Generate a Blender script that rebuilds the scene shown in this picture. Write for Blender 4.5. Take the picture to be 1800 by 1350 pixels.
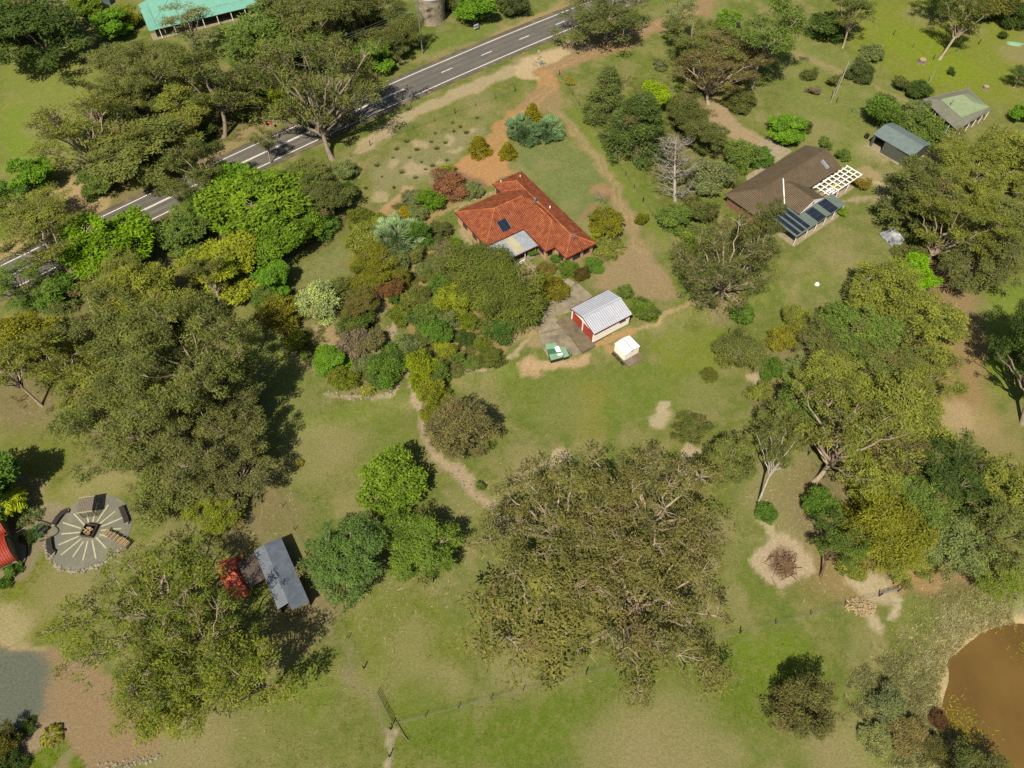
import bpy, bmesh, math, random
import numpy as np
from mathutils import Vector, Matrix, Quaternion

# ------------------------------------------------------------------ camera, sky, sun, exposure
scn = bpy.context.scene
for o in list(bpy.data.objects):
    bpy.data.objects.remove(o)
COL = scn.collection
CAM_H = 98.0
FPX = 1248.0                       # focal length in pixels of the 1800 x 1350 photograph
PITCH = math.radians(54.965)       # below the horizon
cam_d = bpy.data.cameras.new('camera')
cam_d.sensor_width = 36.0
cam_d.lens = 36.0 * FPX / 1800.0
cam_d.clip_end = 6000.0
cam = bpy.data.objects.new('camera', cam_d)
COL.objects.link(cam)
cam.location = (0, 0, CAM_H)
cam.rotation_euler = (math.pi / 2 - PITCH, 0, 0)
scn.camera = cam

SUN_EL = math.radians(54.0)
SUN_AZ = math.radians(21.0)        # direction the shadows fall, from +y towards +x
world = bpy.data.worlds.new('World')
scn.world = world
world.use_nodes = True
wn = world.node_tree
wn.nodes.clear()
sky = wn.nodes.new('ShaderNodeTexSky')
sky.sky_type = 'NISHITA'
sky.sun_disc = False
sky.sun_elevation = SUN_EL
sky.sun_rotation = SUN_AZ + math.pi
sky.air_density = 1.0
sky.dust_density = 1.5
bg = wn.nodes.new('ShaderNodeBackground')
bg.inputs['Strength'].default_value = 0.066
wo = wn.nodes.new('ShaderNodeOutputWorld')
wn.links.new(sky.outputs[0], bg.inputs[0])
wn.links.new(bg.outputs[0], wo.inputs[0])
sun_d = bpy.data.lights.new('sun', 'SUN')
sun_d.energy = 4.9
sun_d.angle = math.radians(0.55)
sun_d.color = (1.0, 0.935, 0.83)
sun = bpy.data.objects.new('sun', sun_d)
COL.objects.link(sun)
sd = Vector((math.sin(SUN_AZ) * math.cos(SUN_EL), math.cos(SUN_AZ) * math.cos(SUN_EL), -math.sin(SUN_EL)))
sun.rotation_euler = sd.to_track_quat('-Z', 'Y').to_euler()
sun.location = (-60, -160, 200)
vs = scn.view_settings
vs.view_transform = 'Standard'
vs.look = 'None'
vs.gamma = 1.0
vs.exposure = 0.66
vs.use_curve_mapping = False
scn.render.engine = 'CYCLES'
scn.cycles.max_bounces = 5
scn.cycles.diffuse_bounces = 3
scn.cycles.glossy_bounces = 2
scn.cycles.transmission_bounces = 4
scn.cycles.transparent_max_bounces = 6
scn.cycles.use_denoising = False
scn.cycles.use_adaptive_sampling = True
scn.cycles.adaptive_threshold = 0.008

# ------------------------------------------------------------------ helpers: pixels of the photo -> places
cP, sP = math.cos(PITCH), math.sin(PITCH)
def ray(px, py, z=0.0):
    u = (px - 900.0) / FPX
    v = (675.0 - py) / FPX
    d = (u, cP + v * sP, -sP + v * cP)
    t = (CAM_H - z) / -d[2]
    return d[0] * t, d[1] * t
def depth_of(x, y, z):
    return y * cP + (CAM_H - z) * sP

PL = 1.0                           # the upper yard lies this much above the paddock
_a = ray(820, 668); _b = ray(1118, 583)
_t = math.hypot(_b[0] - _a[0], _b[1] - _a[1])
_tx, _ty = (_b[0] - _a[0]) / _t, (_b[1] - _a[1]) / _t
_nx, _ny = -_ty, _tx
POND = (69.3, 13.6, 14.5)
POND_Z = -0.6
def smooth(t):
    t = np.clip(t, 0, 1)
    return t * t * (3 - 2 * t)
_rng = np.random.default_rng(77)
_TAB = _rng.random((256, 256))
def vnoise(x, y, s=1.0, seed=0):
    x = np.asarray(x, float) / s + seed * 17.31; y = np.asarray(y, float) / s + seed * 9.77
    xi = np.floor(x).astype(int); yi = np.floor(y).astype(int)
    fx = x - xi; fy = y - yi
    fx = fx * fx * (3 - 2 * fx); fy = fy * fy * (3 - 2 * fy)
    a = _TAB[xi & 255, yi & 255]; b = _TAB[(xi + 1) & 255, yi & 255]
    c = _TAB[xi & 255, (yi + 1) & 255]; d = _TAB[(xi + 1) & 255, (yi + 1) & 255]
    return (a * (1 - fx) + b * fx) * (1 - fy) + (c * (1 - fx) + d * fx) * fy
def fbm(x, y, s=1.0, seed=0, oct=4):
    t = 0; amp = 0.5; n = 0
    for k in range(oct):
        t = t + amp * vnoise(x, y, s / (2 ** k), seed + k * 3); n += amp; amp *= 0.55
    return t / n
def terr(x, y):
    x = np.asarray(x, float); y = np.asarray(y, float)
    d = (x - _a[0]) * _nx + (y - _a[1]) * _ny
    h = PL * smooth((d + 3.0) / 4.5)
    h = h + 0.10 * (fbm(x, y, 9.0, 5, 3) - 0.5)
    r = np.hypot(x - POND[0], y - POND[1])
    rr = r - 1.6 * (fbm(x, y, 4.0, 31, 3) - 0.5)
    bank = smooth((POND[2] + 3.2 - rr) / 3.4)
    h = h - bank * 0.68 - 1.3 * smooth((POND[2] - 0.4 - rr) / 5.0)
    h = h + 0.35 * np.exp(-((rr - POND[2] - 5.0) / 2.0) ** 2)
    return h
def gz(x, y):
    return float(terr(x, y))
def at(px, py, up=0.0):
    """ground point (plus a height) seen at a pixel of the photograph"""
    z = 0.5
    for _ in range(6):
        x, y = ray(px, py, z + up)
        z = gz(x, y)
    return x, y, z + up

def lin(c):
    c = c / 255.0
    return c / 12.92 if c <= 0.04045 else ((c + 0.055) / 1.055) ** 2.4
KG = 1.75
def G(r, g, b, k=KG):
    return (lin(r) / k, lin(g) / k, lin(b) / k)

# ------------------------------------------------------------------ helpers: objects
def props(o, label=None, cat=None, group=None, kind=None):
    if label: o['label'] = label
    if cat: o['category'] = cat
    if group: o['group'] = group
    if kind: o['kind'] = kind
    return o
def empty(name, loc=(0, 0, 0), rz=0.0, label=None, cat=None, group=None):
    o = bpy.data.objects.new(name, None)
    o.empty_display_size = 0.2
    o.location = loc
    o.rotation_euler = (0, 0, rz)
    COL.objects.link(o)
    return props(o, label, cat, group)
def planar_uv(me):
    uv = me.uv_layers.new(name='UVMap')
    for p in me.polygons:
        n = p.normal
        h = Vector((0, 0, 1)).cross(n)
        if h.length < 1e-4: h = Vector((1, 0, 0))
        h.normalize()
        s = n.cross(h)
        for li in p.loop_indices:
            co = me.vertices[me.loops[li].vertex_index].co
            uv.data[li].uv = (co.dot(h), co.dot(s))
def mesh(name, verts, faces, mat, parent=None, uv=True, smooth_sh=False):
    me = bpy.data.meshes.new(name)
    me.from_pydata([tuple(v) for v in verts], [], faces)
    me.update()
    if uv: planar_uv(me)
    if smooth_sh:
        me.polygons.foreach_set('use_smooth', [True] * len(me.polygons))
    me.materials.append(mat)
    o = bpy.data.objects.new(name, me)
    COL.objects.link(o)
    if parent is not None: o.parent = parent
    return o
def share(name, src, parent, loc=(0, 0, 0), rz=0.0):
    o = bpy.data.objects.new(name, src.data if hasattr(src, 'data') else src)
    COL.objects.link(o)
    o.parent = parent
    o.location = loc
    o.rotation_euler = (0, 0, rz)
    return o
BF = [(0, 3, 2, 1), (4, 5, 6, 7), (0, 1, 5, 4), (1, 2, 6, 5), (2, 3, 7, 6), (3, 0, 4, 7)]
def box_vf(x0, x1, y0, y1, z0, z1):
    return [(x0, y0, z0), (x1, y0, z0), (x1, y1, z0), (x0, y1, z0), (x0, y0, z1), (x1, y0, z1), (x1, y1, z1), (x0, y1, z1)], BF
def join(*parts):
    V = []; F = []
    for v, f in parts:
        k = len(V)
        V += list(v)
        F += [tuple(i + k for i in q) for q in f]
    return V, F
def box(name, x0, x1, y0, y1, z0, z1, mat, parent=None):
    v, f = box_vf(min(x0, x1), max(x0, x1), min(y0, y1), max(y0, y1), min(z0, z1), max(z0, z1))
    return mesh(name, v, f, mat, parent)
def slab_vf(top, th):
    """a plate: list of top points (ccw seen from above), thickness downwards"""
    n = len(top)
    V = [tuple(p) for p in top] + [(p[0], p[1], p[2] - th) for p in top]
    F = [tuple(range(n)), tuple(range(2 * n - 1, n - 1, -1))]
    for i in range(n):
        j = (i + 1) % n
        F.append((i, i + n, j + n, j))
    return V, F
def tube_vf(p0, p1, r0, r1=None, n=8, caps=True):
    r1 = r0 if r1 is None else r1
    p0 = Vector(p0); p1 = Vector(p1)
    d = (p1 - p0).normalized()
    a = d.cross(Vector((0, 0, 1)))
    if a.length < 1e-3: a = Vector((1, 0, 0))
    a.normalize(); b = d.cross(a)
    V = []; F = []
    for p, r in ((p0, r0), (p1, r1)):
        for k in range(n):
            t = 2 * math.pi * k / n
            V.append(tuple(p + a * (r * math.cos(t)) + b * (r * math.sin(t))))
    for k in range(n):
        j = (k + 1) % n
        F.append((k, k + n, j + n, j))
    if caps:
        F.append(tuple(range(n))); F.append(tuple(range(2 * n - 1, n - 1, -1)))
    return V, F
def tube(name, p0, p1, r0, mat, parent=None, r1=None, n=8):
    v, f = tube_vf(p0, p1, r0, r1, n)
    return mesh(name, v, f, mat, parent)
def polytube_vf(pts, r, n=5):
    parts = [tube_vf(pts[i], pts[i + 1], r, r, n, False) for i in range(len(pts) - 1)]
    return join(*parts)

# ------------------------------------------------------------------ materials
def mat_new(name):
    m = bpy.data.materials.new(name)
    m.use_nodes = True
    nt = m.node_tree
    return m, nt, nt.nodes['Principled BSDF']
def nd(nt, t, **kw):
    n = nt.nodes.new(t)
    for k, v in kw.items():
        if hasattr(n, k): setattr(n, k, v)
    return n
def mixc(nt, fac, a, b, blend='MIX'):
    n = nt.nodes.new('ShaderNodeMix')
    n.data_type = 'RGBA'; n.blend_type = blend
    for s, val in ((0, fac), (6, a), (7, b)):
        if val is None: continue
        if hasattr(val, 'links') or isinstance(val, bpy.types.NodeSocket):
            nt.links.new(val, n.inputs[s])
        elif s == 0: n.inputs[0].default_value = val
        else: n.inputs[s].default_value = (val[0], val[1], val[2], 1)
    return n.outputs[2]
def ramp(nt, sock, p0, p1, c0=(0, 0, 0), c1=(1, 1, 1)):
    r = nt.nodes.new('ShaderNodeValToRGB')
    r.color_ramp.elements[0].position = p0; r.color_ramp.elements[1].position = p1
    r.color_ramp.elements[0].color = (*c0, 1); r.color_ramp.elements[1].color = (*c1, 1)
    nt.links.new(sock, r.inputs[0])
    return r.outputs[0]
def noise(nt, scale, detail=4, rough=0.6, coord=None):
    n = nt.nodes.new('ShaderNodeTexNoise')
    n.inputs['Scale'].default_value = scale
    n.inputs['Detail'].default_value = detail
    n.inputs['Roughness'].default_value = rough
    if coord is not None: nt.links.new(coord, n.inputs['Vector'])
    return n.outputs['Fac']
def coord(nt, which='Object'):
    return nt.nodes.new('ShaderNodeTexCoord').outputs[which]
def worldpos(nt):
    return nt.nodes.new('ShaderNodeNewGeometry').outputs['Position']
def bump(nt, bs, h, strength, dist):
    b = nt.nodes.new('ShaderNodeBump')
    b.inputs['Strength'].default_value = strength
    b.inputs['Distance'].default_value = dist
    nt.links.new(h, b.inputs['Height'])
    nt.links.new(b.outputs[0], bs.inputs['Normal'])
def mottled(name, c0, c1, scale=3.0, rough=0.8, spec=0.2, c2=None, scale2=0.6, bumpd=0.0, metal=0.0, lo=0.35, hi=0.65):
    m, nt, bs = mat_new(name)
    w = worldpos(nt)
    f = ramp(nt, noise(nt, scale, 5, 0.65, w), lo, hi)
    c = mixc(nt, f, c0, c1)
    if c2:
        f2 = ramp(nt, noise(nt, scale2, 4, 0.6, w), 0.48, 0.68)
        c = mixc(nt, f2, c, c2)
    nt.links.new(c, bs.inputs['Base Color'])
    bs.inputs['Roughness'].default_value = rough
    bs.inputs['Specular IOR Level'].default_value = spec
    bs.inputs['Metallic'].default_value = metal
    if bumpd: bump(nt, bs, noise(nt, scale * 6, 3, 0.6, w), 0.6, bumpd)
    return m
def ribbed(name, c0, c1, pitch, depth=0.02, rough=0.45, spec=0.4, dirt=None, stripes=0.0, axis=0, metal=0.0):
    """sheet with ribs running along the slope (or along, axis=1), tint wandering from sheet to sheet"""
    m, nt, bs = mat_new(name)
    uv = coord(nt, 'UV')
    sx = nt.nodes.new('ShaderNodeSeparateXYZ'); nt.links.new(uv, sx.inputs[0])
    w = nt.nodes.new('ShaderNodeMath'); w.operation = 'MULTIPLY'; w.inputs[1].default_value = 2 * math.pi / pitch
    nt.links.new(sx.outputs[axis], w.inputs[0])
    s = nt.nodes.new('ShaderNodeMath'); s.operation = 'SINE'; nt.links.new(w.outputs[0], s.inputs[0])
    wp = worldpos(nt)
    f = ramp(nt, noise(nt, 0.9, 4, 0.6, wp), 0.35, 0.65)
    c = mixc(nt, f, c0, c1)
    if dirt:
        f2 = ramp(nt, noise(nt, 2.3, 6, 0.7, wp), 0.45, 0.72)
        c = mixc(nt, f2, c, dirt)
    if stripes:
        sf = ramp(nt, s.outputs[0], 0.0, 1.0, (1 - stripes,) * 3, (1, 1, 1))
        c = mixc(nt, 1.0, c, sf, 'MULTIPLY')
    nt.links.new(c, bs.inputs['Base Color'])
    bs.inputs['Roughness'].default_value = rough
    bs.inputs['Specular IOR Level'].default_value = spec
    bs.inputs['Metallic'].default_value = metal
    bump(nt, bs, s.outputs[0], 0.7, depth)
    return m

def tile_mat(name, base, light, dark, moss):
    m, nt, bs = mat_new(name)
    uv = coord(nt, 'UV')
    sx = nt.nodes.new('ShaderNodeSeparateXYZ'); nt.links.new(uv, sx.inputs[0])
    def wave(o, pitch):
        w = nt.nodes.new('ShaderNodeMath'); w.operation = 'MULTIPLY'; w.inputs[1].default_value = 2 * math.pi / pitch
        nt.links.new(o, w.inputs[0])
        s = nt.nodes.new('ShaderNodeMath'); s.operation = 'SINE'; nt.links.new(w.outputs[0], s.inputs[0])
        return s.outputs[0]
    cu = wave(sx.outputs[0], 0.36); rv = wave(sx.outputs[1], 0.36)
    wp = worldpos(nt)
    f = ramp(nt, noise(nt, 1.1, 6, 0.7, wp), 0.38, 0.62)
    c = mixc(nt, f, base, light)
    mp = nt.nodes.new('ShaderNodeMapping'); mp.inputs['Scale'].default_value = (2.6, 0.55, 1.0); nt.links.new(uv, mp.inputs[0])
    f2 = ramp(nt, noise(nt, 1.6, 6, 0.75, mp.outputs[0]), 0.48, 0.66)
    c = mixc(nt, f2, c, dark)
    f4 = ramp(nt, noise(nt, 2.7, 6, 0.8, mp.outputs[0]), 0.56, 0.70)
    c = mixc(nt, f4, c, light)
    f3 = ramp(nt, noise(nt, 0.45, 5, 0.6, wp), 0.52, 0.75)
    c = mixc(nt, f3, c, moss)
    st = ramp(nt, cu, 0.0, 0.9, (0.52, 0.5, 0.5), (1.18, 1.18, 1.18))
    c = mixc(nt, 1.0, c, st, 'MULTIPLY')
    st2 = ramp(nt, rv, 0.0, 1.0, (0.86,) * 3, (1.04,) * 3)
    c = mixc(nt, 1.0, c, st2, 'MULTIPLY')
    nt.links.new(c, bs.inputs['Base Color'])
    bs.inputs['Roughness'].default_value = 0.75
    bs.inputs['Specular IOR Level'].default_value = 0.25
    bump(nt, bs, cu, 0.8, 0.04)
    return m
def brick_mat(name, c1, c2, mortar):
    m, nt, bs = mat_new(name)
    uv = coord(nt, 'UV')
    b = nt.nodes.new('ShaderNodeTexBrick')
    nt.links.new(uv, b.inputs['Vector'])
    b.inputs['Color1'].default_value = (*c1, 1); b.inputs['Color2'].default_value = (*c2, 1); b.inputs['Mortar'].default_value = (*mortar, 1)
    b.inputs['Scale'].default_value = 1.0
    b.inputs['Brick Width'].default_value = 0.24; b.inputs['Row Height'].default_value = 0.086; b.inputs['Mortar Size'].default_value = 0.006
    nt.links.new(b.outputs['Color'], bs.inputs['Base Color'])
    bs.inputs['Roughness'].default_value = 0.9
    return m
M = {}
M['concrete'] = mottled('concrete', G(168, 156, 128), G(142, 131, 106), 0.9, 0.9, 0.1, G(120, 110, 92), 0.35, 0.004)
M['concrete_dark'] = mottled('concrete_dark', G(140, 125, 98), G(116, 102, 80), 1.2, 0.9, 0.1, G(100, 92, 76), 0.5, 0.004)
M['path'] = mottled('path_concrete', G(176, 162, 132), G(150, 138, 108), 1.5, 0.9, 0.1)
M['asphalt'] = mottled('asphalt', G(108, 103, 93, 1.45), G(97, 93, 85, 1.45), 0.5, 0.85, 0.2, G(116, 109, 95, 1.45), 0.13, 0.006)
M['shoulder'] = mottled('bitumen_edge', G(112, 102, 86), G(100, 90, 76), 1.1, 0.9, 0.1, G(140, 120, 90), 0.5)
M['paint'] = mottled('road_paint', G(240, 236, 224, 1.2), G(214, 208, 190, 1.2), 3.0, 0.7, 0.2)
M['tile'] = tile_mat('terracotta_tile', G(158, 74, 38), G(206, 120, 70), G(122, 54, 30), G(166, 96, 56))
M['ridge'] = mottled('ridge_tile', G(200, 120, 72), G(160, 82, 44), 2.0, 0.8, 0.2, G(214, 140, 88), 0.8)
M['brick'] = brick_mat('tan_brick', G(200, 158, 116, 1.4), G(176, 132, 92, 1.4), G(200, 180, 150, 1.4))
M['brick_red'] = brick_mat('red_brick', G(150, 90, 62), G(128, 74, 50), G(170, 150, 125))
M['fascia'] = mottled('brown_fascia', G(92, 62, 42), G(80, 52, 36), 4, 0.6)
M['gutter'] = mottled('dark_red_gutter', G(112, 52, 38), G(96, 44, 34), 4, 0.5)
M['galv'] = ribbed('white_metal_roof', G(212, 212, 214, 1.62), G(198, 200, 206, 1.62), 0.42, 0.035, 0.5, 0.3, G(190, 192, 198, 1.62), 0.22)
M['cream'] = ribbed('cream_wall_sheet', G(246, 238, 220, 1.1), G(240, 230, 210, 1.1), 0.19, 0.012, 0.6, 0.3, None, 0.06)
M['white'] = mottled('white_paint', G(240, 236, 228, 1.15), G(228, 222, 210, 1.15), 3.0, 0.6)
M['red_door'] = ribbed('red_roller_door', G(184, 74, 58, 1.25), G(170, 64, 50, 1.25), 0.10, 0.015, 0.55, 0.3, None, 0.15, axis=1)
M['red_trim'] = mottled('dark_red_trim', G(110, 40, 36), G(96, 34, 32), 4, 0.5)
M['patio_roof'] = ribbed('grey_patio_sheet', G(186, 192, 196), G(168, 174, 180), 0.2, 0.015, 0.5, 0.35, G(150, 152, 150), 0.06)
M['wheel_wear'] = mottled('worn_asphalt', G(101, 96, 87, 1.45), G(92, 88, 81, 1.45), 0.6, 0.85, 0.2, G(106, 100, 89, 1.45), 0.2)
M['clear'] = ribbed('yellowed_fibreglass', G(208, 200, 164), G(192, 182, 142), 0.2, 0.015, 0.4, 0.4, None, 0.05)
M['glass'] = mottled('dark_window_glass', (0.012, 0.016, 0.018), (0.03, 0.035, 0.035), 1.5, 0.08, 0.5)
M['solar'] = mottled('solar_cell', (0.010, 0.014, 0.022), (0.016, 0.020, 0.030), 1.0, 0.12, 0.5)
M['alu'] = mottled('aluminium_frame', G(176, 178, 178), G(150, 152, 154), 5, 0.4, 0.5, metal=0.3)
M['black'] = mottled('dark_interior', (0.012, 0.011, 0.010), (0.02, 0.018, 0.016), 2, 0.9)
M['brown_tile'] = tile_mat('brown_concrete_tile', G(122, 104, 78), G(138, 118, 88), G(104, 88, 66), G(134, 122, 92))
M['grey_metal'] = ribbed('grey_green_sheet', G(122, 134, 120), G(110, 122, 110), 0.2, 0.015, 0.5, 0.3, None, 0.05)
M['grey_wall'] = ribbed('grey_green_wall', G(104, 106, 92), G(94, 96, 84), 0.2, 0.015, 0.6, 0.3, None, 0.08)
M['blue_roof'] = ribbed('blue_grey_roof', G(128, 142, 134), G(116, 130, 124), 0.2, 0.015, 0.5, 0.35, None, 0.05)
M['pale_green'] = ribbed('pale_green_roof', G(158, 172, 128), G(146, 160, 118), 0.2, 0.015, 0.5, 0.3, None, 0.06)
M['verandah'] = ribbed('weathered_verandah_roof', G(136, 134, 112), G(122, 120, 100), 0.2, 0.015, 0.6, 0.3, G(150, 146, 124), 0.08)
M['teal'] = ribbed('turquoise_roof', G(112, 186, 160), G(136, 196, 172), 0.2, 0.015, 0.5, 0.3, G(150, 190, 165), 0.05)
M['timber'] = mottled('weathered_timber', G(136, 118, 92), G(110, 94, 72), 4, 0.9, 0.1, G(160, 144, 116), 1.0)
M['old_timber'] = mottled('grey_timber', G(150, 140, 120), G(118, 106, 88), 4, 0.9, 0.1)
M['dark_timber'] = mottled('dark_timber', G(70, 62, 54), G(54, 48, 42), 4, 0.8, 0.15)
M['pole'] = mottled('pole_timber', G(150, 148, 128), G(122, 120, 104), 2.5, 0.9, 0.1)
M['pale_pole'] = mottled('sun_bleached_pole', G(200, 192, 168), G(176, 166, 140), 2.5, 0.9, 0.1)
M['steel'] = mottled('galvanised_steel', G(178, 178, 172), G(150, 150, 146), 3, 0.45, 0.5, metal=0.4)
M['wire'] = mottled('wire', G(112, 110, 102), G(98, 96, 90), 3, 0.5, 0.4)
M['tank'] = mottled('stained_concrete_tank', G(186, 172, 146), G(160, 146, 120), 1.4, 0.9, 0.1, G(86, 78, 66), 0.9, 0.01)
M['rusty'] = ribbed('weathered_shaded_iron', G(112, 124, 136), G(92, 104, 116), 0.2, 0.02, 0.5, 0.4, G(104, 96, 88), 0.08)  # blue-grey iron, darkened to stand in for the gum's dappled shade
M['rust_dark'] = ribbed('rusted_iron', G(96, 84, 72), G(76, 66, 58), 0.2, 0.02, 0.7, 0.3, G(110, 84, 62), 0.1)
M['red_cloth'] = mottled('faded_red_tarp', G(206, 112, 78, 1.4), G(184, 92, 62, 1.4), 1.6, 0.8, 0.2, G(160, 74, 56, 1.4), 0.9)
M['red_roof'] = ribbed('red_curved_sheet', G(196, 74, 46), G(178, 62, 38), 0.32, 0.05, 0.5, 0.3, None, 0.35)
M['gravel'] = mottled('grey_gravel', G(134, 132, 112), G(118, 116, 100), 6.0, 0.95, 0.1, G(142, 138, 116), 0.4, 0.01)
M['paver'] = mottled('pale_paver', G(206, 198, 162), G(184, 174, 138), 3.0, 0.9, 0.1)
M['stone'] = mottled('field_stone', G(178, 168, 146), G(142, 132, 112), 3.0, 0.9, 0.1, G(116, 106, 90), 1.2)
M['log'] = mottled('cut_firewood', G(206, 178, 130), G(150, 120, 82), 5.0, 0.9, 0.1)
M['ash'] = mottled('charcoal', G(60, 50, 42), G(40, 34, 30), 5.0, 0.95, 0.05)
M['stick'] = mottled('dry_sticks', G(150, 122, 92), G(112, 86, 62), 3.0, 0.9, 0.1)
M['white_sheet'] = ribbed('plain_white_sheet', G(238, 238, 236, 1.3), G(228, 228, 226, 1.3), 0.3, 0.01, 0.5, 0.3, None, 0.04)
M['chip'] = mottled('pale_wood_chip', G(204, 176, 136), G(172, 142, 104), 3.0, 0.9, 0.1)
M['tin_green'] = ribbed('light_green_sheet', G(150, 190, 150), G(138, 176, 140), 0.16, 0.015, 0.5, 0.3, None, 0.06)
M['tin_dkgreen'] = ribbed('dark_green_sheet', G(74, 132, 92), G(66, 120, 84), 0.16, 0.015, 0.5, 0.3, None, 0.06)
M['bitumen_court'] = mottled('blue_grey_bitumen', G(106, 112, 98), G(98, 104, 92), 0.8, 0.9, 0.15, G(112, 110, 92), 0.3)
M['green_plastic'] = mottled('green_plastic', G(70, 178, 110), G(60, 160, 98), 3, 0.5)
M['yellow'] = mottled('yellow_sheet', G(228, 176, 34), G(214, 160, 26), 3, 0.5)
M['red'] = mottled('red_sheet', G(216, 60, 40), G(196, 50, 34), 3, 0.5)
M['car'] = mottled('dark_grey_car_paint', G(66, 74, 66), G(60, 66, 60), 2, 0.25, 0.5)
M['rubber'] = mottled('rubber', (0.015, 0.015, 0.015), (0.02, 0.02, 0.02), 2, 0.9)
M['silver_tarp'] = mottled('silver_tarp', G(190, 190, 186), G(140, 142, 142), 1.2, 0.5, 0.4, G(86, 90, 90), 0.7)
M['pale_sign'] = mottled('white_sign', G(240, 240, 244), G(222, 224, 232), 3, 0.5)
M['blue_print'] = mottled('blue_print', G(90, 104, 170), G(120, 130, 184), 6, 0.5)
M['water_pool'] = mottled('pool_water', G(60, 130, 120), G(40, 110, 104), 1, 0.1, 0.5)
M['tank_green'] = mottled('green_tank', G(150, 170, 140), G(136, 156, 128), 2, 0.6)

def leaf_mat():
    m, nt, bs = mat_new('foliage')
    oi = nt.nodes.new('ShaderNodeObjectInfo')
    at_ = nt.nodes.new('ShaderNodeAttribute'); at_.attribute_name = 'v'
    f = ramp(nt, at_.outputs['Fac'], 0.0, 1.0, (0.60, 0.62, 0.66), (1.42, 1.34, 1.06))
    c = mixc(nt, 1.0, oi.outputs['Color'], f, 'MULTIPLY')
    a2 = nt.nodes.new('ShaderNodeAttribute'); a2.attribute_name = 'dry'
    c = mixc(nt, a2.outputs['Fac'], c, G(170, 140, 92, 2.0))
    nt.links.new(c, bs.inputs['Base Color'])
    bs.inputs['Roughness'].default_value = 0.6
    bs.inputs['Specular IOR Level'].default_value = 0.18
    tr = nt.nodes.new('ShaderNodeBsdfTranslucent')
    ct = mixc(nt, 1.0, c, (1.0, 1.15, 0.6), 'MULTIPLY')
    nt.links.new(ct, tr.inputs['Color'])
    mx = nt.nodes.new('ShaderNodeMixShader'); mx.inputs[0].default_value = 0.33
    out = nt.nodes['Material Output']
    nt.links.new(bs.outputs[0], mx.inputs[1]); nt.links.new(tr.outputs[0], mx.inputs[2])
    nt.links.new(mx.outputs[0], out.inputs['Surface'])
    return m
M['leaf'] = leaf_mat()
def bark_mat():
    m, nt, bs = mat_new('bark')
    oi = nt.nodes.new('ShaderNodeObjectInfo')
    w = worldpos(nt)
    f = ramp(nt, noise(nt, 2.2, 5, 0.7, w), 0.3, 0.7, (0.6, 0.57, 0.54), (1.15, 1.13, 1.08))
    c = mixc(nt, 1.0, oi.outputs['Color'], f, 'MULTIPLY')
    nt.links.new(c, bs.inputs['Base Color'])
    bs.inputs['Roughness'].default_value = 0.85
    bs.inputs['Specular IOR Level'].default_value = 0.15
    return m
M['bark'] = bark_mat()
def ground_mat():
    m, nt, bs = mat_new('ground_soil_and_grass')
    a = nt.nodes.new('ShaderNodeAttribute'); a.attribute_name = 'Col'
    g = nt.nodes.new('ShaderNodeAttribute'); g.attribute_name = 'grass'
    w = worldpos(nt)
    c = a.outputs['Color']
    # clumps of greener and drier grass, only where grass grows
    f1 = ramp(nt, noise(nt, 0.85, 6, 0.7, w), 0.46, 0.64)
    gm = nt.nodes.new('ShaderNodeMath'); gm.operation = 'MULTIPLY'
    sx = nt.nodes.new('ShaderNodeSeparateColor'); nt.links.new(f1, sx.inputs[0])
    nt.links.new(sx.outputs[0], gm.inputs[0]); nt.links.new(g.outputs['Fac'], gm.inputs[1])
    gm2 = nt.nodes.new('ShaderNodeMath'); gm2.operation = 'MULTIPLY'; gm2.inputs[1].default_value = 0.42
    nt.links.new(gm.outputs[0], gm2.inputs[0])
    c = mixc(nt, gm2.outputs[0], c, G(146, 140, 90))
    t1 = ramp(nt, noise(nt, 2.6, 6, 0.75, w), 0.3, 0.7, (0.74, 0.76, 0.74), (1.24, 1.22, 1.2))
    c = mixc(nt, 1.0, c, t1, 'MULTIPLY')
    t2 = ramp(nt, noise(nt, 9.0, 4, 0.8, w), 0.3, 0.7, (0.66, 0.68, 0.66), (1.36, 1.33, 1.3))
    c = mixc(nt, 1.0, c, t2, 'MULTIPLY')
    nt.links.new(c, bs.inputs['Base Color'])
    # single pale blades and dark tufts, stretched a little as mown grass lies
    mp = nt.nodes.new('ShaderNodeMapping'); mp.inputs['Rotation'].default_value = (0, 0, 0.5); mp.inputs['Scale'].default_value = (1.0, 2.2, 1.0); nt.links.new(w, mp.inputs[0])
    fl = ramp(nt, noise(nt, 3.4, 5, 0.85, mp.outputs[0]), 0.60, 0.72)
    fs = nt.nodes.new('ShaderNodeSeparateColor'); nt.links.new(fl, fs.inputs[0])
    fm = nt.nodes.new('ShaderNodeMath'); fm.operation = 'MULTIPLY'; fm.inputs[1].default_value = 0.55
    nt.links.new(fs.outputs[0], fm.inputs[0])
    c = mixc(nt, fm.outputs[0], c, G(190, 178, 120))
    dk = ramp(nt, noise(nt, 1.7, 6, 0.8, w), 0.56, 0.70)
    ds = nt.nodes.new('ShaderNodeSeparateColor'); nt.links.new(dk, ds.inputs[0])
    dm = nt.nodes.new('ShaderNodeMath'); dm.operation = 'MULTIPLY'; nt.links.new(ds.outputs[0], dm.inputs[0]); nt.links.new(g.outputs['Fac'], dm.inputs[1])
    dm2 = nt.nodes.new('ShaderNodeMath'); dm2.operation = 'MULTIPLY'; dm2.inputs[1].default_value = 0.5; nt.links.new(dm.outputs[0], dm2.inputs[0])
    c = mixc(nt, dm2.outputs[0], c, G(84, 102, 40))
    nt.links.new(c, bs.inputs['Base Color'])
    bs.inputs['Roughness'].default_value = 1.0
    bs.inputs['Specular IOR Level'].default_value = 0.02
    bump(nt, bs, noise(nt, 5.0, 6, 0.75, w), 0.9, 0.14)
    return m
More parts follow.
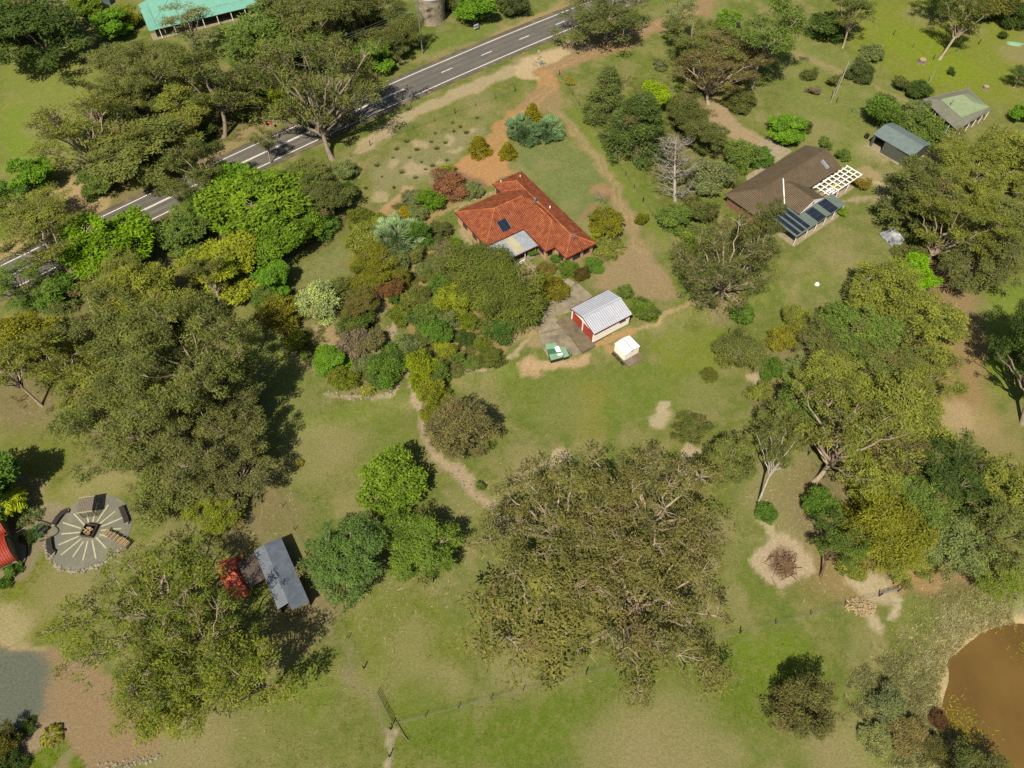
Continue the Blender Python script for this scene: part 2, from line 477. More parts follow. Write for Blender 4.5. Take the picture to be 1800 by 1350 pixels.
M['ground'] = ground_mat()
def water_mat():
    m, nt, bs = mat_new('muddy_water')
    w = worldpos(nt)
    f = ramp(nt, noise(nt, 0.12, 4, 0.6, w), 0.35, 0.65)
    c = mixc(nt, f, G(124, 96, 44), G(110, 84, 38))
    nt.links.new(c, bs.inputs['Base Color'])
    bs.inputs['Roughness'].default_value = 0.06
    bs.inputs['Specular IOR Level'].default_value = 0.5
    bump(nt, bs, noise(nt, 3.0, 3, 0.5, w), 0.08, 0.02)
    return m
M['water'] = water_mat()

# ------------------------------------------------------------------ the ground
def axis_lines(a, b, step, far, grow=1.35):
    core = list(np.arange(a, b + 1e-6, step))
    s = step; v = b; hi = []
    while v < far:
        s *= grow; v += s; hi.append(v)
    s = step; v = a; lo = []
    while v > -far:
        s *= grow; v -= s; lo.append(v)
    return np.array(lo[::-1] + core + hi)
GX = axis_lines(-150, 150, 0.5, 1800)
GY = axis_lines(2, 212, 0.5, 1800)
XX, YY = np.meshgrid(GX, GY, indexing='xy')
NX, NY = len(GX), len(GY)
X = XX.ravel(); Y = YY.ravel()
WX = X + 3.6 * (fbm(X, Y, 3.0, 41, 5) - 0.5)
WY = Y + 3.6 * (fbm(X, Y, 3.0, 53, 5) - 0.5)

def A3(c): return np.array(G(*c))
n1 = fbm(X, Y, 14.0, 1, 5)[:, None]; n2 = fbm(X, Y, 5.0, 2, 5)[:, None]; n3 = fbm(X, Y, 30.0, 3, 4)[:, None]
sm = lambda t, a, b: smooth((t - a) / (b - a))
Cc = A3((124, 127, 67)) * (1 - sm(n1, 0.42, 0.60)) + A3((109, 121, 53)) * sm(n1, 0.42, 0.60)
t = sm(n2, 0.5, 0.64) * 0.7
Cc = Cc * (1 - t) + A3((140, 134, 88)) * t
t = sm(n3, 0.5, 0.66) * 0.5
Cc = Cc * (1 - t) + A3((100, 119, 54)) * t
n4 = fbm(X, Y, 2.4, 21, 4)[:, None]
t = sm(n4, 0.54, 0.68) * 0.5
Cc = Cc * (1 - t) + A3((92, 112, 42)) * t
t = sm(1 - n4, 0.56, 0.70) * 0.5
Cc = Cc * (1 - t) + A3((152, 142, 96)) * t
GR = np.ones(len(X))
ID = np.zeros(len(X), int)
NAMES = ['ground']

def seg_dist(pts):
    best = np.full(len(X), 1e9)
    for (x0, y0), (x1, y1) in zip(pts[:-1], pts[1:]):
        dx, dy = x1 - x0, y1 - y0
        L2 = dx * dx + dy * dy + 1e-9
        tt = np.clip(((WX - x0) * dx + (WY - y0) * dy) / L2, 0, 1)
        best = np.minimum(best, np.hypot(WX - x0 - tt * dx, WY - y0 - tt * dy))
    return best
def poly_sdist(pts):
    """positive inside"""
    ins = np.zeros(len(X), bool)
    n = len(pts)
    for i in range(n):
        x0, y0 = pts[i]; x1, y1 = pts[(i + 1) % n]
        cond = ((y0 > WY) != (y1 > WY))
        xin = (x1 - x0) * (WY - y0) / ((y1 - y0) if abs(y1 - y0) > 1e-9 else 1e-9) + x0
        ins ^= cond & (WX < xin)
    d = seg_dist(list(pts) + [pts[0]])
    return np.where(ins, d, -d)
def paint(mask, color, strength=1.0, grass=0.0, name=None, thr=0.5):
    global Cc, GR
    m = (mask * strength)[:, None]
    Cc = Cc * (1 - m) + A3(color) * m
    GR = GR * (1 - m[:, 0]) + grass * m[:, 0]
    if name:
        if name not in NAMES: NAMES.append(name)
        ID[mask > thr] = NAMES.index(name)
def sf(v): return v * 0.55 if v <= 2.6 else v
def W2(pts): return [at(*p)[:2] for p in pts]
def f_line(pts, width, color, soft=0.8, strength=1.0, grass=0.0, name=None):
    d = seg_dist(W2(pts))
    paint(smooth((width / 2 - d) / sf(soft) + 0.5), color, strength, grass, name)
def f_poly(pts, color, soft=1.5, strength=1.0, grass=0.0, name=None):
    d = poly_sdist(W2(pts))
    paint(smooth(d / sf(soft) + 0.5), color, strength, grass, name)
def f_spot(px, py, r, color, soft=1.5, strength=1.0, grass=0.0, name=None, sx=1.0):
    x, y, _ = at(px, py)
    d = np.hypot((WX - x) / sx, WY - y)
    paint(smooth((r - d) / sf(soft) + 0.5), color, strength, grass, name)

LUSH = (98, 118, 34); LUSH2 = (110, 130, 40); DRY = (150, 140, 98); SAND = (184, 166, 128); ORANGE = (186, 138, 88)
TRACK = (166, 138, 92); SOIL = (170, 140, 98); LAWN = (122, 130, 78); BARE = (152, 128, 88)
# broad differences between the paddocks
f_poly([(0, 0), (120, 0), (200, 250), (60, 330), (0, 330)], (136, 144, 68), 8, 0.7, 1)
f_poly([(0, 190), (60, 190), (60, 270), (0, 280)], (116, 140, 36), 5, 0.7, 1)
f_poly([(1480, 0), (1800, 0), (1800, 190), (1620, 160), (1500, 100)], (126, 136, 46), 8, 0.85, 1)
f_poly([(1550, 40), (1640, 60), (1700, 110), (1760, 140), (1660, 150), (1560, 80)], (124, 142, 34), 6, 0.8, 1)
f_poly([(1380, 60), (1500, 100), (1620, 180), (1500, 330), (1400, 260)], (128, 136, 72), 6, 0.6, 1)
f_poly([(700, 1290), (1200, 1160), (1330, 1140), (1420, 1130), (1420, 1200), (1330, 1290), (1100, 1350), (700, 1350)], LUSH, 5, 0.85, 1)
f_poly([(1300, 1110), (1420, 1120), (1470, 1230), (1380, 1240), (1300, 1180)], LUSH2, 4, 0.8, 1)
f_poly([(1480, 1270), (1560, 1350), (1480, 1350), (1460, 1300)], (116, 136, 32), 2, 0.9, 1)
f_poly([(1580, 1050), (1700, 1040), (1800, 1000), (1800, 1080), (1700, 1080), (1600, 1120)], (112, 128, 48), 3, 0.7, 1)
f_poly([(600, 1100), (660, 1040), (780, 1050), (830, 1180), (760, 1240), (690, 1260)], (112, 124, 44), 4, 0.7, 1)
f_poly([(500, 830), (560, 720), (700, 690), (740, 780), (640, 820), (540, 880)], (112, 124, 52), 4, 0.7, 1)
f_poly([(870, 640), (1000, 650), (1150, 640), (1250, 640), (1280, 700), (1150, 730), (1000, 760), (880, 700)], (108, 126, 48), 4, 0.75, 1)
f_poly([(1140, 600), (1280, 570), (1300, 640), (1180, 660)], (120, 134, 44), 3, 0.7, 1)
f_line([(1040, 680), (1038, 760)], 4.0, (140, 132, 52), 3.5, 0.5, 1)
f_poly([(900, 270), (980, 230), (1060, 300), (1070, 370), (1010, 390), (940, 310)], (116, 130, 78), 4, 0.75, 1)
f_poly([(1010, 190), (1060, 240), (1130, 340), (1190, 420), (1160, 430), (1090, 330), (1000, 220)], (116, 132, 52), 3, 0.75, 1)
f_poly([(420, 590), (520, 560), (570, 650), (560, 760), (480, 780), (430, 680)], (112, 126, 60), 4, 0.6, 1)
f_poly([(520, 470), (600, 430), (640, 480), (600, 520), (520, 500)], (122, 130, 76), 3, 0.7, 1)
f_poly([(0, 750), (140, 740), (230, 880), (100, 880), (0, 880)], (122, 126, 58), 3, 0.7, 1)
f_poly([(0, 1000), (90, 960), (130, 1010), (170, 1060), (150, 1130), (60, 1130), (0, 1090)], (116, 124, 34), 3, 0.8, 1)
f_poly([(300, 1230), (420, 1220), (560, 1150), (680, 1280), (690, 1350), (290, 1350)], (108, 118, 52), 4, 0.6, 1)
f_poly([(480, 1180), (560, 1150), (610, 1200), (560, 1280)], (112, 130, 44), 3, 0.6, 1)
f_poly([(680, 85), (760, 70), (880, 30), (860, 60), (720, 110)], (112, 130, 54), 3, 0.7, 1)
# worn and dry patches
for px, py, r, c, s in [(80, 215, 5, DRY, .6), (560, 800, 5, DRY, .55), (600, 780, 4, DRY, .5), (200, 800, 5, DRY, .5), (170, 850, 4, DRY, .55), (120, 1020, 5, DRY, .5),
                        (110, 1050, 4, DRY, .4), (760, 1190, 3, DRY, .6), (800, 1200, 2, DRY, .5), (720, 1120, 3, DRY, .5), (1430, 1000, 5, BARE, .6), (1500, 1000, 5, BARE, .7),
                        (1180, 1340, 8, DRY, .8), (1090, 1340, 6, DRY, .6), (1480, 1330, 4, DRY, .85), (1380, 870, 7, DRY, .6), (1420, 920, 5, DRY, .6), (930, 830, 5, DRY, .5),
                        (1240, 700, 4, DRY, .4), (1000, 720, 5, DRY, .3), (1480, 430, 5, DRY, .45), (1480, 460, 4, DRY, .4), (1560, 320, 4, SAND, .5), (1540, 265, 4, SAND, .5),
                        (1440, 230, 5, DRY, .5), (1620, 280, 4, DRY, .6), (1790, 95, 5, DRY, .7), (1620, 30, 5, DRY, .5), (1700, 50, 4, DRY, .5), (330, 1330, 5, DRY, .7),
                        (330, 1290, 5, DRY, .6), (440, 1330, 5, DRY, .3), (20, 1100, 3, SAND, .7), (700, 1190, 3, DRY, .4), (900, 1170, 4, DRY, .5), (1250, 960, 4, DRY, .4),
                        (1040, 395, 3, DRY, .5), (1000, 360, 2.5, DRY, .45), (960, 290, 2.5, DRY, .45), (560, 470, 3, DRY, .4), (840, 180, 4, DRY, .5), (740, 1250, 4, LUSH, .5)]:
    f_spot(px, py, r, c, r * 0.9, s, 0.5)
# bare earth under the trees
for px, py, r in [(80, 690, 7), (30, 700, 6), (430, 880, 6), (470, 930, 6), (250, 740, 8), (330, 860, 6), (400, 600, 4), (290, 490, 6), (180, 560, 6), (560, 1040, 4),
                  (520, 1090, 5), (620, 380, 4), (560, 420, 4), (620, 470, 2.5), (1060, 60, 7), (1250, 190, 6), (1180, 260, 6), (1620, 480, 7), (1660, 500, 6), (1450, 880, 7),
                  (1480, 900, 6), (1640, 1000, 6), (1700, 970, 6), (1390, 620, 4), (1270, 530, 4), (1340, 690, 3), (1560, 690, 6), (300, 250, 9), (420, 200, 8), (220, 330, 6), (600, 60, 9)]:
    f_spot(px, py, r, (132, 118, 84), r * 0.8, 0.6, 0.3)
# verge beside the road, side track, entrance
f_line([(640, 262), (700, 212), (800, 165), (880, 135), (945, 100), (1000, 84)], 4.0, (180, 162, 128), 2.0, 0.85, 0.1)
f_poly([(900, 115), (960, 92), (1010, 80), (1000, 100), (965, 118), (945, 145), (905, 140)], (194, 172, 133), 2.0, 0.95, 0, 'gravel_verge')
f_line([(955, 128), (1010, 106), (1075, 82), (1130, 55), (1180, 35), (1225, 20), (1240, 0), (1250, -30)], 5.2, (159, 131, 95), 1.6, 0.95, 0, 'dirt_road')
f_line([(1130, 50), (1060, 70), (1010, 84)], 6, (157, 135, 104), 2.5, 0.8, 0)
f_line([(1235, 10), (1290, 25), (1360, 55), (1400, 90), (1500, 140)], 3.0, (152, 141, 99), 2.0, 0.5, 0.5)
f_line([(620, 100), (700, 110), (760, 100), (880, 62), (960, 20)], 2.0, (163, 144, 102), 2, 0.5, 0.3)
f_line([(880, 62), (940, 38), (1000, 5)], 4.0, (168, 148, 102), 2, 0.7, 0.2)
f_line([(60, 350), (130, 330), (150, 370), (60, 420), (0, 450)], 7.0, (179, 155, 114), 2.5, 0.85, 0.1)
f_line([(120, 340), (160, 350), (150, 375)], 8.0, (181, 157, 116), 2.5, 0.8, 0.1)
f_line([(360, 280), (440, 235), (500, 205)], 4.0, (168, 145, 109), 2.0, 0.7, 0.2)
f_line([(85, 10), (110, 30), (165, 66)], 2.8, (179, 158, 121), 1.0, 0.9, 0, 'farm_track')
f_line([(190, 95), (215, 115), (240, 145), (275, 200)], 3.4, (182, 159, 120), 1.2, 0.9, 0, 'farm_track')
f_line([(60, 10), (85, 5), (100, 0)], 6, (145, 129, 102), 3, 0.7, 0.2)
# the property's own earth drive and loop
f_line([(958, 128), (962, 162), (930, 188), (900, 205), (880, 232), (868, 264)], 4.4, (178, 138, 92), 1.2, 0.95, 0, 'driveway')
f_poly([(905, 190), (950, 150), (990, 165), (990, 190), (945, 195)], (156, 133, 97), 2.0, 0.8, 0, 'driveway')
f_poly([(792, 292), (822, 270), (868, 262), (888, 278), (906, 304), (862, 326), (842, 322), (812, 312)], (184, 142, 96), 1.2, 1.0, 0, 'driveway')
f_line([(795, 294), (815, 312), (845, 326)], 2.2, (142, 112, 87), 1.5, 0.75, 0)
f_line([(975, 190), (1000, 218), (1040, 265), (1075, 315), (1095, 360), (1100, 400)], 2.6, (157, 138, 103), 1.6, 0.6, 0.2, 'vehicle_track')
f_line([(1095, 360), (1110, 410), (1130, 450), (1150, 490)], 4.0, (157, 137, 101), 2.4, 0.8, 0.2, 'vehicle_track')
f_poly([(1060, 470), (1090, 430), (1130, 440), (1185, 500), (1190, 530), (1130, 530), (1090, 510), (1040, 505)], (159, 137, 103), 2.4, 0.9, 0.1, 'vehicle_track')
f_line([(1050, 330), (1072, 345)], 3.0, (168, 129, 98), 1.5, 0.8, 0)
f_line([(1020, 385), (1050, 355)], 1.6, (152, 124, 94), 1.2, 0.8, 0)
f_line([(1150, 560), (1190, 545), (1230, 530)], 1.3, (181, 158, 114), 0.9, 0.8, 0.1)
f_line([(1100, 590), (1120, 578), (1160, 556)], 0.8, (178, 158, 114), 0.8, 0.7, 0.1)
for off in (-1, 1):
    for pts in ([(975, 190), (1000, 218), (1040, 265), (1075, 315), (1095, 360), (1108, 410), (1130, 450)], [(958, 128), (965, 160), (935, 190), (905, 205), (885, 232), (872, 262)], [(955, 128), (1010, 106), (1075, 82), (1130, 55), (1180, 35), (1225, 20)]):
        f_line([(p[0] + off * 5.5, p[1] + off * 1.5) for p in pts], 0.5, (180, 154, 112), 0.5, 0.55, 0)
# dry bank left of the drive
f_poly([(650, 300), (700, 262), (790, 232), (850, 220), (860, 240), (800, 270), (770, 310), (700, 330), (660, 350)], (145, 139, 100), 3, 0.8, 0.7)
for px, py, r in [(730, 300, 2.2), (790, 245, 1.5), (740, 255, 1.5), (665, 345, 2.0), (830, 228, 1.2), (775, 285, 1.2), (690, 290, 1.5), (800, 262, 1.0)]:
    f_spot(px, py, r, (177, 160, 124), r * .8, 0.8, 0)
f_line([(668, 385), (690, 355), (720, 332)], 2.2, (183, 152, 116), 1.0, 0.9, 0, 'garden_bed')
# garden beds
f_poly([(640, 390), (720, 340), (800, 330), (820, 360), (760, 385), (800, 440), (850, 450), (950, 470), (950, 520), (900, 600), (880, 640), (825, 660), (780, 650), (730, 610), (700, 540), (660, 520), (690, 480), (720, 430)], SOIL, 2.0, 0.6, 0.35, 'garden_bed')
f_poly([(478, 520), (540, 500), (640, 520), (660, 560), (700, 680), (620, 700), (570, 670), (530, 640), (490, 590)], (156, 139, 106), 1.6, 0.5, 0.4, 'garden_bed')
f_poly([(527, 575), (590, 570), (600, 600), (555, 610)], (165, 143, 107), 1.0, 0.9, 0, 'garden_bed')
f_poly([(640, 420), (690, 520), (640, 500), (612, 440)], (144, 130, 96), 1.5, 0.6, 0.3)
f_line([(575, 690), (610, 697), (660, 700), (690, 690), (702, 670)], 0.9, (185, 163, 132), 0.6, 0.8, 0)
f_line([(780, 640), (810, 655), (850, 650), (900, 625), (945, 585)], 0.9, (189, 167, 131), 0.6, 0.8, 0)
f_poly([(805, 395), (850, 440), (860, 470), (835, 450), (795, 410)], (134, 138, 84), 1.5, 0.7, 0.9)
f_line([(815, 402), (850, 442)], 1.4, (179, 159, 128), 0.8, 0.8, 0)
f_line([(760, 385), (800, 365), (850, 345), (890, 330)], 1.0, (172, 147, 109), 0.6, 0.7, 0.1)
# dry creek
f_line([(655, 515), (680, 548), (688, 575), (700, 610), (718, 650), (735, 690), (742, 740), (755, 775), (775, 805)], 0.9, (179, 158, 131), 0.7, 0.95, 0, 'creek_bed')
f_line([(775, 805), (810, 835), (840, 865), (880, 905), (905, 925)], 2.0, (181, 159, 130), 1.2, 0.9, 0.1, 'creek_bed')
f_line([(745, 745), (765, 790)], 1.8, (170, 150, 125), 1.2, 0.7, 0)
# earth around the white garage
f_line([(925, 640), (955, 645), (1000, 642), (1030, 630)], 1.9, (187, 159, 122), 0.9, 0.95, 0)
f_spot(935, 642, 2.0, (181, 153, 117), 1.5, 0.85, 0)
f_line([(1050, 606), (1085, 592), (1112, 579)], 1.5, (175, 140, 99), 0.9, 0.9, 0)
f_spot(1075, 615, 1.0, (179, 140, 99), 0.9, 0.8, 0)
f_line([(900, 590), (935, 580), (945, 600)], 2.5, (174, 151, 113), 1.5, 0.7, 0.2)
# pale bare patches in the paddock
for px, py, r, sx in [(1165, 735, 1.8, 1.4), (1170, 715, 1.3, 1), (1212, 800, 2.0, 0.8), (1210, 825, 1.4, .7), (1343, 920, 1.4, .8), (1350, 938, 1.3, .8), (1340, 650, 1.5, .7), (1330, 665, 1.2, .8),
                      (1540, 1030, 2.4, 1.2), (1510, 1010, 1.8, 1.2), (1520, 1075, 1.2, .8), (1535, 1095, 1.0, 1), (985, 800, 1.4, 1.4), (960, 815, 1.2, 1.4)]:
    f_spot(px, py, r, (190, 173, 140), r * 0.9, 0.85, 0, None, sx)
f_spot(1377, 990, 3.7, (186, 167, 137), 1.0, 0.95, 0, 'burn_clearing', 1.18)
f_spot(1378, 990, 2.0, (120, 96, 74), 1.4, 0.7, 0)
f_line([(1576, 1048), (1572, 1075), (1566, 1095)], 1.1, (194, 178, 146), 0.7, 0.9, 0)
f_line([(1590, 1022), (1640, 1008), (1690, 990), (1740, 975)], 4.0, (170, 139, 97), 2.0, 0.9, 0.1)
f_line([(690, 1275), (687, 1320), (685, 1360)], 0.9, (179, 166, 135), 0.5, 0.9, 0, 'dirt_track')
f_line([(420, 880), (480, 960), (560, 1070), (640, 1210), (690, 1285)], 1.0, (136, 126, 98), 0.8, 0.6, 0.2)
# neighbours on the right
f_line([(1258, 195), (1285, 225), (1320, 245), (1350, 258)], 6.0, (171, 149, 116), 1.5, 0.9, 0, 'dirt_driveway')
f_poly([(1640, 620), (1680, 560), (1700, 520), (1730, 600), (1740, 680), (1760, 740), (1700, 760), (1640, 700)], (157, 131, 92), 4.0, 0.9, 0.05, 'bare_paddock')
f_spot(1680, 735, 3.5, (182, 159, 121), 3.0, 0.8, 0, None, 1.6)
f_poly([(1740, 520), (1800, 480), (1800, 700), (1750, 690), (1735, 600)], (112, 140, 36), 3.0, 0.7, 1)
f_line([(1720, 740), (1760, 690), (1800, 640)], 2.5, (143, 135, 78), 2.0, 0.5, 0.5)
f_poly([(1700, 760), (1800, 740), (1800, 860), (1740, 860)], (153, 136, 94), 4.0, 0.7, 0.3)
f_line([(1645, 470), (1680, 520), (1665, 560)], 7.0, (156, 129, 95), 3.0, 0.8, 0.1)
f_line([(1395, 95), (1440, 110), (1480, 125), (1560, 165), (1600, 185)], 1.6, (163, 144, 105), 1.2, 0.6, 0.3)
f_line([(1470, 360), (1490, 352), (1555, 350)], 1.6, (170, 153, 120), 0.7, 0.85, 0.1)
f_spot(1525, 303, 2.4, (171, 149, 113), 1.4, 0.8, 0, None, .7)
f_line([(1530, 318), (1560, 330)], 1.0, (190, 174, 138), 0.6, 0.8, 0)
# left neighbour: gravel ring round the fire circle, beds
f_line([(0, 1010), (30, 995), (48, 970), (50, 945), (75, 935), (95, 925)], 5.0, (145, 131, 106), 1.4, 0.85, 0, 'garden_bed')
f_poly([(0, 920), (45, 880), (100, 890), (100, 930), (60, 950), (40, 990), (0, 1010)], (145, 133, 108), 1.4, 0.8, 0.1, 'garden_bed')
f_spot(30, 880, 4, (154, 138, 104), 2.5, 0.7, 0.2)
# pond edge
rr = np.hypot(X - POND[0], Y - POND[1]) - 1.6 * (fbm(X, Y, 4.0, 31, 3) - 0.5)
paint(smooth((POND[2] + 6.5 - rr) / 3.0) * sm(fbm(X, Y, 2.2, 61, 4), 0.4, 0.6), (155, 146, 113), 0.75, 0.6)
paint(smooth((POND[2] + 2.0 - rr) / 1.0), (197, 174, 130), 0.9, 0, 'pond_bank')
paint(smooth((POND[2] - 0.2 - rr) / 0.5), (140, 100, 48), 1.0, 0)
# grey and brown yard in the lower left corner
COURT = [(-40, 1135), (60, 1130), (90, 1142), (150, 1150), (178, 1165), (215, 1215), (280, 1270), (282, 1330), (170, 1352), (120, 1310), (60, 1330), (0, 1380), (-60, 1380)]
f_poly(COURT, (152, 130, 98), 1.2, 1.0, 0, 'gravel_yard')
f_poly([(-60, 1142), (60, 1135), (85, 1150), (85, 1230), (60, 1290), (0, 1300), (-60, 1300)], (106, 112, 98), 3.2, 0.95, 0)
f_line([(0, 1128), (30, 1132), (90, 1142)], 0.8, (182, 162, 115), 0.6, 0.7, 0.2)
f_poly([(20, 1360), (60, 1325), (110, 1308), (150, 1320), (172, 1360)], (100, 120, 28), 0.8, 1.0, 1)
f_spot(115, 1338, 1.6, (145, 134, 99), 1.0, 0.8, 0.3)
f_poly([(-20, 1375), (0, 1310), (40, 1270), (110, 1262), (122, 1290), (60, 1315), (20, 1350)], (156, 138, 112), 0.8, 0.9, 0)

Z = terr(X, Y)
idx = np.arange(NX * NY).reshape(NY, NX)
QF = np.stack([idx[:-1, :-1].ravel(), idx[:-1, 1:].ravel(), idx[1:, 1:].ravel(), idx[1:, :-1].ravel()], 1)
FID = ID[QF].max(1)
FID = np.where((ID[QF] == FID[:, None]).sum(1) >= 3, FID, 0)
def np_mesh(name, V, F, mats):
    me = bpy.data.meshes.new(name)
    k = F.shape[1]
    me.vertices.add(len(V)); me.vertices.foreach_set('co', np.ascontiguousarray(V, np.float32).ravel())
    me.loops.add(F.size); me.loops.foreach_set('vertex_index', np.ascontiguousarray(F, np.int32).ravel())
    me.polygons.add(len(F)); me.polygons.foreach_set('loop_start', np.arange(0, F.size, k, dtype=np.int32))
    for m in mats: me.materials.append(m)
    me.update(calc_edges=True)
    return me
for i, nm in enumerate(NAMES):
    F = QF[FID == i]
    if len(F) == 0: continue
    used, inv = np.unique(F.ravel(), return_inverse=True)
    V = np.stack([X[used], Y[used], Z[used]], 1)
    me = np_mesh(nm, V, inv.reshape(F.shape), [M['ground']])
    ca = me.attributes.new('Col', 'FLOAT_COLOR', 'POINT')
    ca.data.foreach_set('color', np.concatenate([Cc[used], np.ones((len(used), 1))], 1).astype(np.float32).ravel())
    ga = me.attributes.new('grass', 'FLOAT', 'POINT')
    ga.data.foreach_set('value', GR[used].astype(np.float32))
    me.polygons.foreach_set('use_smooth', [True] * len(F))
    o = bpy.data.objects.new(nm, me); COL.objects.link(o); o['kind'] = 'structure'

# water of the dam
pv = [(POND[0], POND[1], POND_Z)]
for k in range(96):
    t = 2 * math.pi * k / 96
    pv.append((POND[0] + 16.2 * math.cos(t), POND[1] + 16.2 * math.sin(t), POND_Z))
o = mesh('pond_water', pv, [(0, k + 1, (k + 1) % 96 + 1) for k in range(96)], M['water']); o['kind'] = 'structure'

# ------------------------------------------------------------------ sheets laid on the ground
def drape(name, pts, up, mat, kind='structure', parent=None, sub=1.0):
    """a polygon (world xy) cut fine enough to follow the ground"""
    bm = bmesh.new()
    vs_ = [bm.verts.new((x, y, 0)) for x, y in pts]
    bm.faces.new(vs_)
    xs = [p[0] for p in pts]; ys = [p[1] for p in pts]
    for ax, lo, hi in ((0, min(xs), max(xs)), (1, min(ys), max(ys))):
        n = int((hi - lo) / sub)
        for k in range(1, n + 1):
            co = [0, 0, 0]; no = [0, 0, 0]; co[ax] = lo + k * (hi - lo) / (n + 1); no[ax] = 1
            bmesh.ops.bisect_plane(bm, geom=bm.verts[:] + bm.edges[:] + bm.faces[:], plane_co=co, plane_no=no)
    for v in bm.verts: v.co.z = gz(v.co.x, v.co.y) + up
    bm.normal_update()
    for f in bm.faces:
        if f.normal.z < 0: f.normal_flip()
    me = bpy.data.meshes.new(name); bm.to_mesh(me); bm.free()
    me.materials.append(mat)
    o = bpy.data.objects.new(name, me); COL.objects.link(o)
    if parent is not None: o.parent = parent
    elif kind: o['kind'] = kind
    return o
def strip(name, pts, w, up, mat, off=0.0, parent=None, kind='structure', across=1):
    """a band along a path (world xy)"""
    pts = np.array(pts, float)
    tg = np.gradient(pts, axis=0); tg /= np.linalg.norm(tg, axis=1)[:, None]
    nr = np.stack([-tg[:, 1], tg[:, 0]], 1)
    V = []; F = []
    for i in range(len(pts)):
        for k in range(across + 1):
            q = pts[i] + nr[i] * (off + w / 2 - w * k / across)
            V.append((q[0], q[1], gz(*q) + up))
    m = across + 1
    for i in range(len(pts) - 1):
        for k in range(across):
            F.append((i * m + k, i * m + k + 1, (i + 1) * m + k + 1, (i + 1) * m + k))
    o = mesh(name, V, F, mat, parent, uv=False)
    if kind and parent is None: o['kind'] = kind
    return o
def curve_pts(ctrl, step=1.0):
    """smooth path through world points (Catmull-Rom)"""
    P_ = [np.array(c[:2], float) for c in ctrl]
    P_ = [2 * P_[0] - P_[1]] + P_ + [2 * P_[-1] - P_[-2]]
    out = []
    for i in range(1, len(P_) - 2):
        a, b, c, d = P_[i - 1:i + 3]
        n = max(2, int(np.linalg.norm(c - b) / step))
        for k in range(n):
            t = k / n
            out.append(0.5 * ((2 * b) + (c - a) * t + (2 * a - 5 * b + 4 * c - d) * t * t + (3 * b - a - 3 * c + d) * t ** 3))
    out.append(P_[-2])
    return out

# road
RC = (-9.27732171e-04, 7.67923340e-01, 1.72866851e+02)
rx = np.arange(-190, 130, 1.5)
road_pts = [(x, RC[0] * x * x + RC[1] * x + RC[2]) for x in rx]
strip('road', road_pts, 8.6, 0.06, M['asphalt'], 0.0, None, 'structure', 8)
strip('road_shoulder', road_pts, 1.1, 0.045, M['shoulder'], 4.8, None, 'structure', 1)
strip('road_shoulder', road_pts, 1.0, 0.045, M['shoulder'], -4.75, None, 'structure', 1)
for off in (-2.75, -1.0, 1.0, 2.75): strip('wheel_track', road_pts, 0.75, 0.064, M['wheel_wear'], off)
def road_seg(x0, x1): return [(x, RC[0] * x * x + RC[1] * x + RC[2]) for x in np.arange(x0, x1 + 0.01, (x1 - x0) / max(2, int((x1 - x0) / 1.5)))]
strip('edge_line', road_pts, 0.17, 0.068, M['paint'], 3.72)
strip('edge_line', road_pts, 0.17, 0.068, M['paint'], -3.72)
solid = road_seg(-185, -25.4)
strip('centre_line', solid, 0.15, 0.068, M['paint'], 0.14)
strip('centre_line', solid, 0.15, 0.068, M['paint'], -0.14)
for k in range(9):
    x0 = -17.0 + k * 9.42
    strip('lane_dash', road_seg(x0, x0 + 2.5), 0.16, 0.068, M['paint'], 0.0)

# ------------------------------------------------------------------ buildings
def hip_vf(x0, x1, y0, y1, z, pitch, axis='x', h0=True, h1=True, drop=0.16):
    """hipped (or gabled) roof over a rectangle, ridge along axis; returns verts, faces, ridge points, hip lines"""
    if axis == 'x':
        hw = (y1 - y0) / 2; yc = (y0 + y1) / 2; hz = z + hw * pitch
        r0 = (x0 + (hw if h0 else 0), yc, hz); r1 = (x1 - (hw if h1 else 0), yc, hz)
        c = [(x0, y0, z), (x1, y0, z), (x1, y1, z), (x0, y1, z)]
        F = [(0, 1, 5, 4), (2, 3, 4, 5), (3, 0, 4), (1, 2, 5)]
        hips = ([(c[0], r0), (c[3], r0)] if h0 else []) + ([(c[1], r1), (c[2], r1)] if h1 else [])
    else:
        hw = (x1 - x0) / 2; xc = (x0 + x1) / 2; hz = z + hw * pitch
        r0 = (xc, y0 + (hw if h0 else 0), hz); r1 = (xc, y1 - (hw if h1 else 0), hz)
        c = [(x0, y0, z), (x1, y0, z), (x1, y1, z), (x0, y1, z)]
        F = [(1, 2, 5, 4), (3, 0, 4, 5), (0, 1, 4), (2, 3, 5)]
        hips = ([(c[0], r0), (c[1], r0)] if h0 else []) + ([(c[2], r1), (c[3], r1)] if h1 else [])
    V = c + [r0, r1] + [(p[0], p[1], p[2] - drop) for p in c]
    F = F + [(0, 6, 7, 1), (1, 7, 8, 2), (2, 8, 9, 3), (3, 9, 6, 0), (9, 8, 7, 6)]
    return V, F, (r0, r1), hips
def ridge_caps(parent, lines, mat, r=0.11, name='ridge_cap'):
    for a, b in lines:
        tube(name, a, b, r, mat, parent, n=6)
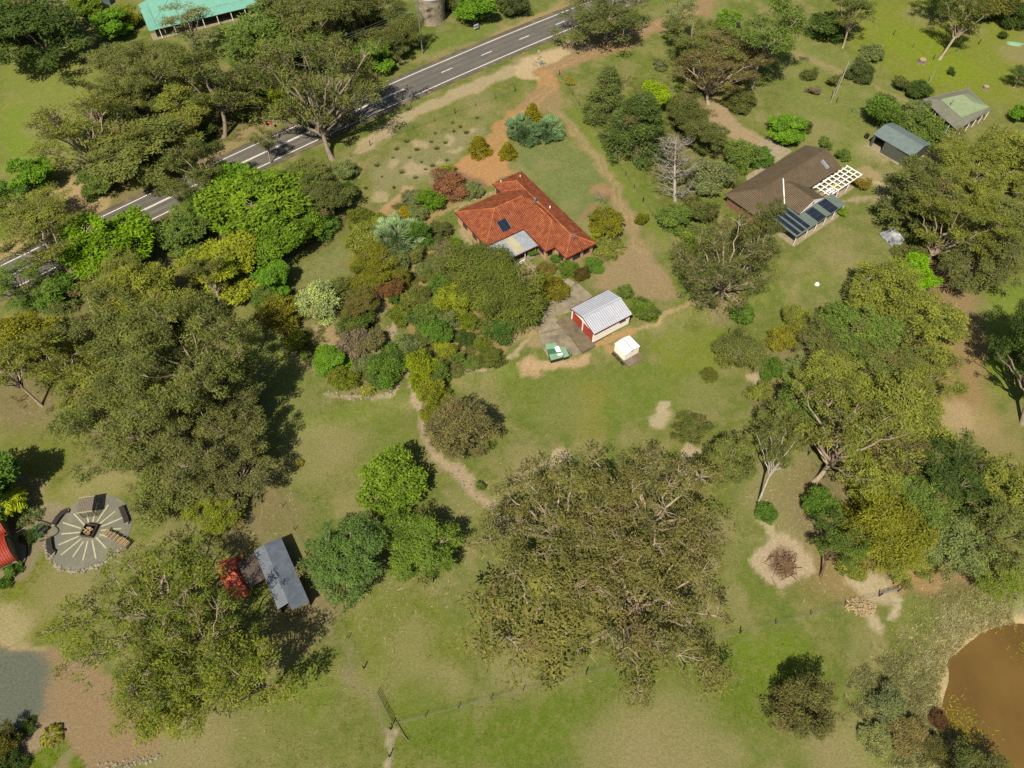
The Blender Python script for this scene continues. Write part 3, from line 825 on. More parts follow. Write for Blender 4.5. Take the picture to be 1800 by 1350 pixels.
def window(parent, face, u0, u1, z0, z1, at_, frame='white', sill=True, out=0.03):
    """face: 'x+','x-','y+','y-' wall plane at coordinate at_; u along the wall"""
    s = 1 if face[1] == '+' else -1
    def b(nm, a0, a1, c0, c1, d0, d1, m, p):
        if face[0] == 'x': return box(nm, at_ + s * d0, at_ + s * d1, a0, a1, c0, c1, m, p)
        return box(nm, a0, a1, at_ + s * d0, at_ + s * d1, c0, c1, m, p)
    w = b('window', u0, u1, z0, z1, 0.004, 0.02, M['glass'], parent)
    for q in ((u0 - 0.05, u0, z0 - 0.05, z1 + 0.05), (u1, u1 + 0.05, z0 - 0.05, z1 + 0.05), (u0, u1, z1, z1 + 0.05), (u0, u1, z0 - 0.05, z0),
              ((u0 + u1) / 2 - 0.025, (u0 + u1) / 2 + 0.025, z0, z1)):
        b('frame', *q, 0.006, 0.05, M[frame], w)
    if sill: b('sill', u0 - 0.1, u1 + 0.1, z0 - 0.13, z0 - 0.055, 0.006, 0.14, M[frame], w)
    return w

# --- the main house
D2R = math.radians
HX, HY = 1.9, 119.3
house = empty('house', (HX, HY, PL), D2R(-56.5), 'tan brick house with a rambling orange terracotta hip roof and grey patio cover', 'house')
EZ = 2.85; TP = 0.42
wings = [(0, 25.2, -7.0, 0.0, 0.0, 'x', True, True), (3.1, 14.4, -17.7, 0.0, 0.02, 'y', True, True), (9.0, 21.7, -9.1, 0.0, 0.01, 'x', False, True)]
for k, (x0, x1, y0, y1, dz, ax, h0, h1) in enumerate(wings):
    V, F, rg, hips = hip_vf(x0, x1, y0, y1, EZ + dz, TP, ax, h0, h1)
    rf = mesh('roof', V, F, M['tile'], house)
    a, b = rg
    if k == 2: a = (13.0, a[1], a[2])
    ridge_caps(rf, [(a, b)], M['ridge'])
    keep = {0: [0, 1, 2, 3], 1: [0, 1], 2: [0]}[k]
    ridge_caps(rf, [hips[q] for q in keep if q < len(hips)], M['ridge'], 0.10, 'hip_cap')
    e = 0.36
    box('wall', x0 + e + 0.01 * k, x1 - e - 0.01 * k, y0 + e + 0.01 * k, y1 - e - 0.013 * k, -0.3, EZ - 0.1, M['brick'], house)
# gutters along the outer eaves
for (p, q) in [((0, 0.04), (25.2, 0.04)), ((25.24, -7.0), (25.24, 0)), ((21.7, -7.04), (25.2, -7.04)), ((21.74, -9.1), (21.74, -7.0)), ((14.4, -9.14), (21.7, -9.14)),
               ((14.44, -17.7), (14.44, -9.1)), ((3.1, -17.74), (14.4, -17.74)), ((3.06, -17.7), (3.06, -7.0)), ((0, -7.04), (3.1, -7.04)), ((-0.04, -7.0), (-0.04, 0))]:
    x0, x1 = sorted((p[0], q[0])); y0, y1 = sorted((p[1], q[1]))
    box('gutter', x0 - 0.05, x1 + 0.05, y0 - 0.05, y1 + 0.05, EZ - 0.20, EZ - 0.05, M['gutter'], house)
for x in (5.5, 9.0): window(house, 'y-', x, x + 1.5, 0.9, 2.0, -17.335, 'fascia', False)
window(house, 'y-', 11.6, 13.2, 0.3, 2.1, -17.335, 'fascia', False)
window(house, 'y-', 19.0, 20.6, 0.9, 2.0, -8.725, 'fascia', False)
window(house, 'x+', -8.3, -7.3, 1.0, 2.0, 21.325, 'fascia', False)
window(house, 'y-', 22.6, 24.0, 0.9, 2.0, -6.645, 'fascia', False)
window(house, 'x+', -5.0, -3.4, 0.9, 2.0, 24.845, 'fascia', False)
window(house, 'x+', -2.6, -1.2, 1.1, 2.0, 24.845, 'fascia', False)
window(house, 'y-', 0.9, 2.6, 0.9, 2.0, -6.645, 'fascia', False)
# patio in the inner corner
pr = slab_vf([(14.2, -17.5, 2.62), (19.2, -17.5, 2.40), (19.2, -9.2, 2.40), (14.2, -9.2, 2.62)], 0.06)
pa = mesh('patio_roof', *pr, M['patio_roof'], house)
mesh('translucent_sheet', *slab_vf([(14.6, -13.9, 2.645), (18.9, -13.9, 2.455), (18.9, -11.9, 2.455), (14.6, -11.9, 2.645)], 0.03), M['clear'], house)
box('patio_edge', 19.2, 19.3, -17.55, -9.2, 2.22, 2.42, M['gutter'], house)
box('patio_edge', 14.2, 19.3, -17.62, -17.52, 2.30, 2.50, M['red_trim'], house)
for y in (-17.3, -14.6, -11.9, -9.5): tube('patio_post', (19.0, y, 0), (19.0, y, 2.32), 0.06, M['white'], house)
box('patio_slab', 14.0, 19.6, -17.6, -9.0, -0.2, 0.12, M['concrete'], house)
box('patio_wall', 19.45, 19.6, -16.5, -12.4, 0.12, 0.75, M['white'], house)
# solar hot-water panel, flue, vents, aerials
sk = mesh('solar_heater', *slab_vf([(11.35, -13.3, EZ + 1.47), (13.4, -13.3, EZ + 0.61), (13.4, -11.3, EZ + 0.61), (11.35, -11.3, EZ + 1.47)], 0.09), M['solar'], house)
for q in ((-13.36, -13.3), (-11.3, -11.24)):
    mesh('frame', *slab_vf([(11.3, q[0], EZ + 1.5), (13.45, q[0], EZ + 0.6), (13.45, q[1], EZ + 0.6), (11.3, q[1], EZ + 1.5)], 0.1), M['alu'], sk)
ch = tube('flue', (10.9, -4.2, EZ + 1.2), (10.9, -4.2, EZ + 2.5), 0.16, M['alu'], house)
tube('flue_cap', (10.9, -4.2, EZ + 2.5), (10.9, -4.2, EZ + 2.62), 0.26, M['alu'], ch)
mesh('flashing', *slab_vf([(10.4, -4.75, EZ + 1.80), (11.4, -4.75, EZ + 1.80), (11.4, -3.6, EZ + 1.58), (10.4, -3.6, EZ + 1.58)], 0.05), M['alu'], ch)
vt = tube('roof_vent', (13.2, -2.2, EZ + 0.7), (13.2, -2.2, EZ + 1.35), 0.14, M['white'], house)
tube('roof_vent', (2.0, -1.6, EZ + 0.5), (2.0, -1.6, EZ + 0.95), 0.10, M['white'], house)
tube('roof_vent', (1.0, -5.6, EZ + 0.45), (1.0, -5.6, EZ + 0.8), 0.10, M['white'], house)
an = tube('aerial', (23.2, -4.0, EZ + 0.6), (23.2, -4.0, EZ + 3.0), 0.03, M['alu'], house)
for z in (2.2, 2.6, 3.0):
    tube('aerial_rod', (22.7, -4.4, EZ + z), (23.7, -3.6, EZ + z), 0.02, M['alu'], an)
tube('aerial_rod', (23.2, -4.6, EZ + 2.8), (23.2, -3.2, EZ + 2.8), 0.02, M['alu'], an)
tube('verandah_post', (3.0, -6.9, -0.2), (3.0, -6.9, EZ - 0.1), 0.07, M['white'], house)
# slim green rainwater tank at the corner
tk = empty('water_tank', (*(house.matrix_basis @ Vector((13.0, -19.0, 0)))[:2], PL - 0.1), 0, 'slim pale green rainwater tank against the west wall of the orange-roofed house', 'water tank')
tb = tube('tank_body', (0, 0, 0), (0, 0, 1.9), 0.75, M['tank_green'], tk, n=20)
tube('lid', (0, 0, 1.9), (0, 0, 1.98), 0.28, M['tank_green'], tk, n=12)
for z in (0.5, 1.0, 1.5): tube('rib', (0, 0, z), (0, 0, z + 0.05), 0.78, M['tank_green'], tb, n=20)

# --- the white garage
gar = empty('garage', (10.55, 82.25, PL), D2R(-57.0), 'cream metal garage with a white ribbed roof and two red roller doors', 'garage')
GW, GD, GH, GR_ = 6.5, 7.9, 2.65, 0.98
box('slab', -0.05, GW + 0.05, -0.02, GD + 0.05, -1.2, 0.06, M['concrete_dark'], gar)
box('wall', GW - 0.10, GW, 0, GD, 0.06, GH, M['cream'], gar)
box('wall', 0, 0.10, 0, GD, 0.06, GH, M['cream'], gar)
def gable_vf(y0, y1, x0, x1, z0, z1, zr):
    xc = (x0 + x1) / 2
    V = [(x0, y0, z0), (x1, y0, z0), (x1, y0, z1), (xc, y0, zr), (x0, y0, z1), (x0, y1, z0), (x1, y1, z0), (x1, y1, z1), (xc, y1, zr), (x0, y1, z1)]
    return V, [(0, 1, 2, 3, 4), (9, 8, 7, 6, 5), (0, 5, 6, 1), (1, 6, 7, 2), (2, 7, 8, 3), (3, 8, 9, 4), (4, 9, 5, 0)]
mesh('back_wall', *gable_vf(GD - 0.1, GD - 0.002, 0.102, GW - 0.102, 0.06, GH, GH + GR_ - 0.05), M['cream'], gar)
mesh('front_gable', *gable_vf(0.02, 0.12, 0.102, GW - 0.102, 2.32, GH, GH + GR_ - 0.05), M['cream'], gar)
for x0, x1 in ((0.10, 0.28), (3.14, 3.36), (GW - 0.28, GW - 0.10)): box('door_post', x0, x1, -0.02, 0.14, 0.06, 2.32, M['white'], gar)
for x0, x1 in ((0.28, 3.14), (3.36, GW - 0.28)): box('roller_door', x0, x1, 0.05, 0.11, 0.06, 2.32, M['red_door'], gar)
window(gar, 'x+', 5.6, 6.9, 1.45, 2.15, GW, 'alu', False)
ns = 10; ov = 0.18
for side in (0, 1):
    for k in range(ns):
        y0 = -ov + k * (GD + 2 * ov) / ns; y1 = -ov + (k + 1) * (GD + 2 * ov) / ns - 0.015
        xe, xr = (-ov, GW / 2) if side == 0 else (GW + ov, GW / 2)
        ze = GH + 0.02 - ov * GR_ / (GW / 2) + 0.006 * (k % 2); zr = GH + GR_ + 0.02 + 0.006 * (k % 2)
        q = [(xe, y0, ze), (xr, y0, zr), (xr, y1, zr), (xe, y1, ze)]
        if side == 0: q = q[::-1]
        o = mesh('roof_sheet', *slab_vf(q[::-1] if side == 0 else q, 0.035), M['galv'], gar)
box('ridge_capping', GW / 2 - 0.22, GW / 2 + 0.22, -ov - 0.02, GD + ov + 0.02, GH + GR_ + 0.0, GH + GR_ + 0.06, M['galv'], gar)
for s in (-1, 1):
    xe = GW / 2 + s * (GW / 2 + ov); ze = GH - ov * GR_ / (GW / 2)
    q = [(xe, -ov - 0.07, ze + 0.05), (GW / 2, -ov - 0.07, GH + GR_ + 0.06), (GW / 2, -ov - 0.015, GH + GR_ + 0.06), (xe, -ov - 0.015, ze + 0.05)]
    mesh('barge_board', *slab_vf(q if s > 0 else q[::-1], 0.2), M['red_trim'], gar)
    box('gutter', xe + s * 0.01, xe + s * 0.12, -ov, GD + ov, ze - 0.12, ze + 0.02, M['red_trim'], gar)
tube('downpipe', (GW + 0.08, GD - 0.1, -0.4), (GW + 0.08, GD - 0.1, GH - 0.1), 0.05, M['dark_timber'], gar)
# raised apron with a retaining wall in front of the doors
pad = empty('loading_apron', (10.55, 82.25, PL), D2R(-57.0), 'raised concrete apron with a retaining wall in front of the red garage doors', 'apron')
box('apron_slab', -0.9, GW + 0.7, -2.75, -0.04, -0.08, 0.05, M['concrete_dark'], pad)
box('retaining_wall', -0.85, GW + 0.65, -2.7, -0.08, -1.3, -0.085, M['concrete'], pad)
for x in (1.4, 4.0, 6.0): box('buttress', x, x + 0.25, -2.86, -2.70, -1.2, -0.12, M['stone'], pad)

# --- small white shed
fs_ = lambda x, y: (940 + x / 8.18, 490 + y / 8.18)
sx_, sy_ = 17.75, 75.75
zb = gz(19.8, 75.4)
ss = empty('garden_shed', (sx_, sy_, zb), D2R(-56.0), 'small white metal garden shed with a flat-pitched roof on a timber base', 'shed')
SW, SD, SH = 2.75, 3.15, 1.95
box('base', -0.15, SW + 1.5, -0.15, SD + 0.15, -0.25, 0.16, M['timber'], ss)
box('wall', 0, 0.06, 0, SD, 0.18, SH, M['cream'], ss)
box('wall', 0.061, SW - 0.061, 0, 0.06, 0.18, SH, M['cream'], ss)
box('wall', 0.061, SW - 0.061, SD - 0.06, SD, 0.18, SH, M['cream'], ss)
V = [(SW - 0.06, 0, 0.18), (SW - 0.06, SD, 0.18), (SW - 0.06, SD, SH), (SW - 0.06, SD / 2, SH + 0.32), (SW - 0.06, 0, SH), (SW, 0, 0.18), (SW, SD, 0.18), (SW, SD, SH), (SW, SD / 2, SH + 0.32), (SW, 0, SH)]
FG = [(4, 3, 2, 1, 0), (5, 6, 7, 8, 9), (0, 1, 6, 5), (1, 2, 7, 6), (2, 3, 8, 7), (3, 4, 9, 8), (4, 0, 5, 9)]
mesh('gable_wall', V, FG, M['cream'], ss)
for s in (0, 1):
    y0, y1 = (-0.08, SD / 2 - 0.02) if s == 0 else (SD / 2 + 0.02, SD + 0.08)
    z0, z1 = (SH + 0.0, SH + 0.34) if s == 0 else (SH + 0.34, SH + 0.0)
    mesh('roof_sheet', *slab_vf([(-0.1, y0, z0 + 0.02), (SW + 0.12, y0, z0 + 0.02), (SW + 0.12, y1, z1 + 0.02), (-0.1, y1, z1 + 0.02)], 0.04), M['white_sheet'], ss)
box('ridge_capping', -0.1, SW + 0.12, SD / 2 - 0.05, SD / 2 + 0.05, SH + 0.335, SH + 0.375, M['alu'], ss)
box('vent', SW + 0.004, SW + 0.03, 1.3, 1.75, 1.75, 1.9, M['black'], ss)
for k in range(5): box('deck_board', SW + 0.1 + k * 0.28, SW + 0.34 + k * 0.28, -0.1, SD * 0.55 + 0.3 * (k % 2), 0.165, 0.2, M['old_timber'], ss)
for k in range(3): box('pallet', 0.2 + k * 1.1, 1.15 + k * 1.1, -0.75, -0.25, -0.2, 0.08, M['dark_timber'], ss)

# --- low frame roofed with green and white sheets
cx_, cy_, cz_ = at(978, 624)
fr = empty('sheet_covered_frame', (cx_, cy_, cz_), D2R(-57), 'low frame covered with pale green, dark green and white sheets on the concrete apron', 'cold frame')
def fxy(px, py, h=0.7):
    x, y = ray(945 + px / 18.0, 590 + py / 18.0, cz_ + h)
    q = house.matrix_basis.to_3x3().inverted() @ Vector((x - cx_, y - cy_, 0))
    a = D2R(57)
    dx, dy = x - cx_, y - cy_
    return (dx * math.cos(a) - dy * math.sin(a), dx * math.sin(a) + dy * math.cos(a))
def sheet(nm, pts, z, m, th=0.03):
    q = [(*fxy(px, py, z), z) for px, py in pts]
    ar = sum(q[i][0] * q[(i + 1) % len(q)][1] - q[(i + 1) % len(q)][0] * q[i][1] for i in range(len(q)))
    if ar < 0: q = q[::-1]
    return mesh(nm, *slab_vf(q, th), m, fr)
sheet('roof_sheet', [(240, 265), (595, 225), (665, 390), (285, 440)], 0.72, M['tin_green'])
sheet('roof_sheet', [(310, 455), (560, 395), (610, 540), (370, 590)], 0.78, M['tin_dkgreen'])
sheet('roof_sheet', [(360, 600), (770, 520), (800, 680), (425, 785)], 0.70, M['tin_green'])
sheet('roof_sheet', [(525, 365), (670, 325), (750, 500), (605, 525)], 0.82, M['white'])
sheet('roof_sheet', [(620, 580), (780, 540), (795, 605), (655, 640)], 0.80, M['white'])
sheet('roof_sheet', [(700, 360), (880, 370), (1010, 640), (830, 700)], 0.55, M['tin_green'])
sheet('frame_box', [(265, 300), (590, 260), (790, 690), (420, 790)], 0.62, M['dark_timber'], 0.75)
sheet('frame_box', [(720, 370), (870, 380), (1000, 645), (830, 710)], 0.48, M['dark_timber'], 0.6)
sheet('side_crate', [(930, 430), (990, 400), (1090, 590), (1040, 620)], 0.35, M['old_timber'], 0.45)

# --- concrete drive, path
f2 = lambda x, y: at(940 + x / 8.18, 490 + y / 8.18)[:2]
for pts in ([(62, 800), (400, 716), (700, 1065), (240, 1195), (110, 1000)],
            [(40, 640), (90, 560), (80, 440), (110, 370), (285, 306), (300, 545), (396, 706), (60, 790)],
            [(294, 302), (420, 250), (550, 170), (520, 90), (482, 30), (640, 80), (830, 250), (700, 350), (540, 470), (308, 540)]):
    drape('concrete_driveway', [f2(*p) for p in pts], 0.035, M['concrete'])
f4_ = lambda x, y: at(760 + x / 4.286, 280 + y / 4.286)[:2]
pth = curve_pts([f4_(672, 735), f4_(735, 800), f4_(800, 855), f4_(890, 885), f4_(1000, 912), f4_(1060, 945)], 0.8)
strip('garden_path', pth, 1.25, 0.04, M['path'])

# --- clothes hoist
hx, hy, hz_ = at(1055, 357)
hoist = empty('clothes_hoist', (hx, hy, hz_), 0.4, 'rotary clothes hoist on a bare patch beside the orange roof', 'clothes line')
tube('pole', (0, 0, -0.1), (0, 0, 2.3), 0.05, M['steel'], hoist)
for k in range(4):
    t = k * math.pi / 2
    tube('arm', (0, 0, 1.9), (1.9 * math.cos(t), 1.9 * math.sin(t), 2.25), 0.035, M['steel'], hoist, n=6)
for r in (0.8, 1.3, 1.8):
    pts = [(r * math.cos(k * math.pi / 2), r * math.sin(k * math.pi / 2), 2.02 + r * 0.12) for k in range(5)]
    mesh('line', *polytube_vf(pts, 0.012, 4), M['wire'], hoist)

# --- brown-roofed neighbour house
n38 = 38.4
ang = D2R(n38 - 180)                       # local x: along the ridge towards the lower left; local y: (right of it) away
nb = empty('neighbour_house', (62.2, 128.1, PL), ang, 'long brown tiled house with a cream gable, solar panels and a white pergola', 'house')
# local y positive is to the left of x, i.e. towards the camera side
V, F, rg, hips = hip_vf(0, 25.2, 0, 9.3, 2.6, 0.40, 'x', False, True)
r = mesh('roof', V, F, M['brown_tile'], nb)
ridge_caps(r, [rg] + hips[-2:], M['brown_tile'], 0.11)
ridge_caps(r, [((0.02, 0, 2.6), rg[0]), ((0.02, 9.3, 2.6), rg[0])], M['brown_tile'], 0.09, 'verge_cap')
V, F, rg2, hips = hip_vf(10.3, 18.1, 3.0, 13.0, 2.62, 0.42, 'y', True, False)
r2 = mesh('roof', V, F, M['brown_tile'], nb)
ridge_caps(r2, [rg2], M['brown_tile'], 0.11)
box('wall', 0.15, 24.6, 0.6, 8.7, -0.3, 2.44, M['brick_red'], nb)
box('wall', 10.9, 17.5, 8.0, 12.6, -0.3, 2.44, M['brick_red'], nb)
mesh('gable_infill', [(10.5, 13.03, 2.6), (17.9, 13.03, 2.6), (14.2, 13.03, 4.15), (10.5, 12.9, 2.6), (17.9, 12.9, 2.6), (14.2, 12.9, 4.15)], [(0, 2, 1), (3, 4, 5), (0, 1, 4, 3), (1, 2, 5, 4), (2, 0, 3, 5)], M['white'], nb)
box('gable_vent', 14.0, 14.4, 13.035, 13.06, 3.0, 3.6, M['dark_timber'], nb)
tube('valley_flashing', (18.1, 9.3, 2.66), (14.25, 5.2, 4.30), 0.11, M['white'], nb, n=6)
def ver(z0, x0, x1, y0, y1, dz): return [(x0, y0, z0 + dz), (x1, y0, z0 + dz), (x1, y1, z0), (x0, y1, z0)]
mesh('verandah_roof', *slab_vf(ver(2.30, 8.2, 18.35, 13.1, 16.7, 0.25), 0.06), M['grey_metal'], nb)
mesh('verandah_roof', *slab_vf(ver(2.30, 18.38, 23.4, 9.4, 16.7, 0.5), 0.06), M['grey_metal'], nb)
def vz(y, deep): return 2.30 + (0.5 * (16.7 - y) / 7.3 if deep else 0.25 * (16.7 - y) / 3.6) + 0.06
def panel(x0, x1, y0, y1, deep=False):
    p = mesh('solar_panel', *slab_vf([(x0, y0, vz(y0, deep)), (x1, y0, vz(y0, deep)), (x1, y1, vz(y1, deep)), (x0, y1, vz(y1, deep))], 0.035), M['solar'], nb)
for bx in (10.4, 14.3):
    for i in range(2):
        for j in range(3): panel(bx + i * 1.22, bx + 1.18 + i * 1.22, 13.25 + j * 1.12, 14.33 + j * 1.12)
for bx in (18.9, 20.4, 21.9):
    for j in range(4): panel(bx, bx + 0.98, 9.7 + j * 1.68, 11.34 + j * 1.68, True)
for x in (8.4, 11.2, 14.0, 16.8, 19.6, 23.2): tube('verandah_post', (x, 16.55, -0.2), (x, 16.55, 2.3), 0.06, M['white'], nb)
box('verandah_slab', 8.2, 23.4, 12.7, 17.0, -0.25, 0.05, M['path'], nb)
# skylight
sk = mesh('skylight', *slab_vf([(2.55, 6.2, 4.00), (3.55, 6.2, 4.00), (3.55, 8.2, 3.20), (2.55, 8.2, 3.20)], 0.12), M['alu'], nb)
tube('glass_ridge', (3.05, 6.25, 4.07), (3.05, 8.15, 3.30), 0.22, M['alu'], sk, n=8)
for (nm, q) in (('window', (2.0, 4.0)), ('window', (5.5, 7.5))): window(nb, 'y+', q[0], q[1], 0.9, 2.0, 8.7)
window(nb, 'y+', 12.2, 16.0, 0.3, 2.1, 12.6)
# pergola: its own thing beside the house
pg = empty('pergola', (62.2, 128.1, PL), ang, 'white lattice-beamed pergola along the side of the brown tiled house', 'pergola')
for k in range(9):
    x = -1.7 + k * 1.3
    box('rafter', x, x + 0.14, 9.5, 13.4, 2.36, 2.52, M['white'], pg)
for y in (9.7, 10.85, 12.0, 13.1): box('beam', -1.9, 9.0, y, y + 0.14, 2.22, 2.37, M['white'], pg)
for x in (-1.5, 2.0, 5.5, 8.7): box('post', x, x + 0.12, 13.1, 13.22, -0.2, 2.22, M['white'], pg)
pgm = pg.matrix_basis
def pgp(x, y, z=0.0):
    v = pgm @ Vector((x, y, z)); return (v.x, v.y, v.z)
# things under the pergola
um = empty('play_tent', pgp(3.0, 11.0, -0.05), 0.3, 'red and yellow play tent under the white pergola', 'tent')
mesh('panel', [(-0.7, -0.7, 0.05), (0.7, -0.7, 0.05), (0, 0, 1.1)], [(0, 1, 2)], M['yellow'], um)
mesh('panel', [(0.7, -0.7, 0.05), (0.7, 0.7, 0.05), (0, 0, 1.1)], [(0, 1, 2)], M['red'], um)
mesh('panel', [(0.7, 0.7, 0.05), (-0.7, 0.7, 0.05), (0, 0, 1.1)], [(0, 1, 2)], M['red'], um)
mesh('panel', [(-0.7, 0.7, 0.05), (-0.7, -0.7, 0.05), (0, 0, 1.1)], [(0, 1, 2)], M['yellow'], um)
tb_ = empty('outdoor_table', pgp(5.2, 11.4, -0.05), ang, 'pale outdoor table under the white pergola', 'table')
box('table_top', -0.9, 0.9, -0.5, 0.5, 0.70, 0.75, M['white'], tb_)
for sx2 in (-0.8, 0.74):
    for sy2 in (-0.42, 0.36): box('leg', sx2, sx2 + 0.06, sy2, sy2 + 0.06, 0, 0.70, M['white'], tb_)
drape('concrete_pavement', [pgp(*q)[:2] for q in ((-1.9, 9.4), (9.3, 9.4), (9.3, 13.6), (-1.9, 13.6))], 0.03, M['path'])
f4p = lambda x, y: at(1180 + x / 4.286, 160 + y / 4.286)[:2]
drape('concrete_driveway', [f4p(*q) for q in ((625, 420), (735, 350), (910, 455), (740, 570), (570, 680), (560, 640), (790, 500))], 0.035, M['path'])

# --- grey sliding-door shed
gs = empty('farm_shed', (77.9, 131.5, PL), D2R(-52.5), 'grey-green metal shed with a half open sliding door and white corner trim', 'shed')
LX, LY, LH = 9.3, 6.4, 3.0
box('back_wall', 0, LX, LY - 0.1, LY, 0, LH, M['grey_wall'], gs)
box('slab', -0.5, LX + 0.1, -0.6, LY, -0.3, 0.06, M['path'], gs)
for x, nm in ((0, 'end_wall'), (LX - 0.1, 'end_wall')):
    V = [(x, 0.1, 0), (x, LY - 0.1, 0), (x, LY - 0.1, LH), (x, LY / 2, LH + 0.85), (x, 0.1, LH)]
    V += [(p[0] + 0.1, p[1], p[2]) for p in V]
    mesh(nm, V, FG, M['grey_wall'], gs)
box('sliding_door', 2.9, 6.0, -0.10, -0.03, 0.05, 2.75, M['grey_wall'], gs)
box('wall', 5.9, LX, 0.0, 0.1, 0, LH, M['grey_wall'], gs)
box('wall', 0, 0.5, 0.0, 0.1, 0, LH, M['grey_wall'], gs)
box('lintel', 0.5, 5.9, 0.0, 0.1, 2.75, LH, M['grey_wall'], gs)
box('door_track', 0.0, 6.2, -0.16, -0.11, 2.76, 2.9, M['steel'], gs)
for s in (0, 1):
    y0, y1 = (-0.25, LY / 2) if s == 0 else (LY / 2, LY + 0.25)
    z0, z1 = (LH - 0.05, LH + 0.9) if s == 0 else (LH + 0.9, LH - 0.05)
    mesh('roof', *slab_vf([(-0.2, y0, z0 + 0.02), (LX + 0.2, y0, z0 + 0.02), (LX + 0.2, y1, z1 + 0.02), (-0.2, y1, z1 + 0.02)], 0.06), M['blue_roof'], gs)
box('corner_trim', LX + 0.002, LX + 0.10, -0.05, 0.1, 0, LH, M['white'], gs)
box('base_trim', LX + 0.002, LX + 0.06, 0.1, LY, 0.02, 0.2, M['white'], gs)
bk = empty('rubbish_bin', (*at(1522, 243)[:2], PL), 0.5, 'dark bin standing by the sliding-door shed', 'bin')
mesh('bin_body', *slab_vf([(-0.3, -0.35, 1.0), (0.3, -0.35, 1.0), (0.3, 0.35, 1.0), (-0.3, 0.35, 1.0)], 1.0), M['dark_timber'], bk)
box('lid', -0.33, 0.33, -0.38, 0.42, 1.0, 1.07, M['rubber'], bk)

# --- pale green roofed house, top right
qs = [Vector((92.9, 144.9, 0)), Vector((96.6, 133.5, 0)), Vector((106.8, 140.9, 0)), Vector((104.6, 149.0, 0))]
gc = sum(qs, Vector()) / 4
gh = empty('homestead', (gc.x, gc.y, PL), 0, 'homestead with a pale green hip roof and a grey verandah roof around it', 'house')
loc = [q - gc for q in qs]
def lerp(a, b, t): return a + (b - a) * t
inn = [lerp(loc[0], loc[2], 0.24), lerp(loc[1], loc[3], 0.22), lerp(loc[2], loc[0], 0.04), lerp(loc[3], loc[1], 0.18)]
rid = [lerp(inn[0], inn[1], 0.5) * 0.35 + lerp(inn[2], inn[3], 0.5) * 0.65 * 0.4, lerp(inn[2], inn[3], 0.5) * 0.6]
V = [(p.x, p.y, 2.5) for p in loc] + [(p.x, p.y, 3.1) for p in inn]
F = [(i, (i + 1) % 4, (i + 1) % 4 + 4, i + 4) for i in range(4)]
V += [(p.x, p.y, 2.38) for p in loc]; F += [(i, i + 8, (i + 1) % 4 + 8, (i + 1) % 4) for i in range(4)]
mesh('verandah_roof', V, F, M['verandah'], gh)
mid0 = (inn[0] + inn[3]) / 2; mid1 = (inn[1] + inn[2]) / 2
ra = lerp(mid0, mid1, 0.25); rb = lerp(mid0, mid1, 0.75)
V = [(p.x, p.y, 3.16) for p in inn] + [(ra.x, ra.y, 4.6), (rb.x, rb.y, 4.6)]
mesh('roof', V, [(0, 1, 5, 4), (1, 2, 5), (2, 3, 4, 5), (3, 0, 4)], M['pale_green'], gh)
wl = [p * 0.62 for p in loc]
mesh('wall', *slab_vf([(p.x, p.y, 3.0) for p in wl], 3.2), M['grey_wall'], gh)
for i in range(4):
    n = 5
    for k in range(n):
        p = lerp(loc[i], loc[(i + 1) % 4], k / n) * 0.97
        tube('verandah_post', (p.x, p.y, -0.2), (p.x, p.y, 2.42), 0.07, M['white'], gh, n=6)
p = lerp(loc[0], loc[1], 0.3) * 0.97; q = lerp(loc[0], loc[1], 0.95) * 0.97
mesh('railing', *join(tube_vf((p.x, p.y, 0.9), (q.x, q.y, 0.9), 0.06, n=6), tube_vf((p.x, p.y, 0.15), (q.x, q.y, 0.15), 0.08, n=6)), M['white'], gh)
for i, j in ((0, 1), (0, 3), (3, 2)):
    a, b = loc[i], loc[j]
    tube('gutter', (a.x, a.y, 2.49), (b.x, b.y, 2.49), 0.07, M['alu'], gh, n=6)
a = inn[0] * 0.6 + inn[1] * 0.4
tube('flue', (a.x * .9, a.y * .9, 3.0), (a.x * .9, a.y * .9, 4.9), 0.09, M['alu'], gh)
wd = drape('timber_deck', [(q.x + gc.x, q.y + gc.y) for q in [p * 0.99 for p in loc]], 0.05, M['timber'])

# --- turquoise roofed homestead, top left
tq = empty('farmhouse', (-91.1, 179.7, PL), D2R(27.4), 'long farmhouse under a turquoise metal roof with verandah posts', 'house')
V, F, rg, hips = hip_vf(0.0, 29.5, -2.6, 9.0, 3.2, 0.36, 'x', True, True)
mesh('roof', V, F, M['teal'], tq)
ridge_caps(tq, [rg] + hips, M['teal'], 0.1)
mesh('verandah_roof', *slab_vf([(0.0, -5.6, 2.55), (29.5, -5.6, 2.55), (29.5, -2.6, 3.1), (0.0, -2.6, 3.1)], 0.06), M['teal'], tq)
mesh('verandah_roof', *slab_vf([(-2.2, -5.6, 2.55), (-0.05, -5.6, 2.55), (-0.05, 9.0, 3.1), (-2.2, 9.0, 2.55)], 0.06), M['teal'], tq)
box('wall', 0.8, 28.8, -2.0, 8.4, -0.3, 3.05, M['brick_red'], tq)
box('verandah_floor', -2.2, 29.5, -5.6, -2.0, -0.3, 0.12, M['path'], tq)
for k in range(9): tube('verandah_post', (0.2 + k * 3.6, -5.4, 0.1), (0.2 + k * 3.6, -5.4, 2.52), 0.09, M['white'], tq, n=6)
box('skylight', 20.0, 22.5, 0.0, 1.2, 4.05, 4.45, M['alu'], tq)
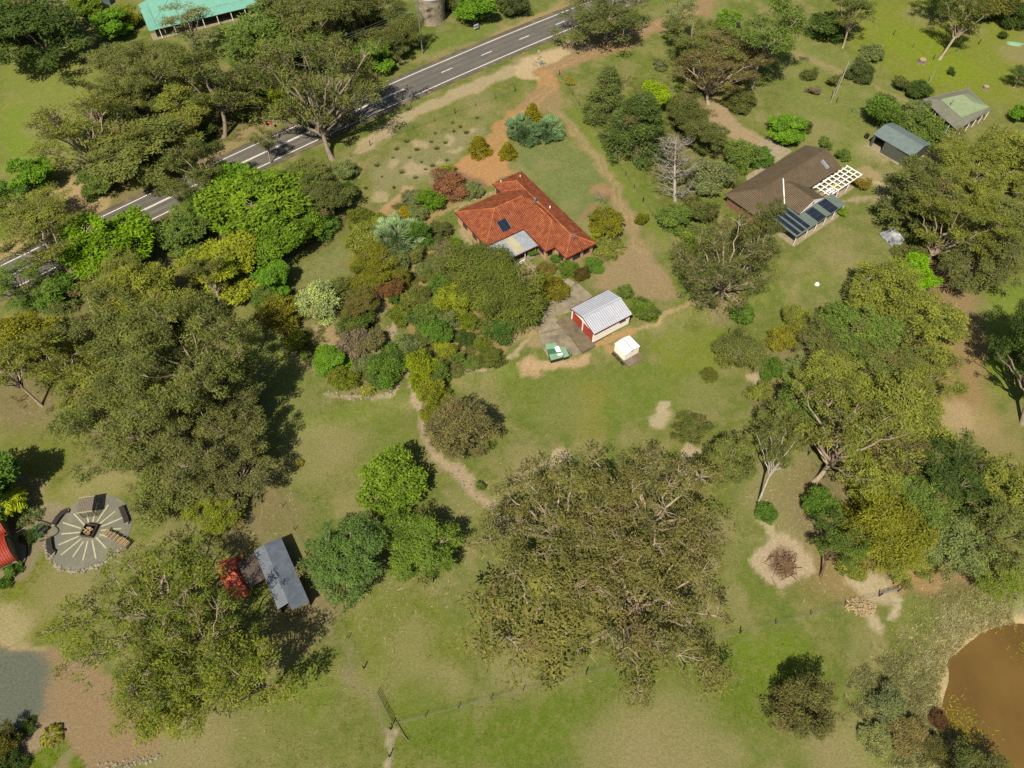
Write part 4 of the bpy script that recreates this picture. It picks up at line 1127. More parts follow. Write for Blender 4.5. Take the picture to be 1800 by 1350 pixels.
# small pale shed at the top edge
xq, yq, zq = at(186, 8)
ps = empty('storage_shed', (xq, yq, zq), D2R(25), 'little shed with a white skillion roof near the turquoise farmhouse', 'shed')
box('wall', -1.3, 1.3, -1.0, 1.0, -0.1, 2.0, M['blue_roof'], ps)
mesh('roof', *slab_vf([(-1.45, -1.15, 2.05), (1.45, -1.15, 2.05), (1.45, 1.15, 2.35), (-1.45, 1.15, 2.35)], 0.05), M['galv'], ps)

# --- concrete water tank by the road
tx0, ty0, tz0 = at(759, 38)
ct = empty('concrete_tank', (tx0, ty0 + 1.2, tz0), 0, 'tall stained round concrete water tank beside the power pole', 'water tank')
TR, TH = 3.5, 6.4
tb2 = tube('tank_wall', (0, 0, -0.1), (0, 0, TH), TR, M['tank'], ct, n=40)
tube('footing', (0, 0, -0.1), (0, 0, 0.18), TR + 0.18, M['tank'], ct, n=40)
mesh('tank_lid', [(TR * 1.01 * math.cos(k * math.pi / 20), TR * 1.01 * math.sin(k * math.pi / 20), TH + 0.02) for k in range(40)] + [(0, 0, TH + 0.35)], [(k, (k + 1) % 40, 40) for k in range(40)], M['galv'], ct)
for z in (1.6, 3.2, 4.8): tube('pour_band', (0, 0, z), (0, 0, z + 0.06), TR + 0.02, M['tank'], tb2, n=40)

# --- power pole and lines
def pole(px, py, h, label, armang, lean=0.0, group=None):
    x, y, z = at(px, py)
    e = empty('power_pole', (x, y, z), armang, label, 'power pole', group)
    tube('pole_shaft', (0, 0, -0.3), (0, 0, h), 0.19, M['pole'], e, 0.13, n=10)
    box('crossarm', -1.1, 1.1, -0.16, -0.04, h - 0.5, h - 0.36, M['pole'], e)
    for xx in (-0.95, 0.0, 0.95): tube('insulator', (xx, -0.1, h - 0.36), (xx, -0.1, h - 0.16), 0.05, M['white'], e, n=6)
    return e, h
pA, hA = pole(743, 94, 11.6, 'grey timber power pole with a crossarm beside the concrete tank', D2R(127))
xB = -54.0; yB = RC[0] * xB * xB + RC[1] * xB + RC[2]
pBx, pBy = xB - 15 * math.sin(D2R(42)), yB + 15 * math.cos(D2R(42))
pB = empty('power_pole', (pBx, pBy, gz(pBx, pBy)), D2R(127), 'timber power pole standing among roadside gum trees', 'power pole')
tube('pole_shaft', (0, 0, -0.3), (0, 0, 11.4), 0.19, M['pole'], pB, 0.13, n=10)
box('crossarm', -1.1, 1.1, -0.16, -0.04, 10.9, 11.04, M['pole'], pB)
for xx in (-0.95, 0.0, 0.95): tube('insulator', (xx, -0.1, 11.04), (xx, -0.1, 11.24), 0.05, M['white'], pB, n=6)
for xx in (-0.95, 0.0, 0.95):
    a = pA.matrix_basis @ Vector((xx, -0.1, hA - 0.16)); b = pB.matrix_basis @ Vector((xx, -0.1, 11.24))
    pts = [tuple(a.lerp(b, t / 16) + Vector((0, 0, -1.6 * 4 * (t / 16) * (1 - t / 16)))) for t in range(17)]
    w_ = mesh('power_line', *polytube_vf(pts, 0.022, 4), M['wire'])
    props(w_, 'power line wire sagging from the pole beside the concrete tank', 'wire', 'overhead power lines')
def plain_pole(px, py, h, label, r=0.13, name='utility_pole', cat='pole', mat='pole', lean=(0, 0)):
    x, y, z = at(px, py)
    e = empty(name, (x, y, z), 0, label, cat)
    tube('shaft', (0, 0, -0.3), (lean[0], lean[1], h), r, M[mat], e, r * 0.8)
    tube('cap', (lean[0], lean[1], h), (lean[0], lean[1], h + 0.08), r * 0.9, M['steel'], e)
    return e
plain_pole(1468, 168, 8.5, 'tall pale timber pole on the open grass slope', 0.15, mat='pale_pole')
plain_pole(1460, 180, 6.6, 'shorter grey post beside the tall pale pole', 0.10, mat='pale_pole')
plain_pole(1633, 145, 3.0, 'short white post behind the round green bushes', 0.10, mat='pale_pole')

# --- signs and small roadside things
def sign(px, py, h, w, hh, mat, label, band=None, rz=0.6, post='steel', cat='sign', name='road_sign'):
    x, y, z = at(px, py)
    e = empty(name, (x, y, z), rz, label, cat)
    for s in (-1, 1): tube('post', (s * w * 0.32, 0, -0.2), (s * w * 0.32, 0, h), 0.035, M[post], e, n=6)
    b = box('board', -w / 2, w / 2, -0.07, -0.04, h - hh, h, M[mat], e)
    if band: box('print', -w * 0.4, w * 0.4, -0.078, -0.071, h - hh * 0.75, h - hh * 0.35, M[band], b)
    return e
sign(837, 54, 1.7, 1.4, 1.0, 'pale_sign', 'white property sign with a faded blue print beside the lime green tree', 'blue_print', D2R(37))
sign(467, 222, 1.6, 0.9, 0.9, 'yellow', 'yellow warning sign on the far verge under the gums', None, D2R(-45))
sign(480, 226, 2.0, 0.9, 0.9, 'red', 'red sign on posts on the far road verge', None, D2R(-45))
sign(946, 106, 2.6, 0.45, 0.55, 'pale_sign', 'small white sign on a post at the drive entrance', None, D2R(37))
mbx = empty('letter_box', at(712, 90), D2R(40), 'pale metal letter box on the grassy verge beside the power pole', 'letter box')
tube('post', (0, 0, -0.2), (0, 0, 0.9), 0.06, M['timber'], mbx); box('box', -0.55, 0.55, -0.4, 0.4, 0.9, 1.5, M['galv'], mbx); box('flap', -0.5, 0.5, -0.43, -0.41, 0.95, 1.4, M['alu'], mbx)
rk = empty('rubble_heap', at(950, 112), 0, 'little heap of rubble with a pale blue tub by the entrance sign', 'rubble')
rng = random.Random(5)
def rock_vf(r, rng):
    bm = bmesh.new(); bmesh.ops.create_icosphere(bm, subdivisions=1, radius=r)
    for v in bm.verts: v.co = Vector((v.co.x * rng.uniform(.75, 1.3), v.co.y * rng.uniform(.75, 1.3), v.co.z * rng.uniform(.5, .9)))
    V = [tuple(v.co) for v in bm.verts]; F = [tuple(v.index for v in f.verts) for f in bm.faces]; bm.free()
    return V, F
rocks = [mesh('stone', *rock_vf(0.3, rng), M['stone'], rk) for _ in range(5)]
for k, o in enumerate(rocks): o.location = (rng.uniform(-1.4, 1.4), rng.uniform(-.8, .8), 0.1)
for k in range(14): share('stone', rocks[k % 5], rk, (rng.uniform(-1.8, 1.8), rng.uniform(-1.0, 1.0), rng.uniform(0.02, 0.2)), rng.uniform(0, 6))
tube('tub', (0.2, -0.5, 0.1), (0.2, -0.5, 0.6), 0.38, M['blue_roof'], rk, 0.45, n=14)
def bin_(px, py, label):
    e = empty('wheelie_bin', at(px, py), 0.4, label, 'bin')
    mesh('bin_body', *slab_vf([(-0.32, -0.38, 1.0), (0.32, -0.38, 1.0), (0.32, 0.38, 1.0), (-0.32, 0.38, 1.0)], 1.0), M['green_plastic'], e)
    box('lid', -0.35, 0.35, -0.4, 0.45, 1.0, 1.08, M['green_plastic'], e)
    for s in (-.3, .3): tube('wheel', (s - .03, 0.42, 0.13), (s + .03, 0.42, 0.13), 0.13, M['rubber'], e, n=10)
bin_(1291, 47, 'green wheelie bin beside the grass track under the tall gum')
bin_(1222, 114, 'green wheelie bin among the brownish gums')
bin_(998, 148, 'green wheelie bin at the corner of the drive entrance')

# --- stumps, tarp, small things on the lawns
def stump(px, py, r, label):
    e = empty('tree_stump', at(px, py), 0, label, 'stump')
    V = []; n = 12
    rg_ = random.Random(int(px))
    for z, k in ((-0.1, 1.5), (0.15, 1.15), (0.55, 1.0), (0.6, 0.9)):
        for i in range(n):
            t = 2 * math.pi * i / n; q = r * k * rg_.uniform(.85, 1.15)
            V.append((q * math.cos(t), q * math.sin(t), z * r * 1.7))
    F = [(a * n + i, a * n + (i + 1) % n, (a + 1) * n + (i + 1) % n, (a + 1) * n + i) for a in range(3) for i in range(n)]
    mesh('stump_wood', V, F, M['old_timber'], e); mesh('cut_face', V[-n:], [tuple(range(n))], M['chip'], e)
stump(1620, 110, 0.9, 'broad grey tree stump on the bright green slope')
stump(1732, 156, 0.65, 'pale tree stump behind the homestead with the pale green roof')
tp = empty('covered_trailer', at(1571, 425), D2R(-70), 'trailer under a crumpled silver tarpaulin at the edge of the lawn', 'trailer')
V = []; rg_ = random.Random(3)
for i in range(9):
    for j in range(6):
        u = i / 8 * 2 - 1; v = j / 5 * 2 - 1
        e_ = max(abs(u), abs(v))
        z = 2.1 * (1 - 0.45 * abs(v)) * (1 - 0.25 * u * u) + rg_.uniform(-.18, .18)
        if e_ > 0.95: z = 0.15 + rg_.uniform(0, .15)
        V.append((u * 2.7 * (1.06 if e_ > .95 else 1), v * 1.5, z))
F = [(i * 6 + j, (i + 1) * 6 + j, (i + 1) * 6 + j + 1, i * 6 + j + 1) for i in range(8) for j in range(5)]
mesh('tarpaulin', V, F, M['silver_tarp'], tp)
for s in (-1, 1): tube('wheel', (0.1, s * 1.25, 0.3), (0.1, s * 1.42, 0.3), 0.3, M['rubber'], tp, n=14)
tube('drawbar', (2.2, 0, 0.45), (3.4, 0, 0.45), 0.05, M['steel'], tp)
lid = empty('white_tub', at(1436, 500), 0, 'upturned white tub on the neighbour lawn', 'tub')
tube('tub_body', (0, 0, 0), (0, 0, 0.3), 0.40, M['white'], lid, 0.32, n=16); tube('rim', (0, 0, 0), (0, 0, 0.06), 0.44, M['white'], lid, n=16)
bt = empty('upturned_boat', at(1783, 78), D2R(-15), 'pale green upturned dinghy on the worn grass', 'boat')
V = []; 
for i in range(9):
    t = i / 8 * 2 - 1; w_ = 0.75 * math.sqrt(max(0.02, 1 - abs(t) ** 2.2))
    V += [(t * 2.0, -w_, 0.0), (t * 2.0, -w_ * .7, 0.4), (t * 2.0, 0, 0.52), (t * 2.0, w_ * .7, 0.4), (t * 2.0, w_, 0.0)]
mesh('hull', V, [(i * 5 + j, (i + 1) * 5 + j, (i + 1) * 5 + j + 1, i * 5 + j + 1) for i in range(8) for j in range(4)], M['tin_green'], bt)
tube('keel', (-1.9, 0, 0.5), (1.9, 0, 0.5), 0.05, M['tin_green'], bt)
# pool half hidden by trees
pq = empty('garden_pool', at(1752, 283), D2R(20), 'small above-ground pool with teal water showing between the trees', 'pool')
tube('pool_wall', (0, 0, -0.1), (0, 0, 0.9), 2.2, M['white'], pq, n=28); tube('pool_water', (0, 0, 0.8), (0, 0, 0.93), 2.05, M['water_pool'], pq, n=28)
# parked car nose showing under the conifers
ca = empty('parked_car', at(1158, 270), D2R(-65), 'dark grey car parked under the conifers beside the dead tree', 'car')
prof = [(-2.2, .35), (-2.2, .85), (-1.2, 1.0), (-0.6, 1.55), (1.2, 1.6), (2.0, 1.05), (2.25, 0.95), (2.25, .35)]
n = len(prof)
V = [(x, -0.88, z) for x, z in prof] + [(x, 0.88, z) for x, z in prof]
F = [tuple(range(n)), tuple(range(2 * n - 1, n - 1, -1))] + [(i, i + n, (i + 1) % n + n, (i + 1) % n) for i in range(n)]
mesh('body', V, F, M['car'], ca)
for sx2 in (-1.35, 1.35):
    for s in (-1, 1): tube('wheel', (sx2, s * .78, .33), (sx2, s * .92, .33), .33, M['rubber'], ca, n=16)
mesh('windscreen', [(-1.15, -0.75, 1.03), (-1.15, 0.75, 1.03), (-0.64, 0.68, 1.55), (-0.64, -0.68, 1.55)], [(0, 3, 2, 1)], M['glass'], ca).location = (-0.02, 0, 0.015)
for s in (-1, 1): box('headlight', -2.215, -2.2, s * .75 - .12, s * .75 + .12, .68, .82, M['white'], ca)
box('number_plate', -2.22, -2.2, -.25, .25, .45, .58, M['yellow'], ca)

# --- fire-pit circle of the left neighbour
FC = (-62.0, 42.2); FR = 5.85
fz = gz(*FC)
drape('gravel_circle', [(FC[0] + FR * math.cos(k * math.pi / 36), FC[1] + FR * math.sin(k * math.pi / 36)) for k in range(72)], 0.05, M['gravel'], sub=1.5)
sp = empty('paver_spokes', (FC[0], FC[1], fz), 0, 'sunburst of pale paver strips set in the gravel circle', 'paving')
for k in range(16):
    t = 2 * math.pi * (k + 0.25) / 16
    r0, r1 = 1.5 + 0.1 * (k % 2), 4.45 + 0.35 * math.sin(k * 2.1)
    c, s = math.cos(t), math.sin(t)
    V = []
    for r in (r0, r1):
        for w_ in (-0.11, 0.11):
            x, y = r * c - w_ * s, r * s + w_ * c
            V.append((x, y, gz(FC[0] + x, FC[1] + y) - fz + 0.085))
    V2 = [(x, y, z - 0.08) for x, y, z in V]
    mesh('paver_strip', V + V2, [(0, 2, 3, 1), (0, 1, 5, 4), (1, 3, 7, 5), (3, 2, 6, 7), (2, 0, 4, 6)], M['paver'], sp)
fp = empty('fire_pit', (FC[0], FC[1], fz), D2R(-8), 'square metal fire pit stacked with firewood at the centre of the paver sunburst', 'fire pit')
for q in ((-.95, -.87, -.95, .95), (.87, .95, -.95, .95), (-.87, .87, -.95, -.87), (-.87, .87, .87, .95)): box('pit_wall', *q, 0.0, 0.62, M['rust_dark'], fp)
box('ash_bed', -.86, .86, -.86, .86, 0.0, 0.25, M['ash'], fp)
rl = random.Random(9)
for k in range(11):
    a = rl.uniform(0, 3.14); x, y = rl.uniform(-.4, .4), rl.uniform(-.4, .4); l = rl.uniform(.35, .6)
    tube('log', (x - l * math.cos(a), y - l * math.sin(a), .3 + .04 * k), (x + l * math.cos(a), y + l * math.sin(a), .36 + .04 * k), .075, M['log'], fp, n=7)
def bench(pts, label, mat='dark_timber', w=0.75, h=0.5):
    x0, y0, z0 = at(*pts[len(pts) // 2])
    e = empty('curved_bench', (x0, y0, z0), 0, label, 'bench')
    P_ = [np.array(at(*p)) - np.array((x0, y0, z0)) for p in pts]
    dirs = np.gradient(np.array(P_), axis=0)
    V = []
    for p, d in zip(P_, dirs):
        nn = np.array((-d[1], d[0], 0)); nn /= np.linalg.norm(nn) + 1e-9
        V += [tuple(p + nn * w / 2 + (0, 0, h)), tuple(p - nn * w / 2 + (0, 0, h)), tuple(p + nn * w / 2 + (0, 0, h - .12)), tuple(p - nn * w / 2 + (0, 0, h - .12))]
    F = []
    for i in range(len(P_) - 1):
        a, b = i * 4, i * 4 + 4
        F += [(a, a + 1, b + 1, b), (a + 2, b + 2, b + 3, a + 3), (a, b, b + 2, a + 2), (a + 1, a + 3, b + 3, b + 1)]
    F += [(0, 2, 3, 1), (len(V) - 4, len(V) - 3, len(V) - 1, len(V) - 2)]
    mesh('seat', V, F, M[mat], e)
    for p in (P_[0] * .9 + P_[1] * .1, P_[-1] * .9 + P_[-2] * .1, P_[len(P_) // 2]):
        box('leg', p[0] - .25, p[0] + .25, p[1] - .25, p[1] + .25, p[2] - .1, p[2] + h - .12, M['stone'], e)
bench([(96, 924), (104, 912), (112, 903), (121, 899)], 'curved dark bench on the house side of the gravel circle')
bench([(88, 948), (89, 960), (91, 970), (96, 974)], 'short dark bench beside the lawn at the gravel circle')
bench([(215, 892), (219, 902), (223, 912), (225, 920)], 'dark curved bench under the olive tree at the gravel circle')
# slatted timber shelter on the rim
sh = empty('slatted_shelter', at(162, 896), D2R(10), 'grey slatted timber shelter on the rim of the gravel circle', 'shelter')
for k in range(9): box('roof_slat', -1.1 + k * .245, -1.1 + k * .245 + .21, -1.3, 1.1, 1.95, 2.02, M['old_timber'], sh)
for x in (-1.05, .98):
    for y in (-1.2, 0.95): box('post', x, x + .1, y, y + .1, -0.1, 1.95, M['old_timber'], sh)
box('beam', -1.15, 1.15, -1.36, -1.28, 1.85, 2.05, M['paver'], sh); box('beam', -1.15, 1.15, 1.1, 1.18, 1.85, 2.05, M['paver'], sh)
for k in range(8): box('back_slat', -1.0 + k * .27, -0.9 + k * .27, -1.27, -1.22, 0.2, 1.85, M['old_timber'], sh)
# log stack
ls = empty('firewood_stack', at(208, 948), D2R(62), 'stack of pale split firewood along the rim of the gravel circle', 'firewood')
for k in range(16):
    for r in range(3):
        y = -2.2 + k * .29 + rl.uniform(-.03, .03)
        tube('log', (-.45 + rl.uniform(-.1, .1), y, .14 + r * .24), (.45 + rl.uniform(-.1, .1), y, .14 + r * .24), .125, M['log'] if rl.random() < .6 else M['old_timber'], ls, n=7)
# rim stones
rs = empty('rim_stones', (FC[0], FC[1], fz), 0, 'ring of small pale stones along the lawn rim of the gravel circle', 'stones')
proto = [mesh('stone', *rock_vf(0.2, rl), M['stone'], rs) for _ in range(4)]
for o in proto: o.location = (0.2, -FR - 0.1, 0.08)
for k in range(150):
    t = rl.uniform(3.3, 6.0); r = FR + rl.uniform(-.15, .55)
    x, y = r * math.cos(t), r * math.sin(t)
    share('stone', proto[k % 4], rs, (x, y, gz(FC[0] + x, FC[1] + y) - fz + .06), rl.uniform(0, 6)).scale = (rl.uniform(.6, 1.3),) * 3
# curved red building and its neighbours at the left edge
rb = empty('red_shelter', at(-14, 940), D2R(35), 'red corrugated curved roofs of a garden building beside the yellow-green palm', 'shelter')
for k, (yy, r) in enumerate(((0.0, 2.4), (-4.9, 2.4))):
    V = []; F = []
    for i in range(13):
        t = math.pi * i / 12
        for x in (-2.6, 2.6): V.append((x, yy + r * math.cos(t), 1.9 + r * .55 * math.sin(t)))
    F = [(2 * i, 2 * i + 2, 2 * i + 3, 2 * i + 1) for i in range(12)]
    mesh('curved_roof', V, F, M['red_roof'], rb)
    box('wall', -2.3, 2.3, yy - 2.1, yy + 2.1, -0.1, 1.9, M['tan'] if 'tan' in M else M['brick'], rb)
cp = empty('round_plinth', at(2, 985), 0, 'round sandstone-coloured terrace with a manhole lid beside the red shelter', 'terrace')
tube('terrace', (0, 0, -0.1), (0, 0, 0.16), 2.0, M['path'], cp, n=32); tube('lid', (0.1, -0.1, 0.16), (0.1, -0.1, 0.2), 0.55, M['stone'], cp, n=20)
hb = empty('garden_bench', at(80, 934), D2R(50), 'dark garden bench on the brown gravel between the beds', 'bench')
box('seat', -.6, .6, -.25, .25, .4, .46, M['dark_timber'], hb); box('backrest', -.6, .6, .22, .28, .46, .95, M['dark_timber'], hb)
for x in (-.55, .49): box('leg', x, x + .06, -.22, .22, 0, .4, M['dark_timber'], hb)
def edging(ptspx, label, mat='dark_timber', h=0.16, w=0.12):
    pts = curve_pts([at(*p) for p in ptspx], 0.6)
    x0, y0 = pts[0]; z0 = gz(x0, y0)
    V = []
    pts = np.array(pts); tg = np.gradient(pts, axis=0); tg /= np.linalg.norm(tg, axis=1)[:, None]; nr = np.stack([-tg[:, 1], tg[:, 0]], 1)
    for p, n_ in zip(pts, nr):
        z = gz(*p) - z0
        for s, hh in ((1, -.1), (1, h), (-1, h), (-1, -.1)):
            q = p + n_ * s * w / 2
            V.append((q[0] - x0, q[1] - y0, z + hh))
    F = [(i * 4 + k, i * 4 + 4 + k, i * 4 + 4 + k + 1, i * 4 + k + 1) for i in range(len(pts) - 1) for k in range(3)]
    o = mesh('garden_edging', V, F, M[mat]); o.location = (x0, y0, z0)
    props(o, label, 'edging')
edging([(33, 897), (45, 905), (60, 913), (80, 918), (98, 926), (104, 934), (96, 942), (70, 952)], 'dark garden edging curving from the palm to the gravel circle')
edging([(47, 955), (48, 975), (40, 995), (22, 1010), (0, 1022)], 'dark timber edging along the lawn below the bed by the red shelter')

# --- old shed in the trees, with a red tarp beside it
os_ = empty('old_iron_shed', (-36.4, 38.2, gz(-33, 35)), D2R(-59), 'old long shed with a weathered blue-grey iron roof under the gum', 'shed')
mesh('roof', *slab_vf([(0, 0, 2.45), (9.6, 0.0, 2.45), (9.6, 1.6, 2.75), (0, 1.6, 2.75)], 0.05), M['rusty'], os_)
for k in range(6): mesh('roof_sheet', *slab_vf([(k * 1.8, 1.58, 2.86 + .01 * (k % 2)), (k * 1.8 + 1.83, 1.58, 2.86 + .01 * (k % 2)), (k * 1.8 + 1.83, 4.0, 2.45 + .01 * (k % 2)), (k * 1.8, 4.0, 2.45 + .01 * (k % 2))], 0.04), M['rusty'], os_)
box('wall', 0.1, 9.4, 0.1, 0.2, -0.1, 2.38, M['rust_dark'], os_); box('wall', 0.1, 10.4, 3.75, 3.85, -0.1, 2.38, M['rust_dark'], os_)
box('end_wall', 0.0, 0.1, 0.1, 3.85, -0.1, 2.38, M['rust_dark'], os_)
mesh('lean_to_roof', *slab_vf([(0.3, -2.6, 2.0), (4.6, -2.6, 2.0), (4.6, -0.05, 2.36), (0.3, -0.05, 2.36)], 0.05), M['rust_dark'], os_)
for x in (0.4, 4.4): tube('post', (x, -2.5, -0.1), (x, -2.5, 1.98), 0.07, M['dark_timber'], os_, n=6)
for k in range(7): tube('rail', (10.6 + k * .05, 0.4 + k * .5, -0.05), (10.5, 0.4 + k * .5, 1.2), 0.06, M['dark_timber'], os_, n=6)
tpx = empty('red_tarpaulin', at(411, 1016), D2R(-70), 'faded red tarpaulin heaped over gear beside the old iron shed', 'tarpaulin')
V = []; rg_ = random.Random(12); nu, nv = 12, 8
for i in range(nu):
    for j in range(nv):
        u = i / (nu - 1) * 2 - 1; v = j / (nv - 1) * 2 - 1
        e_ = max(abs(u), abs(v))
        z = (1.9 * (1 - e_ ** 3) + rg_.uniform(-.22, .22)) if e_ < .97 else 0.02
        V.append((u * 3.2 + rg_.uniform(-.15, .15), v * 1.7 + rg_.uniform(-.15, .15) + 0.4 * math.sin(u * 3), max(z, 0.02)))
mesh('cover', V, [(i * nv + j, (i + 1) * nv + j, (i + 1) * nv + j + 1, i * nv + j + 1) for i in range(nu - 1) for j in range(nv - 1)], M['red_cloth'], tpx)
V = []
for k in range(7): V.append((-2.2 + k * .7, 2.2 + .15 * math.sin(k), .06))
mesh('rope', *polytube_vf(V, 0.03, 4), M['old_timber'], tpx)

# --- burn pile and chip heap
bp = empty('burn_pile', at(1376, 992), 0, 'heap of dry brown branches in the pale sandy burn clearing', 'branch pile')
rl = random.Random(21)
sticks = []
for k in range(170):
    a = rl.uniform(0, 6.28); rr_ = abs(rl.gauss(0, .55)); L = rl.uniform(.5, 1.3)
    x, y = 1.5 * rr_ * math.cos(a) + 0.1, 1.9 * rr_ * math.sin(a); z = max(.05, .75 * (1 - rr_ / 1.4)) * rl.random() + .05
    b = rl.uniform(0, 6.28); tl = rl.uniform(-.25, .25)
    tube('stick', (x - L * math.cos(b), y - L * math.sin(b), max(.03, z - L * tl)), (x + L * math.cos(b), y + L * math.sin(b), max(.03, z + L * tl)), rl.uniform(.025, .06), M['stick'], bp, n=4)
cpile = empty('wood_chip_heap', at(1513, 1066), 0, 'pale orange heap of wood chips just outside the paddock fence', 'heap')
for k in range(90):
    a = rl.uniform(0, 6.28); rr_ = math.sqrt(rl.random()) * 1.6
    x, y = 1.3 * rr_ * math.cos(a), .8 * rr_ * math.sin(a); b = rl.uniform(0, 6.28); L = rl.uniform(.12, .4); z = .4 * (1 - rr_ / 1.7) * rl.random() + .05
    tube('offcut', (x - L * math.cos(b), y - L * math.sin(b), z), (x + L * math.cos(b), y + L * math.sin(b), z + .03), rl.uniform(.06, .12), M['chip'], cpile, n=5)

# --- stock fences: posts and wires
post_me = {}
def fence(ptspx, label, spacing=4.2, h=1.15, mat='dark_timber', wires=4, r=0.055):
    P_ = [at(*p) for p in ptspx]
    x0, y0, z0 = P_[0]
    e = empty('wire_fence', (x0, y0, z0), 0, label, 'fence')
    if mat not in post_me:
        v, f = tube_vf((0, 0, -0.3), (0, 0, 1.0), 1.0, 0.9, 7)
        me = bpy.data.meshes.new('fence_post'); me.from_pydata(v, [], f); me.update(); me.materials.append(M[mat]); post_me[mat] = me
    tops = []
    for a, b in zip(P_[:-1], P_[1:]):
        L = math.dist(a[:2], b[:2]); n = max(1, int(L / spacing))
        for k in range(n + (1 if b is P_[-1] else 0)):
            t = k / n
            x, y = a[0] + (b[0] - a[0]) * t, a[1] + (b[1] - a[1]) * t
            z = gz(x, y)
            big = k == 0 or k == n
            o = share('post', post_me[mat], e, (x - x0, y - y0, z - z0))
            hh = h * (1.15 if big else 1.0)
            o.scale = (r * (1.7 if big else 1),) * 2 + (hh,)
            tops.append((x - x0, y - y0, z - z0))
    for w_ in range(wires):
        zz = h * (0.25 + 0.7 * w_ / max(1, wires - 1))
        mesh('wire', *polytube_vf([(p[0], p[1], p[2] + zz) for p in tops], 0.008, 3), M['wire'], e, uv=False)
    return e
fence([(690, 1275), (1030, 1185), (1300, 1113), (1545, 1048)], 'post and wire fence between the paddock and the lush grass')
fence([(1545, 1048), (1578, 1039), (1690, 1012), (1800, 985)], 'wire fence running on past the gate above the dam')
fence([(287, 467), (420, 735), (540, 975), (640, 1175)], 'wire fence down the shady side under the big olive gums')
fence([(983, 132), (1130, 355), (1280, 585), (1420, 800), (1570, 1026)], 'long straight wire fence between the two brick houses')
fence([(287, 467), (470, 362), (651, 256), (800, 200), (905, 161)], 'front wire fence between the road verge and the dry bank', 5.0)
fence([(1470, 180), (1525, 215), (1545, 235)], 'short wire fence leading to the sliding-door shed')
fence([(1500, 20), (1570, 62), (1640, 105), (1720, 78)], 'sagging wire fence across the bright green slope', 6.0)
fence([(687, 1282), (685, 1330), (684, 1400)], 'wire fence beside the narrow worn track below the paddock corner', 3.5)
# corner gate
ga = empty('farm_gate', at(1545, 1048), 0, 'low steel pipe gate in the corner of the paddock above the dam', 'gate')
gx, gy, _ = at(1578, 1039); gx0, gy0, _ = at(1545, 1048)
dv = Vector((gx - gx0, gy - gy0, 0)); L_ = dv.length; ga.rotation_euler[2] = math.atan2(dv.y, dv.x)
for z in (.25, .5, .75, 1.05): tube('rail', (.15, .12, z), (L_ - .15, .12, z), .03, M['steel'], ga, n=6)
for x in (.15, L_ / 2, L_ - .15): tube('upright', (x, .12, .2), (x, .12, 1.1), .03, M['steel'], ga, n=6)
# wide gate open at the lower left corner
g2 = empty('farm_gate', at(662, 1217), 0, 'long steel pipe gate near the braced corner of the side fence', 'gate')
gx0, gy0, _ = at(662, 1217); gx, gy, _ = at(690, 1272)
dv = Vector((gx - gx0, gy - gy0, 0)); L_ = dv.length; g2.rotation_euler[2] = math.atan2(dv.y, dv.x)
for z in (.25, .55, .85, 1.15): tube('rail', (.2, 0, z), (L_ - .2, 0, z), .03, M['steel'], g2, n=6)
for x in (.2, L_ / 2, L_ - .2): tube('upright', (x, 0, .2), (x, 0, 1.2), .035, M['steel'], g2, n=6)
sy = empty('fence_stay', at(692, 1276), 0, 'leaning timber stay bracing the paddock corner post by the worn track', 'fence stay')
sx0, sy0, sz0 = at(692, 1276); tx_, ty_, _ = at(718, 1302)
tube('stay_pole', (0, 0, 1.0), (tx_ - sx0, ty_ - sy0, 0.05), .06, M['old_timber'], sy, n=7); tube('foot_block', (tx_ - sx0, ty_ - sy0, -.1), (tx_ - sx0, ty_ - sy0, .12), .12, M['old_timber'], sy, n=7)
# stones edging the creek and beds, timber logs on the ground
def stones(ptspx, n, label, spread=0.5, size=0.22, mat='stone'):
    pts = curve_pts([at(*p) for p in ptspx], 0.5)
    x0, y0 = pts[0]; z0 = gz(x0, y0)
    e = empty('edging_stones', (x0, y0, z0), 0, label, 'stones')
    rg_ = random.Random(len(label) + n)
    pr_ = [mesh('stone', *rock_vf(size, rg_), M[mat], e) for _ in range(4)]
    for k in range(n):
        q = pts[int((k + .5) / n * (len(pts) - 1))]
        x, y = q[0] + rg_.uniform(-spread, spread), q[1] + rg_.uniform(-spread, spread)
        o = pr_[k] if k < 4 else share('stone', pr_[k % 4], e)
        o.location = (x - x0, y - y0, gz(x, y) - z0 + size * .15); o.rotation_euler = (0, 0, rg_.uniform(0, 6)); o.scale = (rg_.uniform(.6, 1.4),) * 3
stones([(575, 690), (610, 697), (660, 700), (690, 690), (702, 670)], 34, 'pale stones edging the lawn end of the shrub island')
stones([(780, 640), (810, 655), (850, 650), (900, 625)], 34, 'pale stones edging the garden bed above the open lawn')
stones([(660, 520), (680, 548), (700, 610), (735, 690), (742, 740), (765, 790)], 60, 'broken stones lining the narrow dry creek', .6)
stones([(795, 830), (840, 865), (880, 905)], 30, 'scattered stones in the wide end of the dry creek', 1.0, .18)
stones([(170, 1352), (230, 1340), (285, 1328)], 60, 'band of pale stones along the edge of the gravel yard', .5, .16)
stones([(800, 372), (830, 352), (880, 333)], 26, 'low stone border beside the lawn behind the terracotta roof', .2, .2, 'chip')
stones([(630, 400), (640, 425), (690, 490)], 24, 'pale stones among the olive shrubs beside the silver-leaved bush', .8, .2)

